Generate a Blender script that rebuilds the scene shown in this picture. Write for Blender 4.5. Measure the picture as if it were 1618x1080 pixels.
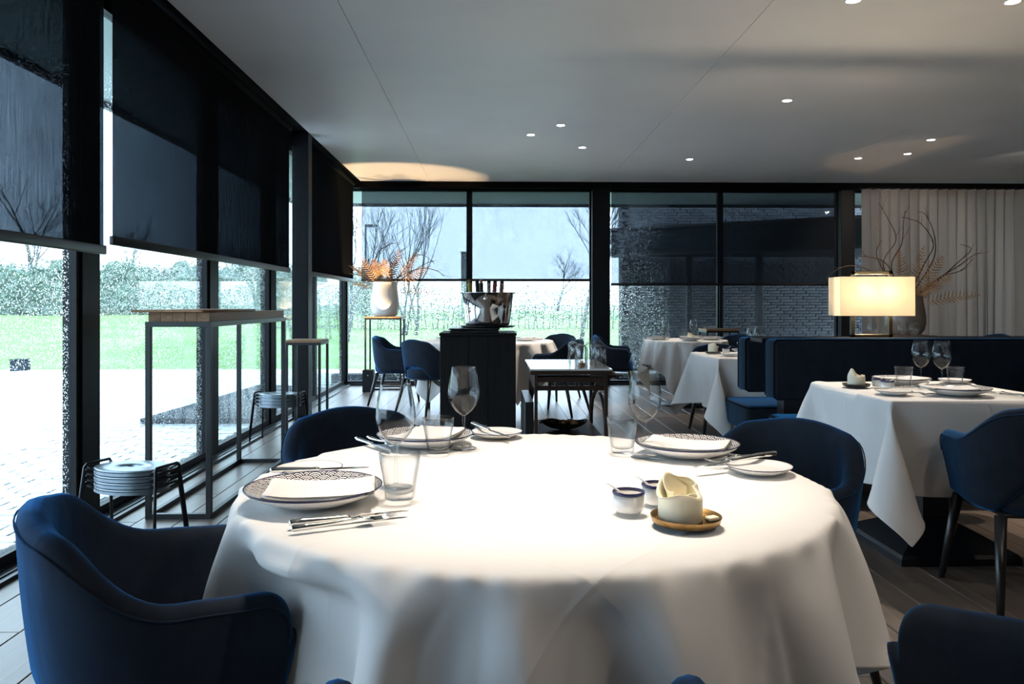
import bpy, bmesh, math, random
import numpy as np
from mathutils import Vector, Matrix

# ------------------------------------------------------------ scene, camera, world, lights, exposure
for o in list(bpy.data.objects):
    bpy.data.objects.remove(o, do_unlink=True)
SC = bpy.context.scene
COL = SC.collection
R = math.radians
PI = math.pi

cam = bpy.data.cameras.new('camera')
cam.sensor_width = 36.0
cam.sensor_fit = 'HORIZONTAL'
cam.lens = 36.0 * 1240 / 1618
cam.shift_y = -59 / 1618
cam.clip_start = 0.02
cam.clip_end = 800
cam_ob = bpy.data.objects.new('camera', cam)
cam_ob.location = (0, 0, 1.15)
cam_ob.rotation_euler = (PI / 2, 0, -R(1.43))
COL.objects.link(cam_ob)
SC.camera = cam_ob

SC.view_settings.view_transform = 'Standard'
SC.view_settings.look = 'None'
SC.view_settings.gamma = 1.0
SC.view_settings.use_curve_mapping = False
SC.view_settings.exposure = 1.45
cy = SC.cycles
cy.max_bounces = 14
cy.diffuse_bounces = 5
cy.glossy_bounces = 6
cy.transmission_bounces = 8
cy.transparent_max_bounces = 48
cy.caustics_reflective = False
cy.caustics_refractive = False
cy.sample_clamp_indirect = 6.0
cy.use_denoising = True

# overcast sky: a little brighter overhead, the same all round
world = bpy.data.worlds.new('overcast_sky')
SC.world = world
world.use_nodes = True
wn = world.node_tree
wn.nodes.clear()
w_out = wn.nodes.new('ShaderNodeOutputWorld')
w_bg = wn.nodes.new('ShaderNodeBackground')
w_tc = wn.nodes.new('ShaderNodeTexCoord')
w_sep = wn.nodes.new('ShaderNodeSeparateXYZ')
w_ramp = wn.nodes.new('ShaderNodeValToRGB')
w_ramp.color_ramp.elements[0].position = 0.0
w_ramp.color_ramp.elements[0].color = (0.64, 0.80, 1.0, 1)
w_ramp.color_ramp.elements[1].position = 1.0
w_ramp.color_ramp.elements[1].color = (0.59, 0.77, 1.0, 1)
wn.links.new(w_tc.outputs['Generated'], w_sep.inputs[0])
wn.links.new(w_sep.outputs['Z'], w_ramp.inputs[0])
wn.links.new(w_ramp.outputs[0], w_bg.inputs[0])
w_bg.inputs[1].default_value = 2.75
wn.links.new(w_bg.outputs[0], w_out.inputs[0])


def portal(name, loc, rot, sx, sy):
    l = bpy.data.lights.new(name, 'AREA')
    l.shape = 'RECTANGLE'
    l.size, l.size_y = sx, sy
    l.cycles.is_portal = True
    o = bpy.data.objects.new(name, l)
    o.location, o.rotation_euler = loc, rot
    COL.objects.link(o)


portal('window_portal_left', (-2.35, 5.65, 1.4), (0, -PI / 2, 0), 2.8, 11.4)
portal('window_portal_back', (2.9, 11.45, 1.4), (-PI / 2, 0, 0), 10.0, 2.8)

WARM = (1.0, 0.86, 0.72)
SPOT_W = 70.0          # watts of one ceiling spot
H = 2.88               # ceiling height

# ------------------------------------------------------------ helpers


def tag(o, label=None, cat=None, group=None, kind=None):
    if label: o['label'] = label
    if cat: o['category'] = cat
    if group: o['group'] = group
    if kind: o['kind'] = kind
    return o


def empty(name, loc=(0, 0, 0), rz=0.0, label=None, cat=None, group=None, kind=None, parent=None):
    o = bpy.data.objects.new(name, None)
    o.empty_display_size = 0.1
    o.location = loc
    o.rotation_euler = (0, 0, rz)
    o.parent = parent
    COL.objects.link(o)
    return tag(o, label, cat, group, kind)


KIDS = {}


def obj(name, me, parent=None, loc=(0, 0, 0), rot=(0, 0, 0)):
    o = bpy.data.objects.new(name, me)
    o.location = loc
    o.rotation_euler = rot
    if parent is not None:
        o.parent = parent
        KIDS.setdefault(parent.name, []).append(o)
    COL.objects.link(o)
    return o


def copy_tree(o, parent=None):
    c = o.copy()
    COL.objects.link(c)
    if parent is not None:
        c.parent = parent
        KIDS.setdefault(parent.name, []).append(c)
    for ch in KIDS.get(o.name, []):
        copy_tree(ch, c)
    return c


class Proto:
    """first use hands out the thing itself, later uses a copy of it and its parts"""

    def __init__(self, root):
        self.root, self.used = root, False

    def put(self, loc, rz=0.0, label=None, group=None, rot=None):
        o = self.root if not self.used else copy_tree(self.root)
        self.used = True
        o.location = loc
        o.rotation_euler = rot if rot else (0, 0, rz)
        if label: o['label'] = label
        if group: o['group'] = group
        return o


class MB:
    """collects geometry and builds it as one mesh object"""

    def __init__(self):
        self.v, self.f, self.s, self.m = [], [], [], []

    def add(self, verts, faces, smooth=True, mi=0, M=None):
        b = len(self.v)
        if M is not None:
            verts = [M @ Vector(p) for p in verts]
        self.v += [tuple(p) for p in verts]
        for f in faces:
            self.f.append(tuple(b + i for i in f))
            self.s.append(smooth)
            self.m.append(mi)
        return self

    def bm(self, bm, smooth=False, mi=0, M=None):
        bm.verts.index_update()
        vs = [v.co.copy() for v in bm.verts]
        fs = [[v.index for v in f.verts] for f in bm.faces]
        self.add(vs, fs, smooth, mi, M)
        bm.free()
        return self

    def box(self, x0, x1, y0, y1, z0, z1, bev=0.0, seg=2, smooth=False, mi=0, M=None):
        if bev <= 0:
            v = [(x0, y0, z0), (x1, y0, z0), (x1, y1, z0), (x0, y1, z0), (x0, y0, z1), (x1, y0, z1), (x1, y1, z1), (x0, y1, z1)]
            f = [(0, 3, 2, 1), (4, 5, 6, 7), (0, 1, 5, 4), (1, 2, 6, 5), (2, 3, 7, 6), (3, 0, 4, 7)]
            return self.add(v, f, smooth, mi, M)
        b = bmesh.new()
        bmesh.ops.create_cube(b, size=1)
        for v in b.verts:
            v.co = Vector(((x0 + x1) / 2 + v.co.x * (x1 - x0), (y0 + y1) / 2 + v.co.y * (y1 - y0), (z0 + z1) / 2 + v.co.z * (z1 - z0)))
        bmesh.ops.bevel(b, geom=b.edges[:], offset=bev, segments=seg, affect='EDGES', profile=0.5)
        return self.bm(b, True if seg > 1 else smooth, mi, M)

    def lathe(self, prof, n=32, c=(0, 0, 0), mi=0, smooth=True, M=None, close=False, rad=None):
        """prof: (radius, z); rad(angle, i) scales the radius"""
        v, f, rings = [], [], []
        for i, (r, z) in enumerate(prof):
            if r <= 1e-6:
                rings.append([len(v)])
                v.append((c[0], c[1], c[2] + z))
            else:
                ring = []
                for k in range(n):
                    a = 2 * PI * k / n
                    q = r * (rad(a, i) if rad else 1.0)
                    ring.append(len(v))
                    v.append((c[0] + q * math.cos(a), c[1] + q * math.sin(a), c[2] + z))
                rings.append(ring)
        pairs = list(zip(rings, rings[1:]))
        if close: pairs.append((rings[-1], rings[0]))
        for a, b in pairs:
            if len(a) == 1 and len(b) == 1: continue
            for k in range(n):
                j = (k + 1) % n
                if len(a) == 1: f.append((a[0], b[j], b[k]))
                elif len(b) == 1: f.append((a[k], a[j], b[0]))
                else: f.append((a[k], a[j], b[j], b[k]))
        return self.add(v, f, smooth, mi, M)

    def tube(self, pts, rad, n=8, mi=0, smooth=True, cap=True, M=None):
        pts = [Vector(p) for p in pts]
        if not hasattr(rad, '__len__'): rad = [rad] * len(pts)
        v, f = [], []
        up = None
        for i, p in enumerate(pts):
            d = (pts[min(i + 1, len(pts) - 1)] - pts[max(i - 1, 0)])
            d = d.normalized() if d.length > 1e-9 else Vector((0, 0, 1))
            if up is None:
                up = Vector((0, 0, 1)) if abs(d.z) < 0.9 else Vector((1, 0, 0))
            s = d.cross(up)
            if s.length < 1e-6:
                s = d.cross(Vector((0.3, 0.8, 0.1)))
            s.normalize()
            up = s.cross(d).normalized()
            for k in range(n):
                a = 2 * PI * k / n
                v.append(p + (s * math.cos(a) + up * math.sin(a)) * rad[i])
        for i in range(len(pts) - 1):
            for k in range(n):
                j = (k + 1) % n
                f.append((i * n + k, i * n + j, (i + 1) * n + j, (i + 1) * n + k))
        if cap:
            f.append(tuple(range(n - 1, -1, -1)))
            f.append(tuple((len(pts) - 1) * n + k for k in range(n)))
        return self.add(v, f, smooth, mi, M)

    def prism(self, poly, z0, z1, smooth=False, mi=0, M=None):
        n = len(poly)
        v = [(x, y, z0) for x, y in poly] + [(x, y, z1) for x, y in poly]
        f = [tuple(range(n - 1, -1, -1)), tuple(range(n, 2 * n))] + [(k, (k + 1) % n, n + (k + 1) % n, n + k) for k in range(n)]
        return self.add(v, f, smooth, mi, M)

    def grid(self, fn, nu, nv, mi=0, smooth=True, wrap=False, M=None):
        v = [fn(i / nu, j / nv) for i in range(nu + (0 if wrap else 1)) for j in range(nv + 1)]
        w = nv + 1
        tot = nu if wrap else nu + 1
        f = [(i * w + j, ((i + 1) % tot) * w + j, ((i + 1) % tot) * w + j + 1, i * w + j + 1) for i in range(nu) for j in range(nv)]
        return self.add(v, f, smooth, mi, M)

    def mesh(self, name, mats):
        me = bpy.data.meshes.new(name)
        me.from_pydata(self.v, [], self.f)
        me.polygons.foreach_set('use_smooth', self.s)
        me.polygons.foreach_set('material_index', self.m)
        for m in (mats if isinstance(mats, (list, tuple)) else [mats]):
            me.materials.append(m)
        me.update()
        return me

    def build(self, name, mats, parent=None, loc=(0, 0, 0), rot=(0, 0, 0), fix=True):
        me = self.mesh(name, mats)
        if fix:
            b = bmesh.new()
            b.from_mesh(me)
            bmesh.ops.recalc_face_normals(b, faces=b.faces)
            b.to_mesh(me)
            b.free()
        return obj(name, me, parent, loc, rot)


def struct(o, label=None):
    return tag(o, label, None, None, 'structure')


def smooth(a, b, x):
    t = min(1, max(0, (x - a) / (b - a)))
    return t * t * (3 - 2 * t)


# ------------------------------------------------------------ materials


class NT:
    def __init__(self, name):
        self.m = bpy.data.materials.new(name)
        self.m.use_nodes = True
        self.t = self.m.node_tree
        self.t.nodes.clear()
        self.out = self.t.nodes.new('ShaderNodeOutputMaterial')

    def n(self, kind, **kw):
        nd = self.t.nodes.new('ShaderNode' + kind)
        for k, v in kw.items():
            setattr(nd, k, v)
        return nd

    def l(self, a, b):
        self.t.links.new(a, b)

    def put(self, sock, v):
        if hasattr(v, 'is_output') or isinstance(v, bpy.types.NodeSocket):
            self.l(v, sock)
        elif isinstance(v, (tuple, list)) and len(v) == 3 and sock.type == 'RGBA':
            sock.default_value = (*v, 1)
        else:
            sock.default_value = v

    def math(self, op, a, b=None, c=None, clamp=False):
        nd = self.n('Math', operation=op, use_clamp=clamp)
        self.put(nd.inputs[0], a)
        if b is not None: self.put(nd.inputs[1], b)
        if c is not None: self.put(nd.inputs[2], c)
        return nd.outputs[0]

    def mixc(self, fac, a, b):
        nd = self.n('MixRGB')
        self.put(nd.inputs[0], fac)
        self.put(nd.inputs[1], a)
        self.put(nd.inputs[2], b)
        return nd.outputs[0]

    def coord(self, which='Object', scale=(1, 1, 1), loc=(0, 0, 0)):
        tc = self.n('TexCoord')
        mp = self.n('Mapping')
        mp.inputs['Scale'].default_value = scale
        mp.inputs['Location'].default_value = loc
        self.l(tc.outputs[which], mp.inputs[0])
        return mp.outputs[0]

    def noise(self, vec, scale=5.0, detail=3.0, rough=0.5):
        nd = self.n('TexNoise')
        nd.inputs['Scale'].default_value = scale
        nd.inputs['Detail'].default_value = detail
        nd.inputs['Roughness'].default_value = rough
        if vec is not None: self.l(vec, nd.inputs['Vector'])
        return nd.outputs[0]

    def ramp(self, fac, stops):
        nd = self.n('ValToRGB')
        cr = nd.color_ramp
        while len(cr.elements) < len(stops): cr.elements.new(0.5)
        for e, (p, c) in zip(cr.elements, stops):
            e.position = p
            e.color = (*c, 1) if len(c) == 3 else c
        self.put(nd.inputs[0], fac)
        return nd.outputs[0]

    def bump(self, h, strength=0.2, dist=0.01):
        nd = self.n('Bump')
        nd.inputs['Strength'].default_value = strength
        nd.inputs['Distance'].default_value = dist
        self.l(h, nd.inputs['Height'])
        return nd.outputs[0]

    def principled(self, **kw):
        nd = self.n('BsdfPrincipled')
        for k, v in kw.items():
            self.put(nd.inputs[k.replace('_', ' ')], v)
        return nd

    def surf(self, s):
        self.l(s, self.out.inputs['Surface'])
        return self.m


def plain(name, col, rough=0.5, metal=0.0, var=0.12, scale=8.0, bump=0.0, bscale=60.0, stretch=(1, 1, 1), spec=0.5, **kw):
    t = NT(name)
    v = t.coord('Object', stretch)
    nz = t.noise(v, scale, 3)
    c0 = tuple(max(0, c * (1 - var)) for c in col)
    c1 = tuple(min(1, c * (1 + var)) for c in col)
    c = t.ramp(nz, [(0.3, c0), (0.7, c1)])
    p = t.principled(Base_Color=c, Roughness=rough, Metallic=metal, **kw)
    p.inputs['Specular IOR Level'].default_value = spec
    if bump > 0:
        p_n = t.bump(t.noise(t.coord('Object', stretch), bscale, 4), bump, 0.004)
        t.l(p_n, p.inputs['Normal'])
    return t.surf(p.outputs[0])


def wood(name, c0, c1, rough=0.45, axis=1, scale=1.0, bump=0.15, rnd=0.25, grain=18.0, spec=0.5):
    """grain runs along the given local axis; every object shifts it and its tone a little"""
    t = NT(name)
    tc = t.n('TexCoord')
    oi = t.n('ObjectInfo')
    off = t.n('CombineXYZ')
    t.l(t.math('MULTIPLY', oi.outputs['Random'], 37.0), off.inputs[0])
    t.l(t.math('MULTIPLY', oi.outputs['Random'], 91.0), off.inputs[1])
    t.l(t.math('MULTIPLY', oi.outputs['Random'], 53.0), off.inputs[2])
    add = t.n('VectorMath', operation='ADD')
    t.l(tc.outputs['Object'], add.inputs[0])
    t.l(off.outputs[0], add.inputs[1])
    sc = [grain, grain, grain]
    sc[axis] = 0.9
    mp = t.n('Mapping')
    mp.inputs['Scale'].default_value = [s * scale for s in sc]
    t.l(add.outputs[0], mp.inputs[0])
    n1 = t.n('TexNoise')
    n1.inputs['Scale'].default_value = 1.0
    n1.inputs['Detail'].default_value = 6
    n1.inputs['Roughness'].default_value = 0.62
    n1.inputs['Distortion'].default_value = 1.2
    t.l(mp.outputs[0], n1.inputs['Vector'])
    sc2 = [s * 6 for s in sc]
    sc2[axis] = 2.5
    mp2 = t.n('Mapping')
    mp2.inputs['Scale'].default_value = [s * scale for s in sc2]
    t.l(add.outputs[0], mp2.inputs[0])
    n2 = t.noise(mp2.outputs[0], 1.0, 3)
    g = t.math('ADD', t.math('MULTIPLY', n1.outputs[0], 0.7), t.math('MULTIPLY', n2, 0.3))
    c = t.ramp(g, [(0.32, c0), (0.68, c1)])
    hv = t.n('HueSaturation')
    t.l(c, hv.inputs['Color'])
    t.l(t.math('ADD', 1 - rnd, t.math('MULTIPLY', oi.outputs['Random'], 2 * rnd)), hv.inputs['Value'])
    p = t.principled(Base_Color=hv.outputs[0], Roughness=t.math('ADD', rough - 0.1, t.math('MULTIPLY', g, 0.25)))
    p.inputs['Specular IOR Level'].default_value = spec
    t.l(t.bump(g, bump, 0.004), p.inputs['Normal'])
    return t.surf(p.outputs[0])


def clear_glass(name, tint=(0.97, 0.985, 0.98), edge=(0.55, 0.62, 0.62), ior=1.5, drops=False):
    """thin glass: Fresnel reflection over straight transmission, darker where looked at edge-on"""
    t = NT(name)
    geo = t.n('NewGeometry')
    dot = t.n('VectorMath', operation='DOT_PRODUCT')
    t.l(geo.outputs['Normal'], dot.inputs[0])
    t.l(geo.outputs['Incoming'], dot.inputs[1])
    graze = t.math('SUBTRACT', 1.0, t.math('ABSOLUTE', dot.outputs['Value']), clamp=True)
    f0 = ((ior - 1) / (ior + 1)) ** 2
    refl = t.math('ADD', f0, t.math('MULTIPLY', 1 - f0, t.math('POWER', graze, 5.0)))   # Schlick
    tr = t.n('BsdfTransparent')
    t.l(t.mixc(t.math('POWER', graze, 3.0), tint, edge), tr.inputs[0])
    gl = t.n('BsdfGlossy')
    gl.inputs['Roughness'].default_value = 0.0
    base = t.n('MixShader')
    t.l(refl, base.inputs[0])
    t.l(tr.outputs[0], base.inputs[1])
    t.l(gl.outputs[0], base.inputs[2])
    if not drops:
        return t.surf(base.outputs[0])
    # rain on the outside: drops and run-down streaks refract what lies behind
    hs = None
    for sc, thr in ((110.0, 0.50), (52.0, 0.44)):
        vec = t.coord('Object', (1, 1, 0.75), (sc * 0.13, 0.4, 0.2))
        wob = t.noise(vec, 40.0, 2)
        wv = t.n('VectorMath', operation='ADD')
        t.l(vec, wv.inputs[0])
        wm = t.n('VectorMath', operation='SCALE')
        cx = t.n('CombineXYZ')
        t.l(wob, cx.inputs[0]); t.l(wob, cx.inputs[1]); t.l(wob, cx.inputs[2])
        t.l(cx.outputs[0], wm.inputs[0]); wm.inputs['Scale'].default_value = 0.006
        t.l(wm.outputs[0], wv.inputs[1])
        vo = t.n('TexVoronoi')
        vo.inputs['Scale'].default_value = sc
        t.l(wv.outputs[0], vo.inputs['Vector'])
        sepc = t.n('SeparateColor')
        t.l(vo.outputs['Color'], sepc.inputs[0])
        size = t.math('MULTIPLY', sepc.outputs[0], thr)
        h = t.math('MAXIMUM', t.math('SUBTRACT', size, vo.outputs['Distance']), 0.0)
        hs = h if hs is None else t.math('MAXIMUM', hs, t.math('MULTIPLY', h, 2.0))
    patch = t.ramp(t.noise(t.coord('Object', (1, 1, 0.35)), 1.6, 3), [(0.35, (0.25,) * 3), (0.65, (1,) * 3)])
    mask = t.math('MULTIPLY', t.math('GREATER_THAN', hs, 0.02), patch)
    rf = t.n('BsdfRefraction')
    rf.inputs['IOR'].default_value = 1.33
    rf.inputs['Roughness'].default_value = 0.0
    rf.inputs['Color'].default_value = (0.93, 0.97, 0.97, 1)
    t.l(t.bump(hs, 1.0, 0.012), rf.inputs['Normal'])
    mx = t.n('MixShader')
    t.l(mask, mx.inputs[0])
    t.l(base.outputs[0], mx.inputs[1])
    t.l(rf.outputs[0], mx.inputs[2])
    return t.surf(mx.outputs[0])


def screen_fabric(name, k=0.90, streaky=0.9):
    """woven sunscreen: what passes falls off with the path through the weave (Beer-Lambert), per face of the cloth"""
    t = NT(name)
    geo = t.n('NewGeometry')
    dot = t.n('VectorMath', operation='DOT_PRODUCT')
    t.l(geo.outputs['Normal'], dot.inputs[0])
    t.l(geo.outputs['Incoming'], dot.inputs[1])
    cs = t.math('MAXIMUM', t.math('ABSOLUTE', dot.outputs['Value']), 0.03)
    streak = t.noise(t.coord('Object', (130, 130, 4)), 1.0, 3, 0.75)
    fine = t.noise(t.coord('Object', (500, 500, 160)), 1.0, 1)
    kk = t.math('MULTIPLY', k, t.math('ADD', 0.90 - streaky / 2, t.math('ADD', t.math('MULTIPLY', streak, streaky), t.math('MULTIPLY', fine, 0.20))))
    comb = t.n('CombineColor')
    for ch, kc in enumerate((1.05, 1.0, 0.95)):        # the dyed yarn lets a little more blue through
        t.l(t.math('EXPONENT', t.math('MULTIPLY', t.math('DIVIDE', kk, cs), -kc)), comb.inputs[ch])
    tr = t.n('BsdfTransparent')
    t.l(comb.outputs[0], tr.inputs[0])
    df = t.n('BsdfDiffuse')
    df.inputs[0].default_value = (0.012, 0.014, 0.017, 1)
    mx = t.n('AddShader')
    t.l(tr.outputs[0], mx.inputs[0])
    t.l(df.outputs[0], mx.inputs[1])
    return t.surf(mx.outputs[0])


def velvet(name, col, sheen):
    t = NT(name)
    nz = t.noise(t.coord('Object'), 9.0, 4, 0.6)
    n2 = t.noise(t.coord('Object', (1, 1, 0.5)), 24.0, 3, 0.6)
    f = t.math('ADD', t.math('MULTIPLY', nz, 0.6), t.math('MULTIPLY', n2, 0.4))
    c = t.ramp(f, [(0.35, tuple(x * 0.8 for x in col)), (0.65, tuple(x * 1.2 for x in col))])
    p = t.principled(Base_Color=c, Roughness=0.85)
    p.inputs['Specular IOR Level'].default_value = 0.08
    p.inputs['Sheen Weight'].default_value = 0.75
    p.inputs['Sheen Roughness'].default_value = 0.38
    p.inputs['Sheen Tint'].default_value = (*sheen, 1)
    b = t.math('ADD', t.math('MULTIPLY', t.noise(t.coord('Object', (1, 1, 0.35)), 17.0, 2), 1.0), t.math('MULTIPLY', t.noise(t.coord('Object'), 700.0, 1), 0.05))
    t.l(t.bump(b, 0.25, 0.012), p.inputs['Normal'])
    return t.surf(p.outputs[0])


def linen(name, col=(0.83, 0.82, 0.80)):
    t = NT(name)
    v = t.coord('Object')
    wv = t.noise(v, 900.0, 1)
    soft = t.noise(v, 7.0, 3)
    c = t.ramp(soft, [(0.3, tuple(x * 0.97 for x in col)), (0.7, col)])
    p = t.principled(Base_Color=c, Roughness=0.8)
    p.inputs['Specular IOR Level'].default_value = 0.15
    h = t.math('ADD', t.math('MULTIPLY', wv, 0.02), t.math('MULTIPLY', soft, 0.35))
    uv = t.n('SeparateXYZ')                # pressed fold creases, in quarters of the cloth
    t.l(t.coord('UV'), uv.inputs[0])
    for ch in (0, 1):
        m = t.math('ABSOLUTE', t.math('SUBTRACT', t.math('FRACT', t.math('ADD', t.math('MULTIPLY', uv.outputs[ch], 4.0), 0.5)), 0.5))
        inside = t.math('MULTIPLY', t.math('GREATER_THAN', uv.outputs[ch], 0.1), t.math('LESS_THAN', uv.outputs[ch], 0.9))
        h = t.math('ADD', h, t.math('MULTIPLY', inside, t.math('MULTIPLY', 0.9, t.math('MAXIMUM', 0.0, t.math('SUBTRACT', 1.0, t.math('DIVIDE', m, 0.022))))))
    t.l(t.bump(h, 0.22, 0.006), p.inputs['Normal'])
    tl = t.n('BsdfTranslucent')
    t.l(c, tl.inputs[0])
    mx = t.n('MixShader')
    mx.inputs[0].default_value = 0.12
    t.l(p.outputs[0], mx.inputs[1])
    t.l(tl.outputs[0], mx.inputs[2])
    return t.surf(mx.outputs[0])


def plate_mat(name, rad, pattern):
    """glazed porcelain with a navy rim line; the dinner plates carry rows of concentric half circles"""
    t = NT(name)
    tc = t.n('TexCoord')
    sp = t.n('SeparateXYZ')
    t.l(tc.outputs['Object'], sp.inputs[0])
    x, y = sp.outputs[0], sp.outputs[1]
    r = t.math('SQRT', t.math('ADD', t.math('MULTIPLY', x, x), t.math('MULTIPLY', y, y)))
    white = (0.80, 0.79, 0.77)
    navy = (0.012, 0.016, 0.06)
    c = None
    if pattern:
        S = 0.036
        u = t.math('DIVIDE', x, S)
        w = t.math('DIVIDE', y, S)
        k0 = t.math('CEIL', t.math('DIVIDE', t.math('SUBTRACT', w, 0.5), 0.25))
        d_sel = None
        for q in (2, 1, 0):
            k = t.math('ADD', k0, float(q))
            par = t.math('MULTIPLY', t.math('ABSOLUTE', t.math('MODULO', k, 2.0)), 0.5)
            dx = t.math('SUBTRACT', t.math('FRACT', t.math('ADD', t.math('ADD', u, par), 100.0)), 0.5)
            dy = t.math('SUBTRACT', w, t.math('MULTIPLY', k, 0.25))
            d = t.math('SQRT', t.math('ADD', t.math('MULTIPLY', dx, dx), t.math('MULTIPLY', dy, dy)))
            if d_sel is None:
                d_sel = d
            else:
                ins = t.math('LESS_THAN', d, 0.5)
                d_sel = t.math('ADD', t.math('MULTIPLY', ins, d), t.math('MULTIPLY', t.math('SUBTRACT', 1.0, ins), d_sel))
        line = t.math('GREATER_THAN', t.math('FRACT', t.math('MULTIPLY', d_sel, 8.0)), 0.52)
        geo = t.n('NewGeometry')
        s2 = t.n('SeparateXYZ')
        t.l(geo.outputs['Normal'], s2.inputs[0])
        top = t.math('GREATER_THAN', s2.outputs[2], 0.2)
        c = t.mixc(t.math('MULTIPLY', line, top), white, (0.006, 0.006, 0.009))
    ring = t.math('GREATER_THAN', r, rad * 0.975)
    c = t.mixc(ring, c if c is not None else white, navy)
    p = t.principled(Base_Color=c, Roughness=0.18)
    return t.surf(p.outputs[0])


def paving_mat(name, col, rough, bricks=None):
    t = NT(name)
    v = t.coord('Object')
    oi = t.n('ObjectInfo')
    a = t.noise(v, 1.3, 4)
    b = t.noise(v, 45.0, 3)
    f = t.math('ADD', t.math('MULTIPLY', a, 0.6), t.math('MULTIPLY', b, 0.4))
    c = t.ramp(f, [(0.3, tuple(x * 0.82 for x in col)), (0.7, tuple(min(1, x * 1.15) for x in col))])
    if bricks:
        br = t.n('TexBrick')
        br.inputs['Scale'].default_value = 1.0
        br.inputs['Brick Width'].default_value = bricks[0]
        br.inputs['Row Height'].default_value = bricks[1]
        br.inputs['Mortar Size'].default_value = 0.006
        t.l(v, br.inputs['Vector'])
        t.l(c, br.inputs['Color1']); t.l(c, br.inputs['Color2'])
        br.inputs['Mortar'].default_value = (*[x * 0.55 for x in col], 1)
        c = br.outputs[0]
    hv = t.n('HueSaturation')
    t.l(c, hv.inputs['Color'])
    t.l(t.math('ADD', 0.88, t.math('MULTIPLY', oi.outputs['Random'], 0.24)), hv.inputs['Value'])
    p = t.principled(Base_Color=hv.outputs[0], Roughness=rough)
    t.l(t.bump(b, 0.2, 0.004), p.inputs['Normal'])
    return t.surf(p.outputs[0])


def emit(name, col, s):
    t = NT(name)
    e = t.n('Emission')
    nz = t.noise(t.coord('Object'), 30.0, 1)
    t.l(t.mixc(nz, col, tuple(x * 0.97 for x in col)), e.inputs[0])
    e.inputs[1].default_value = s
    return t.surf(e.outputs[0])


M = {}
M['plank'] = wood('oak_floor_boards', (0.070, 0.052, 0.041), (0.205, 0.160, 0.128), 0.34, 1, 1.0, 0.25, 0.22, 16.0)
M['subfloor'] = plain('floor_joint', (0.02, 0.017, 0.014), 0.9)
M['ceiling'] = plain('ceiling_paint', (0.88, 0.88, 0.88), 0.42, 0, 0.03, 1.2, 0.02, 30, spec=0.45)
M['black_frame'] = plain('black_powder_coat', (0.006, 0.007, 0.009), 0.5, 0, 0.15, 12, spec=0.22)
M['black_steel'] = plain('black_steel', (0.008, 0.009, 0.011), 0.4, 0.0, 0.15, 12, spec=0.35)
M['recess'] = plain('dark_recess_paint', (0.003, 0.003, 0.0035), 0.85, 0, 0.1, 6, spec=0.1)
M['taupe_wall'] = plain('taupe_plaster', (0.10, 0.08, 0.066), 0.8, 0, 0.08, 3, 0.05, 40)
M['glass'] = clear_glass('window_glass', (0.94, 0.975, 0.965), (0.55, 0.72, 0.66), 1.5)
M['wet_glass'] = clear_glass('rain_wet_window_glass', (0.96, 0.985, 0.98), (0.6, 0.75, 0.7), 1.5, drops=True)
M['screen'] = screen_fabric('dark_screen_fabric')
M['screen_fine'] = screen_fabric('dark_screen_fabric_fine', 0.86, 0.22)
M['cloth'] = linen('white_table_linen')
M['napkin'] = linen('white_napkin_linen', (0.80, 0.79, 0.775))
M['velvet'] = velvet('navy_velvet', (0.0190, 0.0240, 0.0325), (0.02, 0.34, 0.95))
M['velvet_dark'] = velvet('charcoal_navy_velvet', (0.013, 0.017, 0.023), (0.05, 0.28, 0.60))
M['piping'] = plain('dark_piping', (0.004, 0.005, 0.008), 0.9, 0, 0.1, 30, spec=0.1)
M['black_wood'] = wood('black_lacquered_wood', (0.008, 0.008, 0.009), (0.016, 0.015, 0.015), 0.3, 2, 1.0, 0.05, 0.1)
M['burnt_wood'] = wood('burnt_black_oak', (0.004, 0.004, 0.005), (0.014, 0.012, 0.011), 0.55, 2, 1.0, 0.7, 0.2, 14.0, 0.18)
M['dark_walnut'] = wood('dark_walnut', (0.018, 0.010, 0.007), (0.050, 0.028, 0.018), 0.5, 0, 1.0, 0.1, 0.12, 18.0, 0.25)
M['oak'] = wood('oiled_oak', (0.20, 0.095, 0.042), (0.42, 0.235, 0.125), 0.5, 1, 1.0, 0.08, 0.22, 18.0, 0.3)
M['steel'] = plain('polished_steel', (0.78, 0.77, 0.75), 0.08, 1.0, 0.03, 20)
M['steel_satin'] = plain('satin_steel', (0.62, 0.61, 0.60), 0.22, 1.0, 0.05, 20)
M['brass'] = plain('aged_brass', (0.36, 0.22, 0.085), 0.38, 1.0, 0.35, 35)
M['bronze'] = plain('dark_bronze', (0.035, 0.032, 0.022), 0.4, 0.7, 0.2, 15)
M['dark_dish'] = plain('dark_glazed_dish', (0.03, 0.03, 0.025), 0.35, 0.2, 0.2, 30)
M['porcelain'] = plain('white_porcelain', (0.80, 0.79, 0.77), 0.16, 0, 0.02, 10)
M['navy_glaze'] = plain('navy_glaze', (0.012, 0.016, 0.07), 0.2, 0, 0.2, 60)
M['plate'] = plate_mat('patterned_plate_glaze', 0.138, True)
M['side_plate'] = plate_mat('side_plate_glaze', 0.078, False)
M['wax'] = plain('ivory_wax', (0.86, 0.80, 0.62), 0.42, 0, 0.05, 25, Subsurface_Weight=0.35, Subsurface_Radius=(0.03, 0.02, 0.01))
M['drink_glass'] = clear_glass('drinking_glass', (0.975, 0.98, 0.98), (0.30, 0.31, 0.32), 1.40)
M['salt'] = plain('pale_seasoning', (0.6, 0.55, 0.47), 0.9, 0, 0.15, 200, 0.3, 300)
M['marble'] = plain('white_marble_top', (0.72, 0.72, 0.71), 0.12, 0, 0.10, 3)
M['vase_white'] = plain('cream_glazed_ceramic', (0.72, 0.70, 0.66), 0.22, 0, 0.06, 5, 0.08, 8)
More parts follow.
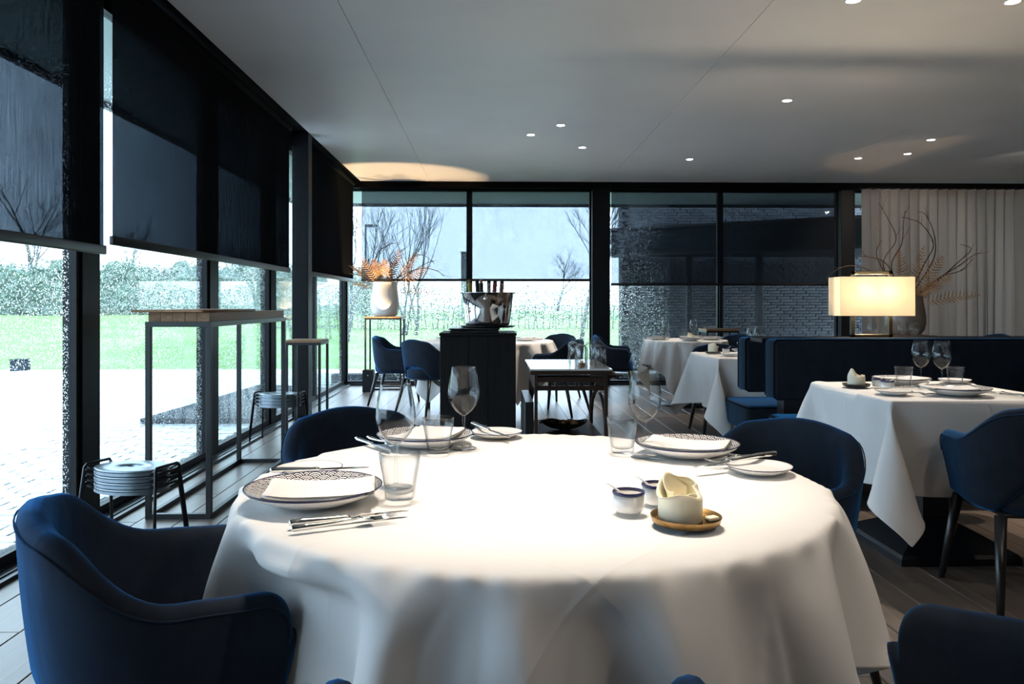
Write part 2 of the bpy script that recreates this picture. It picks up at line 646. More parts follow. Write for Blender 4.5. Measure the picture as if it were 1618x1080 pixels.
M['vase_taupe'] = plain('taupe_glazed_ceramic', (0.30, 0.25, 0.21), 0.22, 0, 0.12, 6, 0.1, 9)
M['fern'] = plain('dried_fern', (0.58, 0.31, 0.14), 0.8, 0, 0.3, 14)
M['twig'] = plain('dry_twig', (0.10, 0.055, 0.035), 0.8, 0, 0.25, 30)
M['stool_metal'] = plain('grey_stool_metal', (0.17, 0.205, 0.235), 0.32, 0.7, 0.06, 12)
M['shade'] = None
M['brick'] = None
# ------------------------------------------------------------ more materials


def brick_mat(name):
    t = NT(name)
    oi = t.n('ObjectInfo')
    geo = t.n('NewGeometry')
    v = t.coord('Object')
    n1 = t.noise(v, 14.0, 4, 0.7)
    n2 = t.noise(v, 70.0, 3)
    f = t.math('ADD', t.math('MULTIPLY', n1, 0.65), t.math('MULTIPLY', n2, 0.35))
    c = t.ramp(f, [(0.3, (0.040, 0.045, 0.052)), (0.55, (0.10, 0.108, 0.118)), (0.75, (0.26, 0.27, 0.28))])
    hv = t.n('HueSaturation')
    t.l(c, hv.inputs['Color'])
    t.l(t.math('ADD', 0.7, t.math('ADD', t.math('MULTIPLY', oi.outputs['Random'], 0.3), t.math('MULTIPLY', geo.outputs['Random Per Island'], 0.3))), hv.inputs['Value'])
    p = t.principled(Base_Color=hv.outputs[0], Roughness=0.55)
    t.l(t.bump(f, 0.6, 0.01), p.inputs['Normal'])
    return t.surf(p.outputs[0])


def lawn_mat(name, c0, c1, c2):
    t = NT(name)
    v = t.coord('Object')
    a = t.noise(v, 0.5, 4, 0.6)
    b = t.noise(v, 6.0, 5, 0.7)
    f = t.math('ADD', t.math('MULTIPLY', a, 0.55), t.math('MULTIPLY', b, 0.45))
    c = t.ramp(f, [(0.32, c0), (0.5, c1), (0.68, c2)])
    p = t.principled(Base_Color=c, Roughness=0.9)
    p.inputs['Specular IOR Level'].default_value = 0.1
    t.l(t.bump(b, 0.6, 0.06), p.inputs['Normal'])
    return t.surf(p.outputs[0])


def shade_mat(name):
    t = NT(name)
    v = t.noise(t.coord('Object', (500, 500, 500)), 1.0, 2)
    c = t.ramp(v, [(0.3, (0.80, 0.74, 0.64)), (0.7, (0.90, 0.85, 0.76))])
    d = t.n('BsdfDiffuse'); t.l(c, d.inputs[0])
    l = t.n('BsdfTranslucent'); t.l(c, l.inputs[0])
    m = t.n('MixShader'); m.inputs[0].default_value = 0.5
    t.l(d.outputs[0], m.inputs[1]); t.l(l.outputs[0], m.inputs[2])
    return t.surf(m.outputs[0])


def curtain_mat(name):
    t = NT(name)
    v = t.noise(t.coord('Object', (300, 300, 60)), 1.0, 2)
    c = t.ramp(v, [(0.3, (0.38, 0.345, 0.32)), (0.7, (0.47, 0.43, 0.40))])
    d = t.n('BsdfDiffuse'); t.l(c, d.inputs[0])
    l = t.n('BsdfTranslucent'); t.l(c, l.inputs[0])
    m = t.n('MixShader'); m.inputs[0].default_value = 0.3
    t.l(d.outputs[0], m.inputs[1]); t.l(l.outputs[0], m.inputs[2])
    return t.surf(m.outputs[0])


M['brick'] = brick_mat('dark_wall_brick')
M['mortar'] = plain('dark_mortar', (0.02, 0.021, 0.023), 0.9, 0, 0.1, 20)
M['shade'] = shade_mat('lamp_shade_fabric')
M['curtain'] = curtain_mat('sheer_curtain_fabric')
M['paver'] = paving_mat('light_grey_paver', (0.54, 0.55, 0.56), 0.30)
M['paving_far'] = paving_mat('light_grey_paving', (0.52, 0.53, 0.54), 0.32, (0.42, 0.21))
M['lawn'] = lawn_mat('lawn_grass', (0.12, 0.19, 0.065), (0.175, 0.27, 0.105), (0.24, 0.33, 0.15))
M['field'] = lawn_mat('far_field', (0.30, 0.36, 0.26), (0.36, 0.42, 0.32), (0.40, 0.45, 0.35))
M['hedge'] = plain('young_hedge_leaf', (0.22, 0.285, 0.245), 0.8, 0, 0.35, 1.5)
M['bark'] = plain('wet_grey_bark', (0.09, 0.095, 0.10), 0.8, 0, 0.25, 8)
M['eave'] = plain('pale_eave_soffit', (0.48, 0.55, 0.50), 0.6, 0, 0.03, 2)
M['eave_edge'] = plain('dark_eave_edge', (0.03, 0.032, 0.035), 0.5, 0, 0.1, 4)
M['concrete'] = plain('dark_wet_concrete', (0.035, 0.042, 0.05), 0.8, 0, 0.25, 5, 0.1, 60, spec=0.12)
M['rail_metal'] = plain('floor_rail_metal', (0.03, 0.033, 0.038), 0.3, 0.6, 0.1, 10)
M['spot_disc'] = emit('spot_lens', (1.0, 0.93, 0.84), 14.0)
M['bulb'] = emit('lamp_bulb', (1.0, 0.80, 0.52), 12.0)
M['white_trim'] = plain('white_metal_ring', (0.7, 0.7, 0.69), 0.4, 0, 0.02, 20)

XL, YB, XR, YF = -2.10, 11.25, 7.9, -2.2      # room: left glass, back glass, right wall, rear wall

# ------------------------------------------------------------ setting: floor, ceiling, walls
random.seed(7)
fl = MB().box(XL - 0.1, XR, YF, YB + 0.05, -0.12, -0.016).build('floor', M['subfloor'])
struct(fl, 'wide brushed oak boards laid lengthwise towards the garden')
PW = 0.22
plank_me = {}


def plank_mesh(L):
    key = round(L, 2)
    if key not in plank_me:
        w = PW - 0.003
        b = 0.0025
        mb = MB()
        h = L / 2 - 0.0012
        v = [(-w / 2, -h, -0.016), (w / 2, -h, -0.016), (w / 2, h, -0.016), (-w / 2, h, -0.016),
             (-w / 2, -h, -b), (w / 2, -h, -b), (w / 2, h, -b), (-w / 2, h, -b),
             (-w / 2 + b, -h + b, 0), (w / 2 - b, -h + b, 0), (w / 2 - b, h - b, 0), (-w / 2 + b, h - b, 0)]
        f = [(8, 9, 10, 11)] + [(k, (k + 1) % 4, 4 + (k + 1) % 4, 4 + k) for k in range(4)] + [(4 + k, 4 + (k + 1) % 4, 8 + (k + 1) % 4, 8 + k) for k in range(4)]
        mb.add(v, f, False)
        plank_me[key] = mb.mesh('floor_board', M['plank'])
    return plank_me[key]


nrow = int(math.ceil((XR - XL) / PW))
cnt = 0
for r in range(nrow):
    x = XL + PW * (r + 0.5)
    if x + PW / 2 > XR: break
    y = YF
    first = True
    while y < YB - 0.02:
        L = random.choice((2.0, 2.2, 2.4, 2.6)) if not first else random.choice((0.8, 1.2, 1.6, 2.0))
        first = False
        if y + L > YB - 0.35: L = round(YB - y, 2)
        o = obj('floor_board', plank_mesh(L), fl, (x, y + L / 2, 0))
        cnt += 1
        y += L
print('floor boards', cnt)

ce = MB().box(XL - 0.1, XR, YF, YB + 0.05, H + 0.03, H + 0.16).build('ceiling', M['recess'])
struct(ce, 'smooth grey ceiling of wide flush panels with a shadow gap along the windows')
xs = [-1.85, -0.88, 1.60, 4.08, 6.56, XR]
for a, b in zip(xs, xs[1:]):
    g = 0.002 if a != 1.60 else 0.0035
    MB().box(a + g, b - g, YF, 11.04, H, H + 0.03).build('ceiling_panel', M['ceiling'], ce)
# black header over the back glass and black edge over the left glass
t = MB().box(XL - 0.05, XR, 11.06, YB + 0.06, 2.795, H + 0.03).build('trim_1', M['recess']); struct(t, 'black header beam above the back windows')
t = MB().box(XL - 0.08, XL + 0.005, YF, YB, 2.80, H + 0.03).build('trim_2', M['recess']); struct(t, 'black header above the left windows')
t = MB().box(XL - 0.03, XL + 0.10, YF, YB - 0.10, 0.001, 0.018).box(XL + 0.012, XL + 0.022, YF, YB - 0.10, 0.018, 0.024).box(XL + 0.06, XL + 0.07, YF, YB - 0.10, 0.018, 0.024).build('trim_3', M['rail_metal'])
struct(t, 'dark metal sliding track along the foot of the left windows')
t = MB().box(XL, XR, YB - 0.06, YB + 0.03, 0.001, 0.03).build('trim_4', M['rail_metal']); struct(t, 'dark metal rail along the foot of the back windows')

w = MB().box(XR, XR + 0.15, YF, YB + 0.1, -0.1, H + 0.15).build('wall_right', M['taupe_wall']); struct(w, 'plain taupe side wall at the far right')
w = MB().box(XL - 0.1, XR + 0.15, YF - 0.15, YF, -0.1, H + 0.15).build('wall_rear', M['taupe_wall']); struct(w, 'plain taupe wall behind the dining room')

# ------------------------------------------------------------ windows
wi = [0]


def window_left(y0, y1, label):
    wi[0] += 1
    e = empty('window_%d' % wi[0], (XL, y0, 0), 0, label, kind='structure')
    L = y1 - y0
    m = MB()
    fw = 0.035
    m.box(-0.06, 0.0, 0, fw, 0.02, 2.80).box(-0.06, 0.0, L - fw, L, 0.02, 2.80)
    m.box(-0.06, 0.0, fw, L - fw, 0.02, 0.07).box(-0.06, 0.0, fw, L - fw, 2.75, 2.80)
    m.build('frame', M['black_frame'], e)
    g = MB().box(-0.036, -0.026, fw, L - fw, 0.07, 2.75)
    g.m = [1 if i == 3 else 0 for i in range(6)]    # one face carries the rain
    g.build('glass_pane', [M['glass'], M['wet_glass']], e)


def window_back(x0, x1, label):
    wi[0] += 1
    e = empty('window_%d' % wi[0], (x0, YB, 0), 0, label, kind='structure')
    L = x1 - x0
    m = MB()
    fw = 0.022
    m.box(0, fw, 0, 0.07, 0.03, 2.80).box(L - fw, L, 0, 0.07, 0.03, 2.80)
    m.box(fw, L - fw, 0, 0.07, 0.03, 0.06).box(fw, L - fw, 0, 0.07, 2.77, 2.80)
    m.build('frame', M['black_frame'], e)
    g = MB().box(fw, L - fw, 0.03, 0.04, 0.06, 2.77)
    g.m = [1 if i == 2 else 0 for i in range(6)]
    g.build('glass_pane', [M['glass'], M['wet_glass']], e)


def post(name, x0, x1, y0, y1, z0, z1, label, mat='black_frame'):
    return struct(MB().box(x0, x1, y0, y1, z0, z1, 0.004, 1).build(name, M[mat]), label)


w = MB().box(XL - 0.1, XL, YF, -0.05, -0.1, H + 0.15).build('wall_left', M['taupe_wall']); struct(w, 'plain taupe wall left of the camera')
window_left(-0.05, 4.05, 'floor-length window behind the nearest screen')
window_left(4.22, 5.86, 'wet floor-length window behind the oak high table')
window_left(6.04, 7.46, 'wet floor-length window beyond the oak high table')
window_left(7.64, 9.4, 'narrow wet window behind the steel column')
window_left(9.42, 11.19, 'wet window next to the corner')
post('trim_5', -2.19, XL + 0.012, 4.05, 4.22, 0.0, 2.82, 'black window post nearest the camera')
post('trim_6', -2.19, XL + 0.012, 5.86, 6.04, 0.0, 2.82, 'black window post behind the oak high table')
post('trim_7', -2.19, XL + 0.012, 7.46, 7.64, 0.0, 2.82, 'black window post before the steel column')
post('column_1', -2.03, -1.865, 8.0, 8.165, 0.0, H + 0.02, 'square black steel column by the left windows')
post('trim_8', -2.16, XL + 0.01, 11.19, 11.33, 0.0, 2.82, 'black corner post of the glass walls')
window_back(-2.09, -0.35, 'back window behind the fern vase')
window_back(-0.31, 1.42, 'back window behind the wine cooler')
window_back(1.67, 3.27, 'back window before the dark brick wall')
window_back(3.31, 5.0, 'second back window before the dark brick wall')
window_back(5.2, 7.85, 'back window behind the curtain')
post('trim_9', -0.352, -0.308, YB - 0.035, YB + 0.08, 0.03, 2.82, 'slim black mullion behind the wine cooler')
post('trim_10', 3.268, 3.312, YB - 0.035, YB + 0.08, 0.03, 2.82, 'slim black mullion before the brick wall')
post('column_2', 1.42, 1.67, YB - 0.12, YB + 0.1, 0.0, 2.82, 'broad black column in the middle of the back windows')
post('column_3', 5.0, 5.2, YB - 0.12, YB + 0.1, 0.0, 2.82, 'black column at the edge of the curtain')

# ------------------------------------------------------------ roller screens
def screen_left(x, y0, y1, zb, label):
    e = empty('roller_blind', (x, y0, 0), 0, label, 'blind')
    L = y1 - y0
    MB().box(-0.0005, 0.0005, 0.008, L - 0.008, zb, 2.83).build('fabric', M['screen'], e)
    MB().box(-0.014, 0.014, 0, L, zb - 0.045, zb + 0.002, 0.006, 2).build('bottom_bar', M['black_steel'], e)
    MB().tube([(0, -0.02, 2.845), (0, L + 0.02, 2.845)], 0.032, 12).build('roller', M['recess'], e)


def screen_back(x0, x1, y, zb, label):
    e = empty('roller_blind', (x0, y, 0), 0, label, 'blind')
    L = x1 - x0
    MB().box(0.008, L - 0.008, -0.0005, 0.0005, zb, 2.83).build('fabric', M['screen_fine'], e)
    MB().box(0, L, -0.014, 0.014, zb - 0.035, zb + 0.002, 0.006, 2).build('bottom_bar', M['black_steel'], e)
    MB().tube([(-0.01, 0, 2.80), (L + 0.01, 0, 2.80)], 0.028, 12).build('roller', M['recess'], e)


screen_left(-1.945, 0.0, 3.985, 1.445, 'dark see-through roller blind nearest the camera, cut by the picture edge')
screen_left(-1.945, 4.06, 7.57, 1.500, 'dark see-through roller blind above the oak high table')
screen_left(-1.945, 8.45, 11.02, 1.505, 'dark roller blind between the steel column and the room corner')
screen_back(-1.86, 1.41, 11.17, 1.515, 'pale-looking see-through roller blind behind the wine cooler and fern vase')
screen_back(1.69, 4.96, 11.17, 1.455, 'dark roller blind before the brick wall, left of the curtain')

# ------------------------------------------------------------ outside
g = MB().box(-60, XL - 0.12, -12, 15.0, -0.35, -0.085).box(XL - 0.12, 30, YB + 0.12, 15.0, -0.35, -0.085).build('paving', M['paving_far'])
struct(g, 'pale wet paving outside the windows')
pv_me = MB().box(-0.1, 0.1, -0.048, 0.048, -0.05, 0, 0.004, 1).mesh('paver', M['paver'])
rest = MB()
near = []
x0p, nx, y0p, ny = -10.3, 39, 2.0, 122
for j in range(ny):
    for i in range(nx):
        x = x0p + 0.21 * i + (0.105 if j % 2 else 0)
        if x > XL - 0.24: continue
        y = y0p + 0.105 * j
        z = -0.055 + random.uniform(-0.003, 0.003)
        near.append(((x + 2.1) ** 2 + (y - 4.6) ** 2 * 1.0, x, y, z))
near.sort()
for k, (d, x, y, z) in enumerate(near):
    if k < 300:
        obj('paver', pv_me, g, (x, y, z), (random.uniform(-0.01, 0.01), random.uniform(-0.01, 0.01), 0))
    else:
        rest.box(x - 0.1, x + 0.1, y - 0.048, y + 0.048, z - 0.03, z)
o = rest.build('pavers', M['paver'], g, fix=False)
o['kind'] = 'stuff'


def lawn_z(y):
    return -0.08 + 0.63 * smooth(15, 46, y) - 0.0


LX0, LX1, LY0, LY1 = -90, 60, 15.0, 75.0
lw = MB().grid(lambda u, v: (LX0 + (LX1 - LX0) * u, LY0 + (LY1 - LY0) * v, lawn_z(LY0 + (LY1 - LY0) * v) + 0.03 * math.sin(u * 90) * math.sin(v * 23) * min(1, v * 6)), 120, 48).build('lawn', M['lawn'])
struct(lw, 'bright green lawn between the paving and the hedge')
ff = MB().grid(lambda u, v: (-500 + 1000 * u, 74 + 400 * v, 0.5 + 0.2 * v), 8, 6).build('field', M['field'])
struct(ff, 'pale misty field beyond the hedge')

random.seed(21)


def hedge(name, x0, x1, y, h, th, n, leaf, label, gap=0.0, core=0.0):
    mb = MB()
    z0 = lawn_z(y)
    x = x0
    while x < x1:                       # thin stems
        lean = random.uniform(-0.15, 0.15)
        hh = h * random.uniform(0.75, 1.08)
        yy = y + random.uniform(-th, th) * 0.4
        mb.tube([(x, yy, z0 - 0.05), (x + lean * 0.5, yy, z0 + hh * 0.5), (x + lean, yy, z0 + hh)], [0.02, 0.014, 0.006], 3, smooth=False)
        x += random.uniform(0.10, 0.28) * (h / 1.6)
    for k in range(n):                  # leaves
        px = random.uniform(x0, x1)
        tz = random.random()
        top = h * (1 + 0.06 * math.sin(px * 1.7) + 0.05 * math.sin(px * 4.1))
        if tz < gap and random.random() < 0.75: continue
        pz = z0 + tz * top
        py = y + random.uniform(-th, th)
        a, b = random.uniform(0, 2 * PI), random.uniform(-1, 1)
        s = leaf * random.uniform(0.6, 1.3)
        d = Vector((math.cos(a), math.sin(a), b)).normalized() * s
        e = Vector((-math.sin(a) * random.uniform(0.4, 1), math.cos(a) * 0.6, random.uniform(-1, 1))).normalized() * s * 0.55
        c = Vector((px, py, pz))
        mb.add([c - d, c + e, c + d, c - e], [(0, 1, 2, 3)], False, 1)
    if core > 0:                        # thick tangle inside
        nx = int((x1 - x0) / 0.35)
        for sy in (-1, 1):
            mb.grid(lambda u, v: (x0 + (x1 - x0) * u + random.uniform(-0.12, 0.12), y + sy * th * random.uniform(0.15, 0.6), z0 + (core * v) * h * (1 + 0.07 * math.sin((x0 + (x1 - x0) * u) * 1.7) + random.uniform(-0.10, 0.08))), nx, 12, 1, False)
    o = mb.build(name, [M['bark'], M['hedge']], fix=False)
    return tag(o, label, 'hedge', None, 'stuff')


hedge('hedge', -62, -6.5, 46, 3.0, 0.9, 60000, 0.085, 'tall pale hedge beyond the lawn, seen through the left windows', 0.0, 0.93)
hedge('hedge', -8.5, 18, 30, 1.62, 0.4, 26000, 0.05, 'low young hedge beyond the lawn, seen through the back windows', 0.2)


def bare_tree(name, loc, h, spread, seed, label, levels=5, r0=None, up=0.5, kids=(2, 3), stems=1, cat='tree', group=None):
    random.seed(seed)
    trunk, limbs = MB(), MB()

    def grow(p, d, L, r, lv):
        n = 4
        pts, rr = [p], [r]
        q, dd = p.copy(), d.copy()
        for i in range(n):
            dd = (dd + Vector((random.uniform(-1, 1), random.uniform(-1, 1), random.uniform(-0.6, 1) * up)) * 0.16).normalized()
            q = q + dd * (L / n)
            pts.append(q.copy())
            rr.append(r * (1 - 0.38 * (i + 1) / n))
        (trunk if lv == 0 else limbs).tube(pts, rr, 6 if lv < 2 else 3, smooth=lv < 2)
        if lv >= levels: return
        for k in range(random.randint(*kids)):
            i = random.randint(2 if lv else 3, n)
            a = random.uniform(0, 2 * PI)
            side = Vector((math.cos(a), math.sin(a), up * random.uniform(-0.3, 0.9)))
            nd = (dd + side * spread).normalized()
            grow(pts[i], nd, L * random.uniform(0.58, 0.8), max(rr[i] * 0.66, 0.006), lv + 1)
        grow(pts[-1], (dd + Vector((random.uniform(-1, 1), random.uniform(-1, 1), up)) * 0.2).normalized(), L * 0.72, max(rr[-1] * 0.85, 0.006), lv + 1)

    for s in range(stems):
        d0 = Vector((random.uniform(-1, 1) * (0.35 if stems > 1 else 0.04), random.uniform(-1, 1) * (0.3 if stems > 1 else 0.04), 1)).normalized()
        grow(Vector((random.uniform(-0.3, 0.3) if stems > 1 else 0, 0, -0.1)), d0, h * (0.30 if stems > 1 else 0.32), r0 or h * 0.022, 0)
    e = empty(name, loc, 0, label, cat, group)
    trunk.build('trunk', M['bark'], e, fix=False)
    limbs.build('branches', M['bark'], e, fix=False)
    return e


bare_tree('bare_tree', (-2.85, 27.0, lawn_z(27)), 6.0, 0.5, 3, 'bare upright shrub-like tree behind the fern vase', 4, 0.05, 0.9, (1, 2), 5)
bare_tree('bare_tree', (2.72, 24.0, lawn_z(24)), 6.4, 0.45, 11, 'bare narrow tree left of the broad black column', 4, 0.075, 1.0, (3, 4), 1)
bare_tree('bare_tree', (6.5, 78.0, 0.5), 7.0, 0.85, 5, 'distant round bare tree on the horizon', 5, 0.20, 0.4, (2, 3), 1)
bare_tree('bare_tree', (-38.0, 66.0, 0.5), 13.5, 0.75, 8, 'bare round tree behind the nearest roller blind', 5, 0.30, 0.5, (2, 3), 1)
bare_tree('bare_tree', (-27.5, 60.0, 0.5), 7.5, 0.6, 14, 'bare tree rising behind the tall hedge by the first window post', 5, 0.15, 0.7, (2, 3), 1)
bare_tree('bare_tree', (-16.0, 50.0, 0.5), 6.0, 0.6, 31, 'bare tree above the hedge seen over the oak high table', 5, 0.12, 0.7, (2, 3), 1)
bare_tree('bare_tree', (-4.35, 23.5, lawn_z(23)), 5.2, 0.55, 17, 'young tree on the lawn, trunk dark against the grass left of the fern vase', 4, 0.085, 0.8, (2, 3), 1)

# street lamp beyond the hedge, post, picnic table, ground box, planter edge
e = empty('street_lamp', (-6.75, 42, 0.4), 0, 'slim street lamp on the horizon above the fern vase', 'street lamp')
MB().tube([(0, 0, 0), (0, 0, 4.9)], [0.07, 0.05], 8).build('pole', M['bark'], e)
MB().box(-0.05, 0.62, -0.1, 0.1, 4.88, 5.02, 0.03, 2).build('lamp_head', M['bark'], e)
e = empty('sign_post', (-1.35, 38, 0.35), 0, 'dark square post beyond the hedge beside the slim mullion', 'post')
MB().box(-0.16, 0.16, -0.1, 0.1, 0, 3.3, 0.02, 1).build('shaft', M['bark'], e)
MB().box(-0.19, 0.19, -0.13, 0.13, 3.3, 3.36, 0.01, 1).build('cap', M['bark'], e)
e = empty('picnic_table', (-5.6, 24.0, lawn_z(24)), 0.1, 'weathered picnic table on the lawn beside the young tree', 'table')
for k in range(4): MB().box(-0.9, 0.9, -0.34 + 0.18 * k, -0.17 + 0.18 * k, 0.70, 0.74).build('top_slat', M['bark'], e)
for s in (-1, 1):
    MB().box(-0.9, 0.9, s * 0.72 - 0.13, s * 0.72 + 0.13, 0.42, 0.46).build('bench', M['bark'], e)
    MB().tube([(s * 0.6, -0.7, 0), (s * 0.6, -0.15, 0.7)], 0.04, 4).tube([(s * 0.6, 0.7, 0), (s * 0.6, 0.15, 0.7)], 0.04, 4).build('leg', M['bark'], e)
e = empty('ground_box', (-8.65, 14.6, -0.085), 0, 'small dark box at the edge of the lawn', 'box')
MB().box(-0.12, 0.12, -0.12, 0.12, 0, 0.22, 0.01, 1).build('case', M['concrete'], e)
MB().box(-0.13, 0.13, -0.13, 0.13, 0.22, 0.24, 0.005, 1).build('lid', M['concrete'], e)
kb = MB().prism([(-3.55, 8.0), (-2.32, 8.0), (-2.32, 11.0), (-3.35, 11.4)], -0.085, 0.0).build('planter_edge', M['concrete'])
tag(kb, 'dark wedge-shaped stone slab on the paving outside the left windows', 'slab')
kb = MB().box(-2.4, 6.5, 11.75, 12.0, -0.085, 0.11).build('terrace_step', M['concrete'])
tag(kb, 'long low dark stone step outside the back windows', 'step')

# eaves of the building
t = MB().box(-3.2, -2.17, -12, 13.1, 2.83, 2.98).box(-2.17, 12, 11.34, 13.1, 2.83, 2.98).build('roof_eave', M['eave']); struct(t, 'pale overhanging eave outside the windows')
t = MB().box(-3.24, -3.2, -12, 13.14, 2.78, 3.2).box(-3.2, 12, 13.1, 13.14, 2.78, 3.2).build('roof_edge', M['eave_edge']); struct(t, 'dark edge of the eave')

# dark brick wing outside the right-hand back windows
random.seed(5)
BX0, BX1, BY = 2.42, 9.6, 14.6
bw = empty('wall_outside', (BX0, BY, 0), 0, 'dark hand-formed brick wall of the wing outside the back windows', kind='structure')
MB().box(0, BX1 - BX0, 0.02, 0.4, -0.1, 5.0).build('wall_core', M['mortar'], bw)
bl, bh = 0.235, 0.048
b_me = [MB().box(-bl / 2, bl / 2, -0.02, 0.02, -bh / 2, bh / 2, 0.006, 1).mesh('brick', M['brick']) for _ in range(1)]
cells = []
for j in range(95):
    for i in range(31):
        x = 0.12 + i * (bl + 0.008) + ((0.0, 0.12, 0.06)[j % 3])
        if x > BX1 - BX0 - 0.1: continue
        z = -0.02 + j * (bh + 0.006)
        cells.append((abs(z - 1.15) + (0.0 if x < 4.6 else 5), x, z))
cells.sort()
rest = MB()
for k, (d, x, z) in enumerate(cells):
    dy = random.uniform(-0.008, 0.006)
    if k < 300:
        obj('brick', b_me[0], bw, (x, dy, z), (random.uniform(-0.06, 0.06), random.uniform(-0.02, 0.02), random.uniform(-0.02, 0.02)))
    else:
        w2 = bl / 2 - random.uniform(0, 0.006)
        rest.box(x - w2, x + w2, -0.02 + dy, 0.02, z - bh / 2, z + bh / 2)
o = rest.build('bricks', M['brick'], bw, fix=False)
o['kind'] = 'stuff'
# sloping-away canopy beam and drainpipes in front of the brick
cn = empty('canopy', (0, 0, 0), 0, 'dark canopy beam running back past the brick wall', 'canopy')
p0, p1 = Vector((2.15, 14.45)), Vector((5.85, 12.15))
dn = (p1 - p0).normalized()
nn = Vector((-dn.y, dn.x)) * 0.12
poly = [tuple(p0 - nn), tuple(p1 - nn), tuple(p1 + nn), tuple(p0 + nn)]
MB().prism([tuple(p0 + nn * 1.2), tuple(p1 + nn * 1.2), (8.6, 13.0), (8.6, 14.5), (2.5, 14.5)], 2.03, 2.10).build('roof_plate', M['eave_edge'], cn)
MB().prism(poly, 2.06, 2.50).build('fascia', M['concrete'], cn)
pa, pb = [tuple(p0 - nn * 1.5), tuple(p1 - nn * 1.5), tuple(p1 + nn), tuple(p0 + nn)], None
MB().prism(pa, 2.50, 2.54).build('edge_strip', M['eave_edge'], cn)
MB().prism(pa, 2.02, 2.06).build('edge_strip', M['eave_edge'], cn)
for k, x in enumerate((3.55, 4.83)):
    e = empty('steel_post', (x, 14.1, -0.085), 0, ('dark steel post before the brick wall, left one' if k == 0 else 'dark steel post before the brick wall, right one'), 'post')
    MB().box(-0.05, 0.05, -0.05, 0.05, 0, 2.15, 0.004, 1).build('shaft', M['eave_edge'], e)
    MB().box(-0.1, 0.1, -0.1, 0.1, 0, 0.02).build('foot_plate', M['eave_edge'], e)
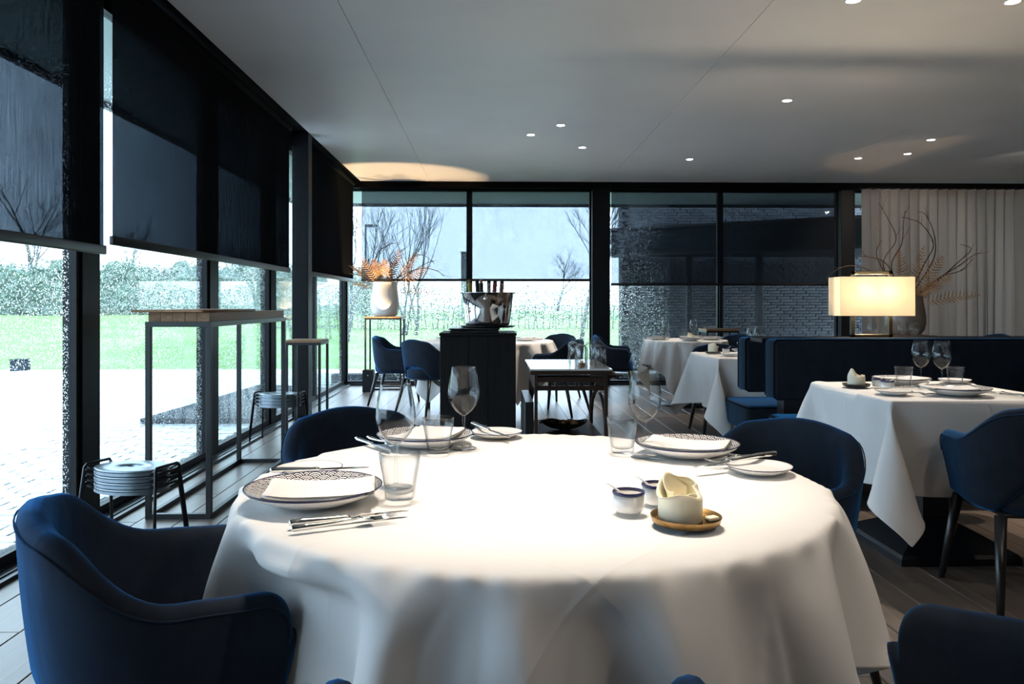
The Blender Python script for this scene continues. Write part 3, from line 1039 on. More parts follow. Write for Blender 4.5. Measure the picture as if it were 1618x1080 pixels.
# draped cloths as grids of millimetre steps
ROUND_CLOTH = [[[-640,-16,-16,-16,-15,-12,-9,-3,2,9,14,17,19,20,21,20,17,9,-2,-11,-17,-20,-19,-18,-15,-6,11,23,26,25,26,26,25,17,2,-6,-8,-8,-6,0,14,23,25,23,23,22,23,24,23,15,4,0,-1,-1,1,5,11,17,21,19,16,13,12,11,12,12,14,15,16,17,19,18,18],
[15,0,0,0,-1,-2,-3,-4,-4,-4,-4,-2,-1,0,0,0,1,3,4,2,2,1,-1,0,1,0,-2,-2,-1,1,0,0,-1,-1,2,1,0,0,2,4,1,1,-1,1,-1,0,0,1,-1,-2,1,0,-1,1,2,3,3,2,0,-1,-1,0,0,0,0,1,1,0,1,1,0,0,0],
[14,1,0,0,0,-2,-1,-4,-4,-5,-4,-3,-1,-1,-1,1,0,3,3,4,1,1,0,0,1,0,-1,-2,-1,0,0,-1,0,0,1,1,0,1,2,3,2,-1,0,0,1,0,1,-1,-1,-1,-1,0,0,1,3,3,3,1,-1,-1,0,0,-1,1,0,1,1,1,1,1,-1,0,0],
[15,0,0,0,0,0,-2,-2,-3,-5,-5,-4,-3,-1,0,-1,1,1,4,4,2,1,0,0,0,2,-2,-2,-1,0,-1,1,-2,1,0,1,1,1,3,3,0,0,1,0,-1,1,0,0,-2,-1,0,0,1,2,3,3,2,0,-1,-1,-1,0,1,0,1,1,0,2,0,0,0,-1,-1],
[14,1,1,0,0,-1,0,-2,-3,-4,-4,-5,-4,-3,-1,0,1,2,2,4,3,1,1,0,0,0,0,-3,-1,-1,1,-1,0,-1,2,1,0,2,3,2,1,-1,0,0,1,-1,1,-1,0,-1,-1,0,1,3,3,3,1,0,-1,-1,0,-1,0,1,1,1,2,0,0,-1,0,0,-1],
[13,1,0,1,0,1,-1,-1,-2,-3,-4,-5,-5,-3,-2,0,0,0,3,3,4,2,0,0,1,1,-1,-2,-2,0,0,0,-1,-1,1,2,1,1,3,3,0,0,-1,0,0,1,0,0,-2,-1,0,0,3,3,3,2,0,-1,-1,0,-1,0,1,1,1,2,0,0,0,-1,-1,-2,-1],
[9,2,3,0,1,1,-1,0,-1,-2,-4,-4,-5,-5,-3,-2,0,1,2,3,4,2,1,0,0,1,1,-1,-3,-2,0,0,-1,0,2,1,1,3,3,1,1,-2,0,0,1,0,0,-2,0,-1,-1,2,2,4,3,1,0,-1,0,-1,-1,1,0,1,2,1,0,0,-1,-1,-2,0,-1],
[4,4,2,3,2,0,1,0,-1,-1,-3,-4,-5,-4,-5,-2,-2,0,2,3,4,4,1,0,0,1,1,-2,-3,-1,-1,0,-1,-1,1,3,1,3,3,2,0,-1,-1,1,-1,1,-1,0,-1,-1,0,1,5,3,1,1,-1,0,-1,-1,0,1,2,1,1,0,0,-1,-1,-2,-1,-2,-1],
[-2,4,4,4,2,1,2,0,0,0,-1,-3,-4,-7,-4,-5,-1,0,0,2,4,4,2,1,-1,2,1,0,-3,-2,0,-2,-3,0,1,4,2,3,3,2,0,-1,-2,0,0,1,-1,-1,0,-1,1,3,4,3,0,0,0,-1,-2,0,1,1,1,2,0,-1,-1,-1,-2,0,-2,-1,-1],
[-7,3,5,3,4,4,1,2,1,-1,-1,-1,-4,-4,-6,-4,-4,-2,1,2,2,4,5,-1,1,1,3,0,-4,-4,0,-3,-2,-1,1,5,3,6,2,0,0,-1,-2,-1,2,-2,0,1,-1,-1,1,5,4,0,1,0,-1,-1,-1,1,1,1,2,0,0,-1,-2,-2,-1,-2,0,-1,0],
[-12,3,3,5,4,4,4,2,1,1,0,-1,-1,-4,-5,-7,-4,-2,-2,1,3,4,4,3,-1,2,2,1,-2,-6,-2,-7,-1,-1,1,1,13,6,0,0,0,0,-3,0,-1,-1,0,0,1,0,3,5,2,0,1,-2,0,-1,0,0,2,1,1,0,-2,-2,-1,-2,-1,-1,-1,1,-1],
[-15,2,2,3,4,5,4,4,3,2,1,0,-1,-2,-4,-5,-6,-5,-1,0,2,1,5,5,-1,2,0,2,1,-1,-10,3,3,3,2,3,3,-1,-1,-3,-2,1,2,-4,-3,0,2,0,2,0,6,3,0,1,-1,0,-1,-2,1,1,2,1,-1,-1,-2,-2,-2,0,-1,0,0,-1,1],
[-17,1,2,2,3,3,5,5,4,3,3,0,0,-1,-3,-4,-6,-5,-4,-1,2,1,0,8,2,0,-3,-1,8,7,3,1,0,2,1,-1,0,0,-1,0,-1,-1,-1,-3,-4,-3,-4,1,4,2,6,1,0,0,0,0,-3,1,1,3,0,0,-2,-3,-1,-1,-1,-1,0,0,1,0,0],
[-18,0,0,1,2,3,4,4,6,5,3,3,1,1,-2,-3,-4,-6,-6,-2,0,-1,-4,1,14,5,4,4,3,2,0,0,0,0,0,0,0,-1,1,0,0,0,0,-1,0,-3,-4,-5,-3,12,1,0,-1,0,0,-2,0,1,2,1,-1,-1,-2,-2,-1,-1,0,0,1,1,0,2,1],
[-18,0,0,1,0,1,2,4,4,5,6,4,3,1,1,-2,-4,-4,-4,-8,0,-5,6,9,9,6,2,2,0,-2,1,0,0,0,-1,1,0,0,0,0,0,0,-1,1,0,0,0,-1,-2,-1,0,0,0,-1,0,-2,1,3,1,-1,-1,-3,-2,0,-1,0,1,1,1,1,2,1,2],
[-18,0,0,-1,1,0,1,1,3,4,5,7,5,3,2,0,-2,-4,-3,-2,-12,7,10,6,7,0,0,0,-1,1,0,-1,1,0,0,0,-1,1,0,-1,1,0,0,0,-1,1,0,0,0,-2,-3,-1,2,-1,-3,2,3,1,0,-2,-2,-2,-1,0,1,1,1,2,1,1,1,1,1],
[-15,-1,0,0,-1,0,-1,0,1,2,4,4,7,6,3,3,0,-3,-3,-1,2,7,4,3,-1,-1,1,0,0,0,-1,1,0,-1,1,0,0,0,-1,1,0,-1,1,0,0,0,-1,1,0,0,-1,-2,-2,1,0,2,0,-1,-1,-2,-3,0,1,1,2,1,2,0,1,2,0,-1,-2],
[-11,0,-1,-1,-1,-1,-1,0,-1,0,1,3,4,6,6,4,4,1,-7,3,8,2,2,0,-1,1,0,-1,1,0,0,0,0,0,0,-1,1,0,0,0,-1,1,0,-1,1,0,0,0,0,0,1,-1,-2,-1,0,0,-1,1,-4,-2,1,2,2,1,1,2,0,1,0,-1,-2,-2,-2],
[-2,-3,-2,-1,-1,-1,-1,-1,-2,-1,-1,0,1,4,6,4,-6,3,12,9,3,1,-1,0,0,0,0,0,0,-1,1,0,-1,1,0,0,0,-1,1,0,0,0,0,0,0,-1,1,0,-1,1,-1,1,0,-1,-1,-2,1,-6,1,2,3,1,1,1,0,0,0,0,-1,-3,-2,-2,-3],
[11,-4,-3,-4,-1,-2,0,-2,-1,-2,-3,-2,-1,-1,6,3,3,9,11,3,0,-1,1,-1,1,0,-1,1,0,0,0,-1,1,0,-1,1,0,0,0,-1,1,0,-1,1,0,0,0,-1,1,0,0,0,-1,0,0,-1,-1,3,-1,1,0,0,0,1,0,0,-1,-3,-3,-2,-3,-2,-1],
[21,-3,-4,-3,-4,-2,-2,-1,0,-1,0,-1,-2,-3,-7,3,13,11,6,-1,-1,1,0,0,0,0,0,0,-1,1,0,0,0,-1,1,0,-1,1,0,0,0,-1,1,0,-1,1,0,0,0,-1,1,0,0,0,0,0,0,-1,2,0,0,0,0,-1,0,-2,-3,-3,-2,-3,-1,-1,-1],
[24,-1,-1,-3,-3,-3,-4,-1,-2,2,1,2,1,1,-1,-5,10,4,-1,0,0,0,-1,1,0,-1,1,0,0,0,-1,1,0,0,0,0,0,0,-1,1,0,0,0,-1,1,0,-1,1,-1,1,0,-1,1,0,0,0,0,1,-1,1,0,0,0,-1,-4,-3,-3,-2,-3,0,-1,1,0],
[25,0,-1,0,-2,-2,-3,-4,-2,-3,0,1,1,2,-5,8,4,1,0,-1,1,0,0,0,-1,1,0,-1,1,0,0,0,-1,1,0,-1,1,0,0,0,-1,1,0,0,0,-1,1,0,0,0,-1,1,0,-1,1,0,0,1,0,-1,0,0,-2,-4,-3,-3,-2,0,0,-1,1,-1,0],
[26,-1,0,0,0,-1,-1,-3,-4,-4,-4,-1,2,-1,4,5,3,0,0,0,0,-1,1,0,0,0,0,0,0,-1,1,0,0,0,-1,1,0,-1,1,0,0,0,-1,1,0,0,0,-1,1,0,0,0,0,0,0,0,0,-1,2,0,0,-5,-5,-3,-1,0,1,0,1,1,0,0,0],
[25,0,0,0,0,0,0,0,-2,-3,-5,-6,-3,1,8,6,-1,0,-1,1,0,0,0,-1,1,0,-1,1,0,0,0,-1,1,0,0,0,0,0,0,-1,1,0,0,0,-1,1,0,0,0,-1,1,0,-1,1,-1,1,-1,1,1,0,-9,-3,1,1,1,0,1,0,1,1,1,1,1],
[25,1,-1,0,0,0,0,0,0,0,-1,-5,-8,3,6,0,0,0,0,0,-1,1,0,0,0,0,0,0,-1,1,0,0,0,-1,1,0,-1,1,0,0,0,-1,1,0,0,0,-1,1,0,0,0,0,0,0,0,0,0,0,0,1,3,-2,-3,0,-1,1,0,1,1,0,1,1,1],
[23,0,1,0,0,0,-1,0,1,0,0,-1,-7,3,1,0,0,-1,1,0,0,0,-1,1,0,-1,1,0,0,0,-1,1,0,0,0,0,0,0,-1,1,0,0,0,-1,1,0,0,0,0,0,0,-1,1,-1,1,0,0,0,-1,1,3,-1,1,-1,1,0,0,1,0,1,-1,0,-1],
[12,2,1,1,1,1,1,-1,0,-2,-2,-5,7,3,1,0,0,0,0,-1,1,0,0,0,-1,1,0,-1,1,0,0,0,-1,1,0,-1,1,0,0,0,-1,1,0,0,0,-1,1,0,-1,1,-1,1,0,0,0,-1,1,0,0,0,2,3,-1,0,0,0,0,0,-1,-1,0,-1,1],
[-1,2,3,2,2,2,1,2,0,1,-1,-1,6,2,0,0,-1,1,0,0,0,-1,1,0,0,0,0,0,0,-1,1,0,0,0,-1,1,0,-1,1,0,0,0,-1,1,0,0,0,-1,1,0,0,0,-1,1,0,0,0,-1,1,0,2,2,-1,1,-2,-1,0,-1,0,0,0,1,-1],
[-7,1,1,2,2,2,3,3,2,2,2,1,4,2,0,0,0,0,-1,1,0,0,0,-1,1,0,-1,1,0,0,0,-1,1,0,0,0,0,0,0,-1,1,0,0,0,-1,1,0,0,0,0,0,0,0,0,-1,1,0,0,0,-1,1,2,2,-2,0,0,-1,0,0,0,0,-1,0],
[-9,0,0,1,0,1,2,2,4,5,-3,11,6,-1,1,-1,1,0,0,0,-1,1,0,0,0,0,0,0,-1,1,0,0,0,-1,1,0,-1,1,0,0,0,-1,1,0,0,0,-1,1,0,-1,1,0,0,0,0,0,-1,1,0,0,0,2,-3,3,2,1,0,-1,-1,0,-1,0,0],
[-9,0,1,0,1,1,1,0,1,1,12,8,3,0,0,0,0,-1,1,0,0,0,0,0,0,-1,1,0,0,0,-1,1,0,0,0,-1,1,0,-1,1,0,0,0,-1,1,0,0,0,0,0,0,-1,1,0,0,0,0,0,-1,1,0,1,1,-1,1,1,1,1,0,-1,0,0,-1],
[-7,3,1,2,2,1,2,3,2,4,5,2,0,0,-1,1,0,0,0,-1,1,0,-1,1,0,0,0,-1,1,0,0,0,-1,1,0,0,0,0,0,0,-1,1,0,0,0,-1,1,0,-1,1,0,0,0,-1,1,-1,1,0,0,0,0,1,1,1,0,0,0,0,1,1,0,-1,0],
[2,1,3,1,2,3,1,2,3,1,1,-1,1,0,0,0,-1,1,0,0,0,0,0,0,-1,1,0,0,0,-1,1,0,0,0,-1,1,0,-1,1,0,0,0,-1,1,0,0,0,-1,1,0,-1,1,0,0,0,0,0,-1,1,0,-1,1,2,0,1,-1,1,-1,0,-1,0,0,-1],
[18,0,0,0,0,-1,1,0,1,1,-1,0,1,-1,1,0,0,0,-1,1,0,-1,1,0,0,0,-1,1,0,0,0,-1,1,0,0,0,0,0,0,-1,1,0,0,0,-1,1,0,0,0,0,0,0,-1,1,0,0,0,0,0,-1,1,0,3,0,-1,0,-3,-1,-2,-2,-2,-4,-3],
[26,0,-1,0,-2,0,-2,-1,-1,-1,1,1,-1,1,0,-1,1,0,0,0,0,0,0,-1,1,0,0,0,-1,1,0,0,0,-1,1,0,-1,1,0,0,0,-1,1,0,0,0,0,0,0,-1,1,0,0,0,-1,1,0,0,0,0,0,0,1,0,-2,-4,-2,-2,-3,-3,-3,-1,-2],
[24,1,0,0,1,-1,0,-1,-3,-1,-2,2,0,0,0,0,0,0,0,0,-1,1,0,0,0,-1,1,0,0,0,-1,1,0,0,0,-1,1,0,-1,1,0,0,0,-1,1,0,-1,1,0,0,0,-1,1,0,0,0,-1,1,-1,1,0,0,1,-7,-6,-6,0,-2,-1,-1,-1,-1,0],
[25,-1,0,1,0,0,0,0,0,-2,-3,0,0,0,0,0,0,-1,1,0,0,0,-1,1,0,0,0,-1,1,0,0,0,-1,1,0,0,0,0,0,0,-1,1,0,0,0,-1,1,0,-1,1,0,0,0,-1,1,0,0,0,0,0,0,0,-3,-10,-3,0,-4,-1,-2,0,0,0,0],
[24,1,0,0,0,1,0,0,0,0,-4,-2,0,0,-1,1,0,0,0,-1,1,0,0,0,-1,1,0,0,0,-1,1,0,0,0,-1,1,0,-1,1,0,0,0,-1,1,0,0,0,-1,1,0,-1,1,0,0,0,-1,1,0,0,0,-1,1,-3,0,-3,-2,-3,-3,-1,-2,-2,-2,-1],
[26,-1,1,-1,0,0,0,-1,0,-2,0,-2,0,0,0,0,-1,1,0,0,0,-1,1,0,0,0,-1,1,0,0,0,-1,1,0,0,0,0,0,0,-1,1,0,0,0,-1,1,0,0,0,0,0,0,-1,1,0,0,0,-1,1,0,0,0,-2,-1,0,-1,-1,-1,-2,-1,-2,-1,-2],
[20,0,0,1,0,0,0,1,0,0,1,-3,0,-1,1,0,0,0,-1,1,0,0,0,-1,1,0,0,0,-1,1,0,0,0,-1,1,0,-1,1,0,0,0,-1,1,0,0,0,-1,1,0,-1,1,0,0,0,-1,1,0,0,0,-1,1,-1,-3,2,-1,2,0,1,0,-1,1,-1,0],
[7,2,2,0,2,1,2,1,2,3,1,-2,-2,1,0,-1,1,0,0,0,-1,1,0,0,0,-1,1,0,0,0,-1,1,0,0,0,0,0,0,-1,1,0,0,0,-1,1,0,0,0,0,0,0,-1,1,0,0,0,-1,1,0,0,0,-1,-4,3,3,1,1,0,1,1,-1,1,0],
[1,1,0,2,1,1,1,2,2,3,5,1,0,0,0,0,0,-1,1,0,0,0,-1,1,0,0,0,-1,1,0,0,0,-1,1,0,-1,1,0,0,0,-1,1,0,0,0,-1,1,0,-1,1,0,0,0,-1,1,0,0,0,-1,1,0,-2,6,1,1,-1,1,0,-1,0,1,0,0],
[0,1,0,1,1,1,1,2,1,2,3,9,-2,0,-1,1,0,0,0,-1,1,0,0,0,-1,1,0,0,0,-1,1,0,0,0,0,0,0,-1,1,0,0,0,-1,1,0,0,0,0,0,0,-1,1,0,0,0,-1,1,0,0,0,0,-3,1,5,2,1,0,-1,1,0,0,-1,0],
[3,1,3,1,2,2,2,2,1,2,3,0,-1,-1,0,0,-1,1,0,0,0,-1,1,0,0,0,-1,1,0,0,0,-1,1,0,-1,1,0,0,0,-1,1,0,0,0,-1,1,0,-1,1,0,0,0,-1,1,0,0,0,-1,1,0,-2,-5,0,4,3,3,1,2,0,0,-1,1,0],
[15,2,0,2,1,1,1,-1,1,0,0,0,-1,-2,1,0,0,0,-1,1,0,0,0,-1,1,0,0,0,-1,1,0,0,0,-1,1,0,-1,1,0,0,0,-1,1,0,0,0,0,0,0,-1,1,0,0,0,-1,1,0,0,0,0,-2,-4,0,-1,2,3,2,2,1,1,2,0,0],
[23,0,1,0,0,-1,0,1,-2,1,0,-2,1,-2,0,0,0,0,0,0,-1,1,0,0,0,-1,1,0,0,0,-1,1,0,0,0,0,0,0,-1,1,0,0,0,-1,1,0,-1,1,0,0,0,-1,1,0,0,0,-1,1,0,-1,-3,2,-1,0,-1,-1,1,1,2,2,1,2,1],
[22,-1,0,0,0,0,0,-1,2,-1,1,1,0,-2,-1,-1,1,0,0,0,0,0,-1,1,0,0,0,-1,1,0,0,0,-1,1,0,-1,1,0,0,0,-1,1,0,0,0,-1,1,0,-1,1,0,0,0,-1,1,0,0,0,-1,-1,-1,2,-2,-3,-2,-1,0,0,1,1,2,2,2],
[16,2,0,0,0,0,1,1,1,1,-1,1,0,0,-3,1,0,-1,1,-1,1,0,0,0,-1,1,0,0,0,-1,1,0,0,0,-1,1,0,-1,1,0,0,0,-1,1,0,0,0,0,0,0,-1,1,0,0,0,-1,1,0,0,-4,-10,-12,5,1,1,1,0,1,0,1,0,1,1],
[16,-1,1,0,1,2,1,2,1,0,0,0,0,-1,-1,-1,0,0,0,0,0,-1,1,0,0,0,-1,1,0,0,0,-1,1,0,0,0,0,0,0,-1,1,0,0,0,-1,1,0,-1,1,0,0,0,-1,1,0,0,0,0,-3,-14,-12,2,-5,2,1,1,1,0,0,0,1,-1,1],
[16,1,1,2,1,1,0,0,0,0,-1,-1,1,2,-2,-1,0,0,0,0,0,0,0,-1,1,0,0,0,-1,1,0,0,0,-1,1,0,-1,1,0,0,0,-1,1,0,0,0,0,0,0,-1,1,0,0,0,-1,1,0,-1,-10,-8,-1,-5,-5,-3,-2,0,1,0,1,0,0,0,0],
[20,1,1,0,1,-1,0,-1,-2,-2,-1,-1,-2,1,6,0,-1,1,-1,1,-1,1,-1,1,0,-1,1,0,0,0,-1,1,0,0,0,-1,1,0,-1,1,0,0,0,-1,1,0,-1,1,0,0,0,-1,1,0,0,0,0,-7,-10,-5,2,0,-5,-5,-3,-3,-1,0,0,0,0,0,-1],
[23,0,-1,-1,-2,-1,-2,-2,-1,-1,0,1,4,3,0,0,0,0,0,0,0,0,0,0,-1,1,0,-1,1,0,0,0,-1,1,0,0,0,0,0,0,-1,1,0,0,0,-1,1,0,-1,1,0,0,0,-1,1,0,-5,-8,-9,4,1,0,-2,-5,-4,-3,-4,-1,-1,-1,0,0,0],
[19,-1,-2,-1,-1,-2,-1,0,0,2,2,3,2,0,-1,0,1,0,1,-1,0,-1,1,0,0,0,-1,1,0,-1,1,0,0,0,-1,1,0,-1,1,0,0,0,-1,1,0,0,0,0,0,0,-1,1,0,1,0,-5,-7,-7,16,-4,-2,-3,-2,-2,-5,-5,-3,-5,-2,-1,-2,0,0],
[13,-1,-1,-1,-1,0,0,2,2,3,3,1,0,0,0,0,-3,3,-1,1,-1,1,0,-1,1,0,0,0,-1,1,0,-1,1,0,0,0,-1,1,0,-1,1,0,0,0,-1,1,0,-1,1,0,0,0,0,1,-5,-7,-7,12,-1,6,-1,-1,-2,-4,-2,-4,-5,-4,-5,-3,-2,-2,-1],
[8,-1,0,0,1,2,2,2,3,2,1,0,0,0,0,0,0,-5,2,1,2,0,-1,1,0,-1,1,0,0,0,0,0,0,-1,1,0,0,0,-1,1,0,-1,1,0,0,0,-1,1,0,-1,1,0,1,-6,-6,-9,5,-1,5,6,3,0,0,-1,-2,-2,-4,-4,-4,-5,-4,-3,-3],
[6,1,1,1,2,2,3,2,2,0,-1,0,-1,-1,-2,-3,0,4,0,1,1,1,2,-1,-1,1,0,-1,1,0,-1,1,0,0,0,-1,1,0,0,0,0,0,0,-1,1,0,0,0,-1,1,1,-1,-6,-8,-10,12,-2,-1,1,5,5,3,0,0,0,-2,-1,-3,-3,-5,-4,-5,-3],
[8,1,2,2,2,3,2,1,-1,-1,-1,-2,-3,-1,-1,2,4,-1,1,0,-1,1,2,1,0,0,-1,1,0,-1,1,0,-1,1,0,0,0,-1,1,0,-1,1,0,0,0,-1,1,0,0,1,-2,-7,-11,-9,10,3,3,-2,-1,2,4,4,3,2,-1,0,-1,0,-2,-2,-4,-3,-5],
[11,2,1,3,2,1,0,-1,-1,-2,-2,-2,0,-1,2,3,1,1,-3,-3,4,-1,0,3,2,-1,1,0,-1,1,0,-1,1,0,-1,1,0,0,0,-1,1,0,-1,1,0,0,0,-1,1,-3,-12,-10,-9,15,4,-3,2,2,-1,0,3,4,4,2,1,1,0,-1,0,-1,-1,-3,-3],
[15,2,2,1,0,-1,-1,-2,-2,-2,-1,0,0,2,3,2,-1,-2,-1,2,-1,1,-1,0,2,3,0,0,0,0,0,0,0,0,0,0,-1,1,0,0,0,-1,1,0,0,1,-2,-1,-2,-13,-10,-7,4,-5,3,5,4,3,3,1,1,3,4,4,3,0,1,1,-1,0,-1,0,-1],
[18,1,1,0,-1,-2,-2,-2,-1,-1,0,1,2,2,2,-1,-1,-2,0,1,1,0,1,-1,-1,-9,6,4,3,0,1,1,-1,-1,1,-1,1,0,-1,1,0,0,0,0,-2,-3,-2,-2,-4,-14,-3,2,1,-3,-3,1,2,4,3,3,3,2,3,4,3,3,2,0,0,0,1,-1,0],
[20,0,-1,-2,-2,-1,-2,-1,-1,1,0,2,2,3,-1,-1,-2,0,1,1,-1,1,0,0,-7,-4,-3,3,4,4,1,2,2,1,0,1,0,0,0,0,-1,0,-3,-4,-6,-4,1,2,0,4,-7,-6,-2,-3,-3,-2,2,2,3,3,3,3,3,3,4,4,1,2,1,1,-1,1,-1],
[20,-2,-2,-2,-2,-1,-1,0,0,1,2,2,2,0,0,-2,-1,0,1,1,0,0,-1,-4,-5,0,-2,-2,0,4,-3,1,2,3,3,2,0,-3,-2,-4,-3,-5,9,2,1,-1,-2,0,-1,2,0,-4,-7,-3,-3,-3,-1,1,2,2,3,4,3,3,4,4,3,2,2,1,1,-1,1],
[16,-1,-2,-2,-1,-1,0,0,2,2,3,1,1,-1,-2,-1,-1,1,2,-1,0,0,-2,-5,-3,1,-1,0,1,-1,6,-2,1,0,0,0,-5,-12,-2,1,-1,6,1,6,3,1,-1,-1,-1,1,1,-2,-4,-5,-5,-2,-2,-1,1,2,2,3,3,4,3,3,5,3,2,1,1,1,0],
[13,-2,-1,0,-1,0,0,2,2,2,1,2,-1,-1,-2,-1,1,1,0,1,0,-2,-4,-4,-1,1,0,0,1,-1,2,3,-1,0,0,-2,-5,-3,-5,-1,2,1,1,3,5,2,0,-2,-1,1,1,-1,-2,-5,-4,-5,-3,0,-1,1,1,2,3,3,4,4,3,4,3,3,1,2,0],
[9,-1,0,0,1,0,2,2,2,2,1,0,-2,-2,-1,0,1,1,1,-1,-1,-2,-3,-3,0,1,0,0,0,0,0,2,1,0,-1,-2,-3,-3,-3,-2,1,1,-1,2,3,4,1,-1,-1,1,0,1,-2,-3,-5,-5,-3,-2,-1,0,1,1,2,2,4,3,4,3,4,3,3,2,2],
[7,1,0,0,1,3,2,1,2,0,1,-2,-1,-1,-1,0,1,1,0,0,-1,-3,-5,-1,0,1,0,1,0,0,0,1,1,0,-1,-3,-2,-1,-3,-2,0,1,1,-1,3,2,2,1,-1,0,2,-1,0,-2,-4,-4,-4,-4,-1,-1,0,1,1,2,2,3,4,4,4,3,4,1,2],
[8,0,1,1,2,1,2,2,0,1,-1,-1,-2,-1,0,1,1,0,1,-1,-3,-4,-2,-1,0,1,1,0,0,1,-1,1,0,1,-1,-3,-3,-1,-2,-1,0,0,0,0,1,3,3,0,0,0,1,1,-1,-1,-3,-4,-5,-3,-3,-1,0,0,1,1,2,2,3,3,4,4,3,4,2],
[8,1,1,2,1,2,1,1,1,-1,-1,-2,0,-1,0,1,1,0,0,-1,-3,-3,-2,-1,1,0,0,1,0,-1,1,-1,2,0,-1,-2,-2,-1,-2,-2,0,1,-1,1,0,2,2,1,1,1,-1,1,1,-1,-2,-3,-5,-4,-3,-1,-1,-1,0,1,1,2,2,3,3,3,4,3,4],
[10,1,1,2,1,1,2,0,0,-1,-2,-1,-1,0,1,0,1,1,-1,-3,-3,-3,-1,0,1,0,1,1,-1,0,0,0,1,0,-1,-3,-2,0,-1,-2,-1,0,0,0,0,2,1,3,1,0,1,0,0,0,-1,-3,-3,-5,-3,-3,-2,0,0,1,0,2,1,2,2,4,2,4,3],
[12,1,1,1,2,1,-1,1,-2,-1,-1,-1,0,0,0,2,0,1,-3,-3,-2,-2,-1,1,-1,1,1,0,0,0,0,0,0,1,-2,-2,-1,-1,-1,-2,-1,0,1,-1,1,0,2,2,2,1,0,0,0,0,-1,-1,-3,-4,-4,-4,-1,-1,0,-1,1,0,2,2,2,1,4,2,3],
[14,0,2,0,1,1,0,-1,-1,-1,-1,-1,0,0,1,0,2,-2,-1,-3,-3,-1,0,-1,1,0,2,-1,0,0,0,0,0,1,-2,-3,0,-1,-1,-2,-1,0,0,1,-1,1,2,2,2,0,1,0,0,0,0,-2,-1,-4,-5,-3,-3,-1,0,0,0,1,0,1,1,3,1,3,2],
[15,1,0,2,0,0,0,-2,0,-2,-1,1,-1,1,0,2,-1,0,-4,-3,-2,0,0,0,0,1,0,1,-1,1,-1,0,-1,1,-1,-3,-1,1,-1,-3,-1,0,0,0,1,-1,1,3,2,2,-1,1,0,0,0,-1,-2,-2,-4,-4,-3,-2,-1,1,-1,0,1,0,2,2,2,1,1]],
[[-60,10,9,10,11,14,16,19,20,18,16,13,10,8,8,9,13,19,22,20,17,14,15,15,19,22,22,11,3,0,0,2,7,19,26,25,24,25,25,26,22,7,-4,-9,-11,-12,-10,-5,7,19,24,24,24,25,24,23,21,14,4,-5,-12,-15,-17,-17,-17,-16,-15,-13,-11,-8,-5,-1,1],
[-10,0,0,-1,0,-2,-2,-1,-1,1,2,2,1,1,0,-1,-1,-1,-1,1,1,1,-1,1,0,0,0,4,2,0,0,0,2,1,-1,1,0,0,0,0,-1,1,2,1,0,0,1,3,3,0,0,0,1,-1,0,-1,-3,-5,-4,-3,0,-1,0,0,0,1,1,2,2,2,3,1,0],
[-10,0,1,0,-2,-1,-1,-3,-1,1,1,1,3,1,0,0,-1,-2,-1,1,1,0,1,-1,1,0,1,1,3,1,0,2,1,0,0,-1,1,0,0,-1,-1,2,2,1,0,0,2,2,2,2,-1,1,-1,0,0,-2,-4,-4,-4,-2,-1,0,0,0,1,1,1,2,2,3,1,2,2],
[-10,1,-1,1,0,-1,-2,-2,-2,-1,0,3,1,2,1,1,-2,-1,-1,0,1,1,-1,1,-1,1,0,3,2,2,0,0,2,0,0,0,0,0,1,-1,-1,1,2,1,0,1,1,3,2,0,1,-1,1,0,-2,-3,-4,-4,-3,-1,-1,-1,1,0,1,1,3,1,4,2,2,2,2],
[-11,1,1,0,0,-1,-1,-1,-2,-3,0,1,2,3,1,0,0,-2,-2,0,1,1,1,0,0,0,0,1,3,2,1,1,1,0,0,0,0,0,0,-1,-1,1,2,1,1,1,2,3,1,1,-1,1,-1,-1,-2,-3,-4,-4,-1,-2,-1,1,-1,2,1,2,2,3,2,3,3,2,2],
[-13,1,2,1,0,0,-1,-1,-2,-2,-1,-1,2,2,3,1,0,-2,-1,-2,1,1,0,0,1,0,0,1,3,2,0,1,2,0,-1,1,0,1,-1,-2,0,1,3,1,0,1,3,2,1,0,1,-1,0,-1,-3,-4,-4,-2,-2,-1,0,-1,1,1,2,2,3,4,3,2,3,1,2],
[-16,2,2,1,2,0,1,-2,-2,-1,-3,-1,0,2,3,1,1,-1,-1,-1,-1,2,1,0,0,0,0,1,2,3,2,0,1,1,-1,0,0,0,-1,-1,-1,2,2,1,0,2,3,2,1,1,0,0,-1,-3,-4,-4,-2,-2,-2,0,-1,1,1,1,3,4,3,3,3,2,1,3,1],
[-18,1,2,2,2,2,0,0,-1,-2,-2,-2,-1,1,2,3,1,1,-3,-2,1,1,1,0,0,0,0,0,2,3,3,0,1,1,0,-1,1,-1,-1,-2,0,2,1,1,1,3,3,2,1,-1,0,0,-1,-4,-3,-3,-3,-1,-1,-2,0,1,2,3,3,3,4,3,2,3,1,1,1],
[-20,2,1,2,1,2,2,1,0,-1,-2,-2,-2,-1,2,2,3,0,-1,-1,-2,1,2,0,0,0,-1,1,1,3,0,4,3,-1,0,-1,0,0,-3,-2,0,2,4,0,1,5,3,0,0,1,0,-1,-4,-3,-4,-2,-1,-2,-1,0,0,2,2,3,4,4,3,3,2,1,2,0,1],
[-18,-2,0,2,2,2,2,2,1,0,-1,-3,-2,-1,-1,3,2,1,1,-2,-1,0,1,1,-1,1,-1,0,1,4,0,5,2,1,-1,-1,-1,-2,-2,0,0,0,3,-1,6,5,2,-1,0,1,-1,-2,-4,-4,-1,-1,-3,-2,-1,1,1,2,4,5,4,3,3,2,1,1,1,1,-1],
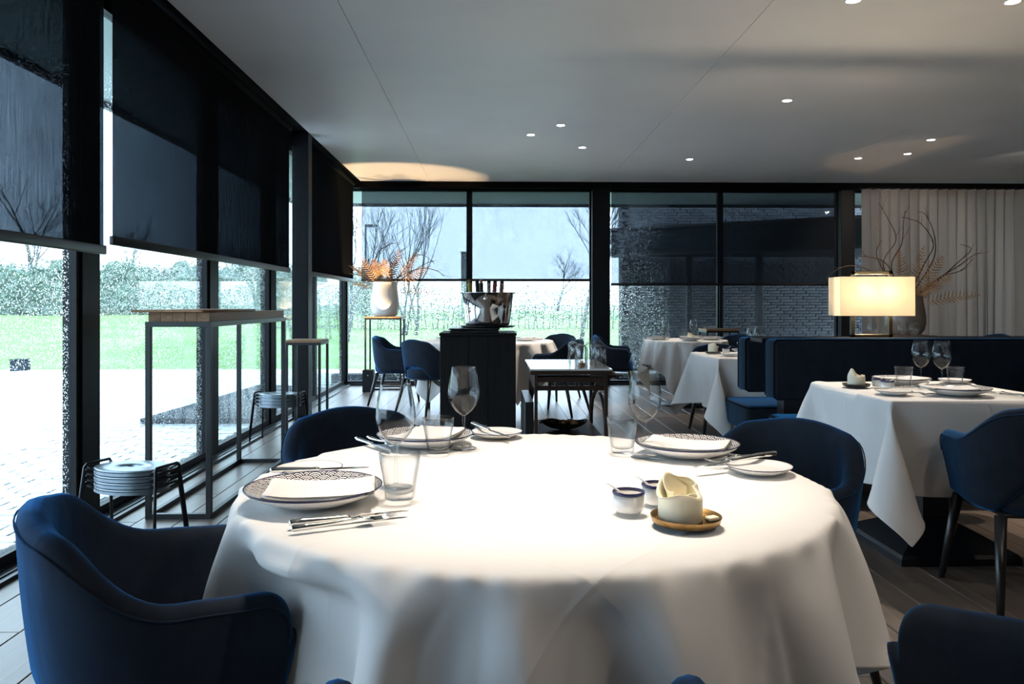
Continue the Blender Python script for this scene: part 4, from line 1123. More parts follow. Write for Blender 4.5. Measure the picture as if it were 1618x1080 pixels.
[-18,0,-1,-1,1,2,2,2,2,1,0,0,-2,-4,-1,1,2,3,1,-1,-2,-1,2,1,1,-1,0,-1,1,2,5,7,0,0,0,-2,-3,-5,0,0,1,-1,4,3,8,3,-2,0,0,-1,0,-5,-5,-1,-1,-1,-2,-2,0,0,3,4,4,4,4,3,2,1,2,0,0,0,1],
[-15,-1,-1,-1,-1,0,1,2,3,2,1,-1,-1,-1,-3,-1,1,3,2,-1,-1,0,0,3,-1,0,-1,0,0,0,10,-1,-2,-1,-2,-1,-3,2,2,3,2,0,-2,15,4,0,-3,-1,-2,0,-3,-6,-3,-1,1,-2,-2,-1,0,3,4,4,5,3,3,3,1,1,0,1,0,0,0],
[-14,-1,-1,-1,-1,-1,0,1,2,2,2,2,0,-2,-2,-2,0,1,2,2,-1,-1,0,1,1,0,2,0,-3,-2,-1,-1,0,-1,0,0,1,-1,0,1,0,2,1,4,9,7,7,0,-6,0,-10,-3,-1,1,2,-3,-3,0,2,4,4,5,4,4,2,1,1,0,0,0,0,-1,0],
[-13,0,0,-2,-1,-1,-2,0,0,2,2,2,2,0,-1,-3,-2,1,2,2,-1,0,1,0,1,-1,-1,-2,0,-1,0,0,0,-1,0,0,0,1,0,-1,0,0,0,0,1,5,8,6,6,-12,-3,-1,1,0,2,-4,-1,2,4,4,6,4,4,2,0,0,0,0,0,-1,-1,0,-2],
[-12,0,-1,0,0,-2,-1,-2,-1,-1,2,3,1,2,0,-1,-2,-2,1,3,1,2,-1,-2,0,-2,-2,0,0,1,-1,0,0,1,0,0,-1,0,0,1,0,-1,0,1,0,-1,0,4,3,6,-1,0,2,5,-9,-3,2,4,6,5,4,4,1,1,1,0,-1,-1,-1,-1,-1,-3,-4],
[-13,-1,1,1,-1,0,0,-2,-2,-1,-1,0,3,2,2,0,-2,-2,-1,1,5,-2,-2,0,-2,0,1,0,-1,0,1,0,-1,0,0,0,1,0,-1,0,0,1,0,-1,0,0,0,0,1,3,13,4,-3,-1,-11,3,6,5,4,4,4,1,1,0,-1,-1,-1,-1,-2,-2,-4,-4,-4],
[-15,1,0,0,0,1,0,0,-1,-2,-1,-2,-1,2,2,2,1,-3,0,-1,0,0,0,0,0,0,0,0,1,-1,0,0,1,0,-1,0,0,0,1,0,-1,0,0,1,0,-1,0,0,0,0,1,11,8,-6,0,4,3,3,3,5,1,1,-1,-2,-1,-2,-1,-3,-3,-4,-4,-5,-4],
[-18,0,1,0,1,1,0,1,0,1,-2,-1,-2,-1,1,1,2,2,-4,1,0,-1,0,0,1,0,-1,0,0,1,0,-1,0,0,1,0,-1,0,0,0,1,-1,0,0,0,1,0,-1,0,0,0,-1,8,10,13,-5,5,-4,6,1,0,-2,-2,-2,-2,-2,-3,-3,-4,-4,-5,-3,-3],
[-21,1,0,1,0,0,1,0,2,0,1,0,0,-3,-2,1,-1,1,2,0,0,1,0,-1,0,0,1,0,-1,0,0,1,0,-1,0,0,1,0,-1,0,0,1,0,-1,0,0,0,1,-1,0,0,0,-1,5,14,13,-12,15,-1,-2,-3,-3,-2,-2,-2,-3,-3,-4,-4,-4,-3,-2,-2],
[-19,-2,0,0,0,0,0,1,0,1,1,1,0,1,-2,-2,0,1,3,0,-1,0,0,1,0,-1,0,0,1,0,-1,0,0,1,0,-1,0,0,1,0,-1,0,0,1,0,-1,0,0,1,0,-1,0,0,-1,5,14,11,-10,3,-2,-2,-1,-1,-1,-2,-3,-4,-4,-3,-3,0,-2,0],
[-13,-2,-3,-2,0,-1,0,0,0,0,0,0,1,0,2,0,0,1,0,0,1,0,-1,0,0,1,0,-1,0,0,1,0,-1,0,0,1,0,-1,0,0,1,0,-1,0,0,1,0,-1,0,0,1,-1,0,1,-1,5,13,5,-11,-1,1,1,0,-1,-4,-4,-4,-3,-2,0,-2,1,-1],
[-3,-4,-3,-4,-3,-1,-2,0,-1,1,0,0,0,1,0,-1,2,2,0,-1,0,0,1,0,-1,0,0,1,0,-1,0,0,1,0,-1,0,0,1,0,-1,0,0,1,0,-1,0,0,1,0,-1,0,1,0,-1,0,-1,8,5,-2,1,1,1,-3,-5,-4,-4,-2,-1,0,-1,0,0,0],
[1,-2,-3,-2,-3,-4,-3,-3,0,-2,1,0,1,0,-2,2,3,-1,0,1,0,-1,0,0,1,0,-1,0,0,1,0,-1,0,0,1,0,-1,0,0,1,0,-1,0,0,1,0,-1,0,0,1,-1,0,0,1,0,0,-1,8,8,-4,2,-4,-6,-5,-4,0,-1,0,-1,0,1,-1,1],
[3,1,-1,-2,-3,-3,-4,-4,-4,-2,-2,1,0,0,0,2,1,1,-1,0,0,1,0,-1,0,0,1,0,-1,0,0,1,0,-1,0,0,1,0,-1,0,0,1,0,-1,0,0,1,-1,0,0,1,0,-1,0,0,0,0,3,7,4,-4,-10,-4,-2,1,-1,0,0,1,0,0,0,0],
[4,-1,0,0,-1,-1,-2,-3,-4,-4,-5,-3,-1,0,4,1,-1,0,1,0,-1,0,0,1,0,-1,0,0,1,0,-1,0,0,1,0,-1,0,0,1,0,-1,0,0,1,-1,0,0,1,0,-1,0,0,1,0,0,-1,0,-1,6,5,-14,-1,0,1,0,0,1,1,0,1,0,2,0],
[0,-1,0,0,1,0,0,0,-1,-3,-4,-7,-5,2,1,1,0,-1,0,0,1,0,-1,0,0,1,0,-1,0,0,1,0,-1,0,0,1,0,-1,0,0,1,-1,0,0,1,0,-1,0,0,1,0,-1,0,0,0,1,0,-1,1,4,7,-5,-3,-1,-1,1,0,1,1,2,2,2,2],
[-10,2,0,0,0,0,1,0,0,1,0,-2,-10,0,2,-1,0,1,0,-1,0,0,1,-1,0,0,0,1,-1,0,0,0,1,-1,0,0,0,1,-1,0,0,1,0,-1,0,0,1,0,-1,0,0,1,0,-1,0,0,0,1,-1,4,6,-1,0,0,0,1,2,2,2,2,3,1,3],
[-21,1,1,1,1,0,0,0,0,-2,-2,-2,5,1,0,1,-1,0,0,1,-1,0,0,1,0,-1,0,0,1,0,-1,0,0,1,0,-1,0,0,1,0,-1,0,0,1,0,-1,0,0,1,0,-1,0,0,1,0,0,-1,0,0,0,9,8,-4,-1,3,4,3,2,2,2,0,2,0],
[-25,0,0,1,0,2,1,0,0,0,1,-2,4,1,0,0,1,0,-1,0,1,0,-1,0,0,1,0,-1,0,0,1,0,-1,0,0,1,0,-1,0,0,1,0,-1,0,0,1,0,-1,0,0,1,0,-1,0,0,0,1,0,-1,0,5,7,1,8,7,2,1,1,1,-1,1,-1,0],
[-24,-1,1,-1,0,-1,1,1,1,1,1,0,4,1,0,-1,0,0,1,-1,0,0,1,0,-1,0,0,1,0,-1,0,0,1,0,-1,0,0,1,0,-1,0,0,1,0,-1,0,0,1,0,-1,0,0,1,0,-1,0,0,0,1,-1,1,10,15,3,0,0,1,0,1,0,0,1,0],
[-23,0,-1,0,0,0,-1,0,0,1,-1,5,3,0,0,1,-1,0,0,1,0,-1,0,0,1,0,-1,0,0,1,0,-1,0,0,1,0,-1,0,0,1,0,-1,0,0,1,0,-1,0,0,1,0,-1,0,0,1,0,-1,0,0,1,0,2,-2,6,4,5,3,4,1,3,1,0,2],
[-24,0,0,0,0,0,0,-1,0,0,2,5,2,0,-1,0,1,0,-1,0,0,1,0,-1,0,0,1,0,-1,0,0,1,0,-1,0,0,1,0,-1,0,0,1,0,-1,0,0,1,0,-1,0,0,1,0,-1,0,0,1,0,0,-1,1,2,0,-1,2,3,4,2,3,2,3,4,1],
[-24,-1,0,0,0,0,0,1,1,1,4,1,0,0,1,-1,0,0,1,0,-1,0,0,1,0,-1,0,0,1,0,-1,0,0,1,0,-1,0,0,1,0,-1,0,0,1,0,-1,0,0,1,0,-1,0,0,1,0,-1,0,0,0,1,-1,2,2,1,0,1,0,2,1,3,2,1,4],
[-26,1,1,0,0,1,1,1,2,2,0,-1,1,0,0,1,0,-1,0,0,1,0,-1,0,0,1,0,-1,0,0,1,0,-1,0,0,1,0,-1,0,0,1,0,-1,0,0,1,0,-1,0,0,1,0,-1,0,0,1,0,-1,0,0,0,1,4,1,1,-2,0,-1,0,-2,0,-1,-1],
[-17,-1,-1,0,1,-1,1,0,0,1,0,0,1,0,-1,0,0,1,0,-1,0,0,1,0,-1,0,0,1,0,-1,0,0,1,0,-1,0,0,1,0,-1,0,0,1,0,-1,0,0,1,0,-1,0,0,1,0,-1,0,0,1,0,-1,0,1,5,0,-2,-1,-2,-3,-1,-1,-2,-1,-1],
[-1,-2,-3,-2,-3,-2,-2,-1,-1,-1,0,1,0,0,1,0,-1,0,0,1,0,-1,0,0,1,0,-1,0,0,1,0,-1,0,0,1,0,-1,0,0,1,0,-1,0,0,1,0,-1,0,0,1,0,-1,0,0,1,0,-1,0,0,1,0,-1,2,0,-2,-4,-2,0,-2,0,-1,1,-1],
[7,-2,-2,-2,-2,-2,-4,-3,-4,-3,-1,2,-1,0,0,0,1,-1,0,0,0,1,-1,0,0,0,1,-1,0,0,0,1,-1,0,0,0,1,0,-1,0,0,1,0,-1,0,0,1,0,-1,0,0,1,0,-1,0,0,1,0,-1,0,0,1,1,-7,-3,0,-1,0,0,0,1,-1,1],
[9,0,-1,-1,-1,-1,-1,-5,-5,-5,-5,-1,1,0,-1,0,0,1,0,-1,0,0,1,0,-1,0,0,1,0,-1,0,0,1,0,-1,0,0,0,1,0,-1,0,0,1,0,-1,0,0,1,0,-1,0,0,1,0,-1,0,0,1,-1,0,0,-2,-5,-1,-1,1,-1,1,0,-1,1,-1],
[7,0,0,-1,-2,-1,-2,1,-1,-2,-12,-3,-1,0,1,0,-1,0,0,1,0,-1,0,0,1,0,-1,0,0,1,0,-1,0,0,1,0,-1,0,0,0,1,-1,0,0,0,1,-1,0,0,0,1,0,-1,0,0,1,0,-1,0,1,0,0,-3,-1,-2,-1,-1,-1,0,-1,0,0,1],
[1,-2,-1,-2,0,-1,-1,-2,-1,-4,0,-4,1,-1,0,0,1,0,-1,0,0,1,0,-1,0,0,1,0,-1,0,0,1,0,-1,0,0,1,0,-1,0,0,1,0,0,-1,0,1,0,-1,0,0,0,1,0,-1,0,0,1,-1,0,0,-1,-1,0,0,0,-2,0,-2,0,0,-2,0],
[-16,0,1,1,0,-1,1,1,0,1,0,-3,-2,1,0,-1,0,0,1,0,-1,0,0,1,0,-1,0,0,1,0,-1,0,0,1,0,-1,0,0,1,0,-1,0,0,0,1,-1,0,0,1,0,-1,0,0,0,1,-1,0,0,1,0,-1,0,-2,0,0,1,1,0,1,-1,0,0,-1],
[-25,1,0,1,0,2,1,1,3,2,4,-6,-1,0,0,1,0,-1,0,0,1,0,-1,0,0,1,0,-1,0,0,1,0,-1,0,0,1,0,-1,0,0,1,0,-1,0,0,1,0,-1,0,0,1,0,-1,0,0,1,0,-1,0,0,1,-1,-5,4,4,1,2,1,1,1,1,1,1],
[-25,-1,0,0,1,0,0,1,0,3,4,2,-2,1,-1,0,0,1,0,-1,0,0,1,0,-1,0,0,1,0,-1,0,0,1,0,-1,0,0,1,0,-1,0,0,1,0,-1,0,0,1,0,-1,0,0,1,0,-1,0,0,1,0,-1,0,-1,11,4,0,0,0,1,0,1,0,1,0],
[-26,1,0,-1,0,0,1,0,1,0,1,11,-4,-1,1,-1,0,0,0,1,0,-1,0,0,1,0,-1,0,0,1,0,-1,0,0,1,0,-1,0,0,1,0,-1,0,0,1,0,-1,0,0,1,0,-1,0,0,1,0,-1,0,0,1,-1,-1,0,7,5,4,1,2,1,0,0,0,0],
[-26,0,1,1,1,1,0,2,1,3,6,0,-5,-2,0,1,0,-1,0,0,0,1,0,-1,0,0,1,0,-1,0,0,1,0,-1,0,0,1,0,-1,0,0,1,0,-1,0,0,1,0,-1,0,0,1,0,-1,0,0,1,0,-1,0,0,-4,1,2,3,4,4,2,2,2,2,1,0],
[-21,2,1,2,1,2,1,1,0,1,-1,0,-3,-3,0,0,0,1,0,-1,0,0,0,1,0,-1,0,0,1,0,-1,0,0,1,0,-1,0,0,1,0,-1,0,0,1,0,-1,0,0,1,0,-1,0,0,1,0,-1,0,0,1,0,-1,-3,0,-1,2,1,3,3,2,3,2,3,2],
[-5,1,1,2,1,1,2,1,4,-7,-7,-5,2,-7,0,0,-1,0,0,1,0,0,-1,0,0,1,0,-1,0,0,1,0,-1,0,0,1,0,-1,0,0,1,0,-1,0,0,1,0,-1,0,0,1,0,-1,0,0,1,0,-1,0,0,-2,2,-1,0,-1,0,0,1,2,2,3,2,3],
[10,0,1,-1,1,0,0,0,0,0,-4,-7,-6,-7,-4,0,1,0,-1,0,0,0,1,0,-1,0,0,1,0,-1,0,0,1,0,-1,0,0,1,0,-1,0,0,1,0,-1,0,0,1,0,-1,0,0,1,0,-1,0,0,1,-1,-1,-1,2,-1,-2,-1,0,-1,0,1,1,0,2,2],
[17,0,-1,0,0,-1,0,-2,-4,0,2,0,-4,-13,-11,0,0,0,1,0,-1,0,0,0,1,0,-1,0,0,1,0,-1,0,0,1,-1,0,0,0,1,-1,0,0,0,1,0,-1,0,0,1,0,-1,0,0,1,0,-1,0,1,-3,-3,0,-2,1,-1,0,1,0,-1,0,1,0,1],
[19,0,-1,0,-2,-1,-3,-2,-4,-2,-2,-2,-2,0,-9,-6,0,0,0,0,1,0,0,-1,0,0,1,0,-1,0,0,1,-1,0,0,1,0,-1,0,0,1,0,-1,0,0,0,1,0,-1,0,0,1,0,-1,0,0,1,0,-2,-3,-1,-1,3,-1,0,-1,0,-1,1,0,0,-1,0],
[18,-2,0,-3,-2,-3,-4,-4,-3,-2,-1,-2,0,6,-6,-7,-2,1,0,-1,0,0,0,1,0,-1,0,0,1,-1,0,0,1,0,-1,0,0,1,0,-1,0,0,1,0,-1,0,0,0,1,-1,0,0,0,1,-1,0,0,0,-3,-2,0,0,1,1,1,1,-1,0,0,-1,0,1,0],
[13,-2,-4,-2,-4,-5,-3,-2,-3,-2,-2,-1,-1,0,16,-6,-9,0,0,1,0,0,-1,0,0,1,-1,0,0,1,0,-1,0,0,1,0,-1,0,0,1,0,-1,0,0,1,0,-1,0,0,1,0,-1,0,0,1,0,0,-2,-3,-2,1,0,-1,2,2,1,1,0,0,0,0,0,0],
[3,-4,-3,-4,-3,-2,-2,-3,0,-1,0,1,3,7,-1,6,-6,-9,1,0,0,0,1,0,-1,0,1,0,-1,0,0,1,0,-1,0,0,1,0,-1,0,0,1,0,-1,0,0,1,0,-1,0,0,1,0,-1,0,0,0,-2,-4,2,0,-1,1,-1,0,1,2,2,0,1,0,0,0],
[-10,-2,-3,-2,-2,0,-1,0,0,1,2,4,6,4,5,3,-6,-10,-7,2,0,-1,0,0,1,-1,0,0,1,0,-1,0,0,1,0,-1,0,0,1,0,-1,0,0,1,0,-1,0,0,1,0,-1,0,0,1,0,-1,-2,0,10,-5,-3,-1,-2,-1,-1,0,1,1,2,1,1,0,0],
[-19,-1,-1,0,0,-1,1,1,1,3,5,5,4,3,1,0,10,-11,-13,-7,3,0,-1,0,0,1,0,-1,0,0,1,0,-1,0,0,1,0,-1,0,0,1,0,-1,0,0,1,0,-1,0,0,1,0,0,-1,0,0,-1,3,0,7,-1,-3,-3,-2,-2,-1,-2,0,1,1,1,2,1],
[-22,0,0,0,0,1,1,3,3,5,5,3,3,0,-3,-1,3,16,-15,-13,-8,2,1,0,-1,0,0,1,-1,0,0,0,1,-1,0,0,0,1,0,-1,0,0,1,0,-1,0,0,1,0,-1,0,0,1,0,-2,-1,2,-1,1,4,4,1,-1,-2,-2,-4,-2,-2,-1,0,1,0,1],
[-23,0,1,1,1,2,3,4,5,5,3,3,2,2,3,3,1,-12,12,-13,-13,-8,0,1,1,-1,0,0,1,0,-1,0,0,1,0,-1,0,0,0,1,0,-1,0,0,1,0,-1,0,0,1,0,-1,-1,1,0,0,-1,1,-1,2,4,4,1,0,-2,-1,-3,-2,-4,-1,-2,0,1],
[-21,0,1,1,3,4,4,5,5,3,4,3,2,2,1,-2,-8,3,-4,3,-11,-4,-9,-3,1,1,0,-1,0,0,1,0,-1,0,0,1,0,0,-1,0,0,1,0,-1,0,0,1,0,-1,0,0,0,0,0,0,-1,1,-1,0,0,2,4,4,2,1,-2,-1,-2,-2,-4,-2,-2,-2],
[-20,1,3,2,5,4,6,3,4,4,1,2,0,0,-1,-6,-4,-4,-6,-4,8,2,-1,-11,-5,0,0,1,0,-1,0,0,1,0,-1,0,0,0,1,0,-1,0,0,1,0,-1,0,0,1,0,1,2,1,-6,0,0,0,0,1,-1,1,1,4,3,2,3,-1,-1,-1,-2,-2,-3,-3],
[-17,4,2,5,5,5,3,4,2,1,1,0,1,-2,-5,-4,-5,-6,-1,1,3,0,0,3,-6,-9,-2,0,0,1,0,-1,0,0,1,0,-1,0,0,0,1,0,-1,0,0,0,1,0,1,1,0,0,0,5,-4,-2,-2,-1,0,0,0,1,1,4,4,1,3,0,0,-1,-1,-2,-1],
[-12,4,5,6,3,3,3,2,1,1,0,0,-3,-3,-5,-5,-5,-2,-1,4,1,-1,-1,0,1,11,-10,-8,-4,-2,-1,1,0,0,0,0,1,0,-1,0,0,0,1,0,0,2,0,1,1,-2,-1,0,0,1,3,-1,-3,-1,-2,0,0,0,1,2,2,4,3,2,1,1,-2,1,-2],
[-4,5,4,3,4,2,1,1,1,-1,0,-2,-3,-5,-6,-5,-3,0,2,2,2,-2,0,2,9,2,4,-6,-8,-7,-3,-2,-2,-1,0,0,0,-1,1,0,0,0,1,1,3,1,0,-1,0,2,-3,-2,-1,1,2,1,0,-2,-2,-1,-2,0,1,0,2,3,2,3,2,2,1,-1,1],
[4,3,4,2,1,2,1,0,-1,0,-2,-3,-5,-5,-4,-4,-1,0,2,3,0,0,2,6,3,-1,3,4,1,-15,4,-2,-3,-3,-4,-3,-1,2,2,2,2,3,-9,-1,-1,0,1,0,0,1,-1,-3,0,0,1,2,0,0,-2,-2,-1,-1,-1,0,1,2,3,3,2,2,2,1,0],
[10,3,2,1,1,0,0,0,-1,-2,-3,-4,-5,-5,-4,-1,0,1,2,2,0,2,4,4,1,0,1,1,-4,-5,-8,1,0,-1,0,0,4,5,0,0,0,-3,-5,-5,-1,0,0,1,0,1,1,-2,-4,0,0,2,2,0,0,-2,-2,-1,-2,0,0,1,1,3,3,2,2,2,1],
[14,2,0,1,0,0,0,-1,-2,-2,-5,-5,-4,-4,-2,-1,0,2,3,1,2,3,4,2,0,0,0,0,-4,-1,-7,-3,1,0,-1,3,2,-1,3,0,0,-3,0,-5,-3,-1,0,1,0,0,1,-1,-1,-3,0,2,2,1,0,-1,-1,-3,0,-2,0,-1,1,1,2,3,3,1,2],
[18,-1,1,0,0,-1,-1,-2,-2,-5,-3,-5,-4,-2,-1,0,1,1,1,3,3,4,2,0,1,-1,1,-2,-2,-1,-5,-3,-2,1,1,2,0,1,0,1,-1,0,1,-4,-5,-1,0,-1,1,0,1,1,-3,-2,-1,0,2,1,2,0,-1,-1,-3,-1,-2,0,0,1,1,2,2,3,2],
[18,0,0,-1,0,-1,-2,-3,-3,-4,-4,-4,-2,-2,-1,0,1,2,3,2,4,3,2,0,0,0,-1,-1,-1,0,-5,-4,-1,-1,2,1,1,-1,1,1,0,-2,0,-1,-3,-3,-2,1,0,0,0,1,0,-3,-1,-1,1,2,1,1,0,-1,-1,-2,-1,-2,-1,0,1,1,2,2,2],
[18,0,-1,0,-2,-1,-3,-3,-4,-3,-5,-2,-2,-1,0,1,1,2,3,3,4,2,1,0,-1,0,0,-1,-2,3,-5,-4,-2,0,1,1,0,-1,0,1,0,0,0,-2,-2,-3,-1,-1,0,0,1,0,-1,0,-3,-1,0,2,1,1,1,0,-1,-1,-2,-2,-1,-1,0,0,2,2,2],
[17,0,0,-2,-1,-3,-3,-3,-3,-5,-2,-2,-2,0,0,1,2,2,3,5,2,1,1,0,0,0,-1,-2,-2,-2,1,-3,-3,0,1,1,-1,1,-1,0,1,0,-1,0,-3,-2,-2,-1,0,0,0,0,1,-2,-1,-2,0,0,2,2,1,0,0,-1,-2,-1,-1,-2,-1,0,0,1,2],
[17,-1,-2,-1,-2,-2,-3,-4,-4,-2,-2,-2,-1,0,1,1,1,4,3,4,2,1,-1,1,0,-1,-1,-2,-1,0,0,-3,-2,-2,1,0,1,-1,1,0,0,-1,0,0,-1,-3,-3,0,0,0,0,0,0,0,-2,-1,-3,1,1,2,1,1,0,-1,0,-2,-1,-2,-1,0,-1,0,1],
[15,-1,-1,-2,-3,-2,-3,-3,-3,-3,-2,-1,1,-1,1,0,3,4,5,2,1,1,0,0,0,0,-2,-2,0,-1,0,-2,-4,-1,2,0,-1,1,-1,0,1,0,-1,0,-1,-2,-2,-3,0,0,0,0,1,-1,0,-2,-1,-1,1,1,1,1,1,0,-1,-1,-2,0,-1,-2,-1,0,0],
[13,-1,-1,-2,-2,-4,-3,-3,-3,-1,-1,-1,0,1,0,2,3,4,4,2,1,-1,1,-1,0,0,-1,-2,-1,1,-1,-1,-3,-2,0,1,0,-1,0,0,0,0,1,-1,0,-2,-3,-2,-1,0,0,1,-1,1,-1,-1,-2,-1,-1,2,2,1,0,0,0,0,-1,-2,-1,-1,-1,0,-1],
[11,-1,-1,-2,-3,-2,-3,-3,-2,-2,-1,1,-1,0,1,2,5,4,2,2,0,1,0,0,0,-1,-1,-2,-1,0,1,-2,-3,-2,1,-1,0,0,0,1,0,0,-1,1,-1,-1,-3,-3,-1,0,0,0,1,-1,0,-1,-1,-2,0,0,1,2,0,1,-1,0,0,-1,-1,-2,0,-1,0]],
[[85,18,18,18,18,18,17,18,16,16,16,14,14,14,13,14,15,15,13,12,10,9,9,9,11,11,9,4,2,1,1,2,3,3,2,2,2,2,2,2,-1,-7,-7,-7,-6,-6,-7,-7,-9,-10,-10,-9,-8,-8,-9,-10,-11,-14,-15,-17,-16,-16,-16,-16,-15,-16,-16,-17,-17,-17,-18,-18,-18],
[19,-1,0,0,0,0,1,0,1,0,0,1,1,-1,1,0,-1,0,1,0,1,0,0,0,0,0,1,1,0,0,1,-1,0,0,1,0,0,0,0,-1,-1,1,0,0,0,-1,1,-1,0,-1,1,0,0,-1,0,0,-2,0,-1,0,0,0,0,0,-1,0,0,0,0,-1,0,0,0],
[18,1,0,0,0,0,0,0,0,1,0,1,0,1,-1,0,0,0,0,1,0,1,0,0,0,1,-1,1,1,1,-1,1,0,0,-1,0,0,0,0,0,0,0,0,0,-1,1,-1,0,-1,1,0,0,0,0,-1,-1,-1,-1,-1,1,-1,1,0,0,0,0,-1,0,0,0,0,-1,0],
[19,0,0,0,-1,0,0,0,1,0,1,0,1,0,1,0,0,-1,1,0,1,0,0,0,0,0,1,1,0,0,0,0,1,0,0,0,0,0,0,-1,-1,1,0,-1,1,0,-1,0,0,0,0,0,0,-1,0,-2,0,-1,0,0,0,0,0,0,0,-1,0,0,-1,0,0,0,-1],
[18,0,0,0,1,0,0,0,0,0,1,0,0,1,0,0,0,0,0,1,1,0,0,0,0,0,0,1,1,0,1,0,-1,0,1,0,0,0,-1,0,0,-1,0,1,0,-1,1,-1,0,0,-1,1,-1,0,-1,-1,-1,0,0,0,0,0,0,0,-1,1,-1,-1,0,0,-1,0,1],
[19,0,0,0,0,0,0,0,-1,1,0,1,1,0,1,0,0,0,-1,1,0,1,0,0,1,-1,0,1,1,1,-1,1,0,0,-1,0,0,0,0,-1,0,1,0,0,-1,1,-1,0,0,0,0,0,-1,0,-2,0,-1,-1,1,-1,1,0,0,-1,1,-1,0,0,-1,0,0,0,-2],
[18,0,0,0,0,0,0,0,1,0,0,0,0,2,0,0,0,0,1,-1,1,0,1,1,-1,0,0,0,2,0,1,-1,1,0,0,0,0,0,-1,-1,0,0,1,0,0,-1,0,-1,0,0,1,-1,0,-1,-1,-1,0,0,0,0,1,-1,-1,1,-1,-1,0,0,0,-1,0,-1,1],
[18,1,0,0,0,0,0,0,0,0,0,0,1,0,0,1,0,0,0,1,0,1,0,0,0,0,0,0,1,1,0,1,-1,0,1,0,0,0,-1,-1,-1,2,0,0,0,-1,0,0,0,0,0,0,-1,-2,0,-1,0,0,0,0,0,-1,1,-1,-1,0,0,-1,0,0,-1,1,-1],
[17,0,1,0,0,0,0,0,0,0,0,1,0,0,2,0,1,0,-1,0,0,1,1,0,0,0,0,0,1,1,0,0,1,0,-1,1,0,-1,-1,-1,0,1,1,-1,0,1,-1,0,0,0,0,-1,-1,-1,-1,0,-1,1,-1,2,-2,1,-1,0,0,-1,-1,0,0,-1,1,-1,0],
[16,1,0,1,1,0,0,0,0,0,0,0,0,0,0,2,0,0,1,-1,1,1,0,0,0,0,-2,1,1,2,0,1,-1,0,1,-1,0,-1,-1,0,0,0,1,1,0,-1,-1,1,-1,1,-1,-1,-1,-1,0,0,0,0,1,-2,1,-1,0,-1,0,0,-1,0,-1,1,-1,0,0],
[16,0,1,0,0,1,0,1,0,-1,0,0,0,1,1,0,1,0,0,0,0,0,2,0,0,0,0,-1,0,2,1,-1,0,0,0,1,1,-3,0,0,0,0,2,0,-1,-1,1,-1,1,-1,0,-1,-1,-1,0,-1,1,0,0,0,0,-1,0,-1,-1,0,0,-1,1,-1,0,0,0],
[14,1,0,1,1,0,1,0,0,1,0,0,0,0,0,0,1,1,0,0,0,1,0,2,-1,-1,0,-1,1,0,4,0,-1,-1,-1,-2,-4,3,2,2,2,-1,-2,0,-2,0,2,1,-1,1,-1,-3,-1,1,0,0,0,0,-1,1,-1,0,-2,0,0,-1,0,0,-1,0,0,0,1],
[14,0,1,0,1,1,0,1,0,1,0,0,0,0,-1,1,0,2,0,1,-1,0,0,2,1,0,1,1,-4,-5,-5,-1,-2,-2,-2,-2,1,0,1,3,2,3,3,4,5,1,-4,-1,3,-1,-3,0,0,0,-1,1,0,0,0,-1,-1,0,0,-1,-1,0,0,0,0,0,1,0,-1],
[13,0,0,1,0,1,1,0,2,0,0,0,0,0,1,0,1,0,1,0,0,0,-1,-1,4,-1,-2,-5,-5,-5,-2,-3,-1,-1,0,1,0,0,-1,-1,0,0,3,5,5,7,6,2,-1,-4,-1,0,0,0,1,0,0,-1,0,-1,0,-1,-1,0,0,0,1,0,0,0,-1,0,0],
[13,1,0,0,0,0,1,1,0,1,1,1,0,0,0,0,0,0,1,1,0,-1,3,0,-4,-7,-7,-8,-2,1,1,1,0,1,0,0,0,0,1,0,0,0,-2,-1,0,0,6,8,6,4,-1,0,0,1,-1,0,-1,1,-1,-1,-1,-1,1,0,0,0,-1,0,0,0,1,0,0],
[14,-1,0,0,0,1,0,0,1,1,1,0,1,0,0,0,0,1,0,0,3,1,-3,-5,-11,-5,-2,3,0,0,-1,0,1,0,0,0,0,0,0,0,0,0,0,-1,0,1,-1,0,4,10,9,0,-2,0,0,0,0,-2,-1,0,0,0,-1,0,0,0,0,1,0,0,-1,-1,0],
[14,0,0,0,0,-1,0,1,0,0,1,1,1,1,1,0,0,0,0,1,-1,-5,-6,-11,-3,3,2,1,0,0,0,0,0,0,-1,0,0,0,0,0,0,0,1,0,0,0,0,0,-1,0,9,11,3,-2,0,-1,-1,0,0,-1,-1,0,0,0,1,0,0,-1,0,-1,0,-1,-1],
[15,0,0,0,0,0,0,-1,0,0,0,1,1,1,0,1,0,0,2,-1,-7,-6,-11,2,3,0,0,0,0,0,-1,0,0,0,1,0,0,0,0,0,0,0,-1,1,0,0,0,0,0,0,-2,4,14,4,-5,2,-1,1,-1,0,0,0,1,0,-1,0,0,0,-1,-1,-1,-1,-1],
[15,0,0,0,0,0,0,-1,0,0,0,0,0,1,2,0,-1,2,0,-8,-8,-7,4,1,0,0,-1,0,0,0,1,0,0,0,0,0,0,0,0,0,0,0,0,-1,0,0,0,1,0,0,0,0,0,14,7,-6,4,-3,0,1,0,0,-1,0,0,0,-1,-1,-1,-1,-1,0,-2],
[14,0,1,0,0,0,0,1,-1,0,0,0,0,0,0,1,1,0,-7,-10,-3,2,1,0,0,0,0,0,0,0,0,0,0,0,0,0,1,0,0,-1,0,0,0,0,0,0,0,-1,1,0,0,0,0,2,12,7,-5,-1,2,-1,0,0,0,-1,0,-1,-1,-1,-1,0,-1,-1,0],
[9,2,1,1,1,0,0,0,1,0,0,0,0,0,0,0,3,-6,-12,-3,2,1,0,0,0,0,1,-1,0,0,0,0,0,0,0,0,0,0,0,1,-1,0,0,0,0,0,0,0,-1,1,0,0,0,-4,5,11,5,0,-3,0,0,0,0,1,-2,-1,-1,-1,0,-1,0,0,0],
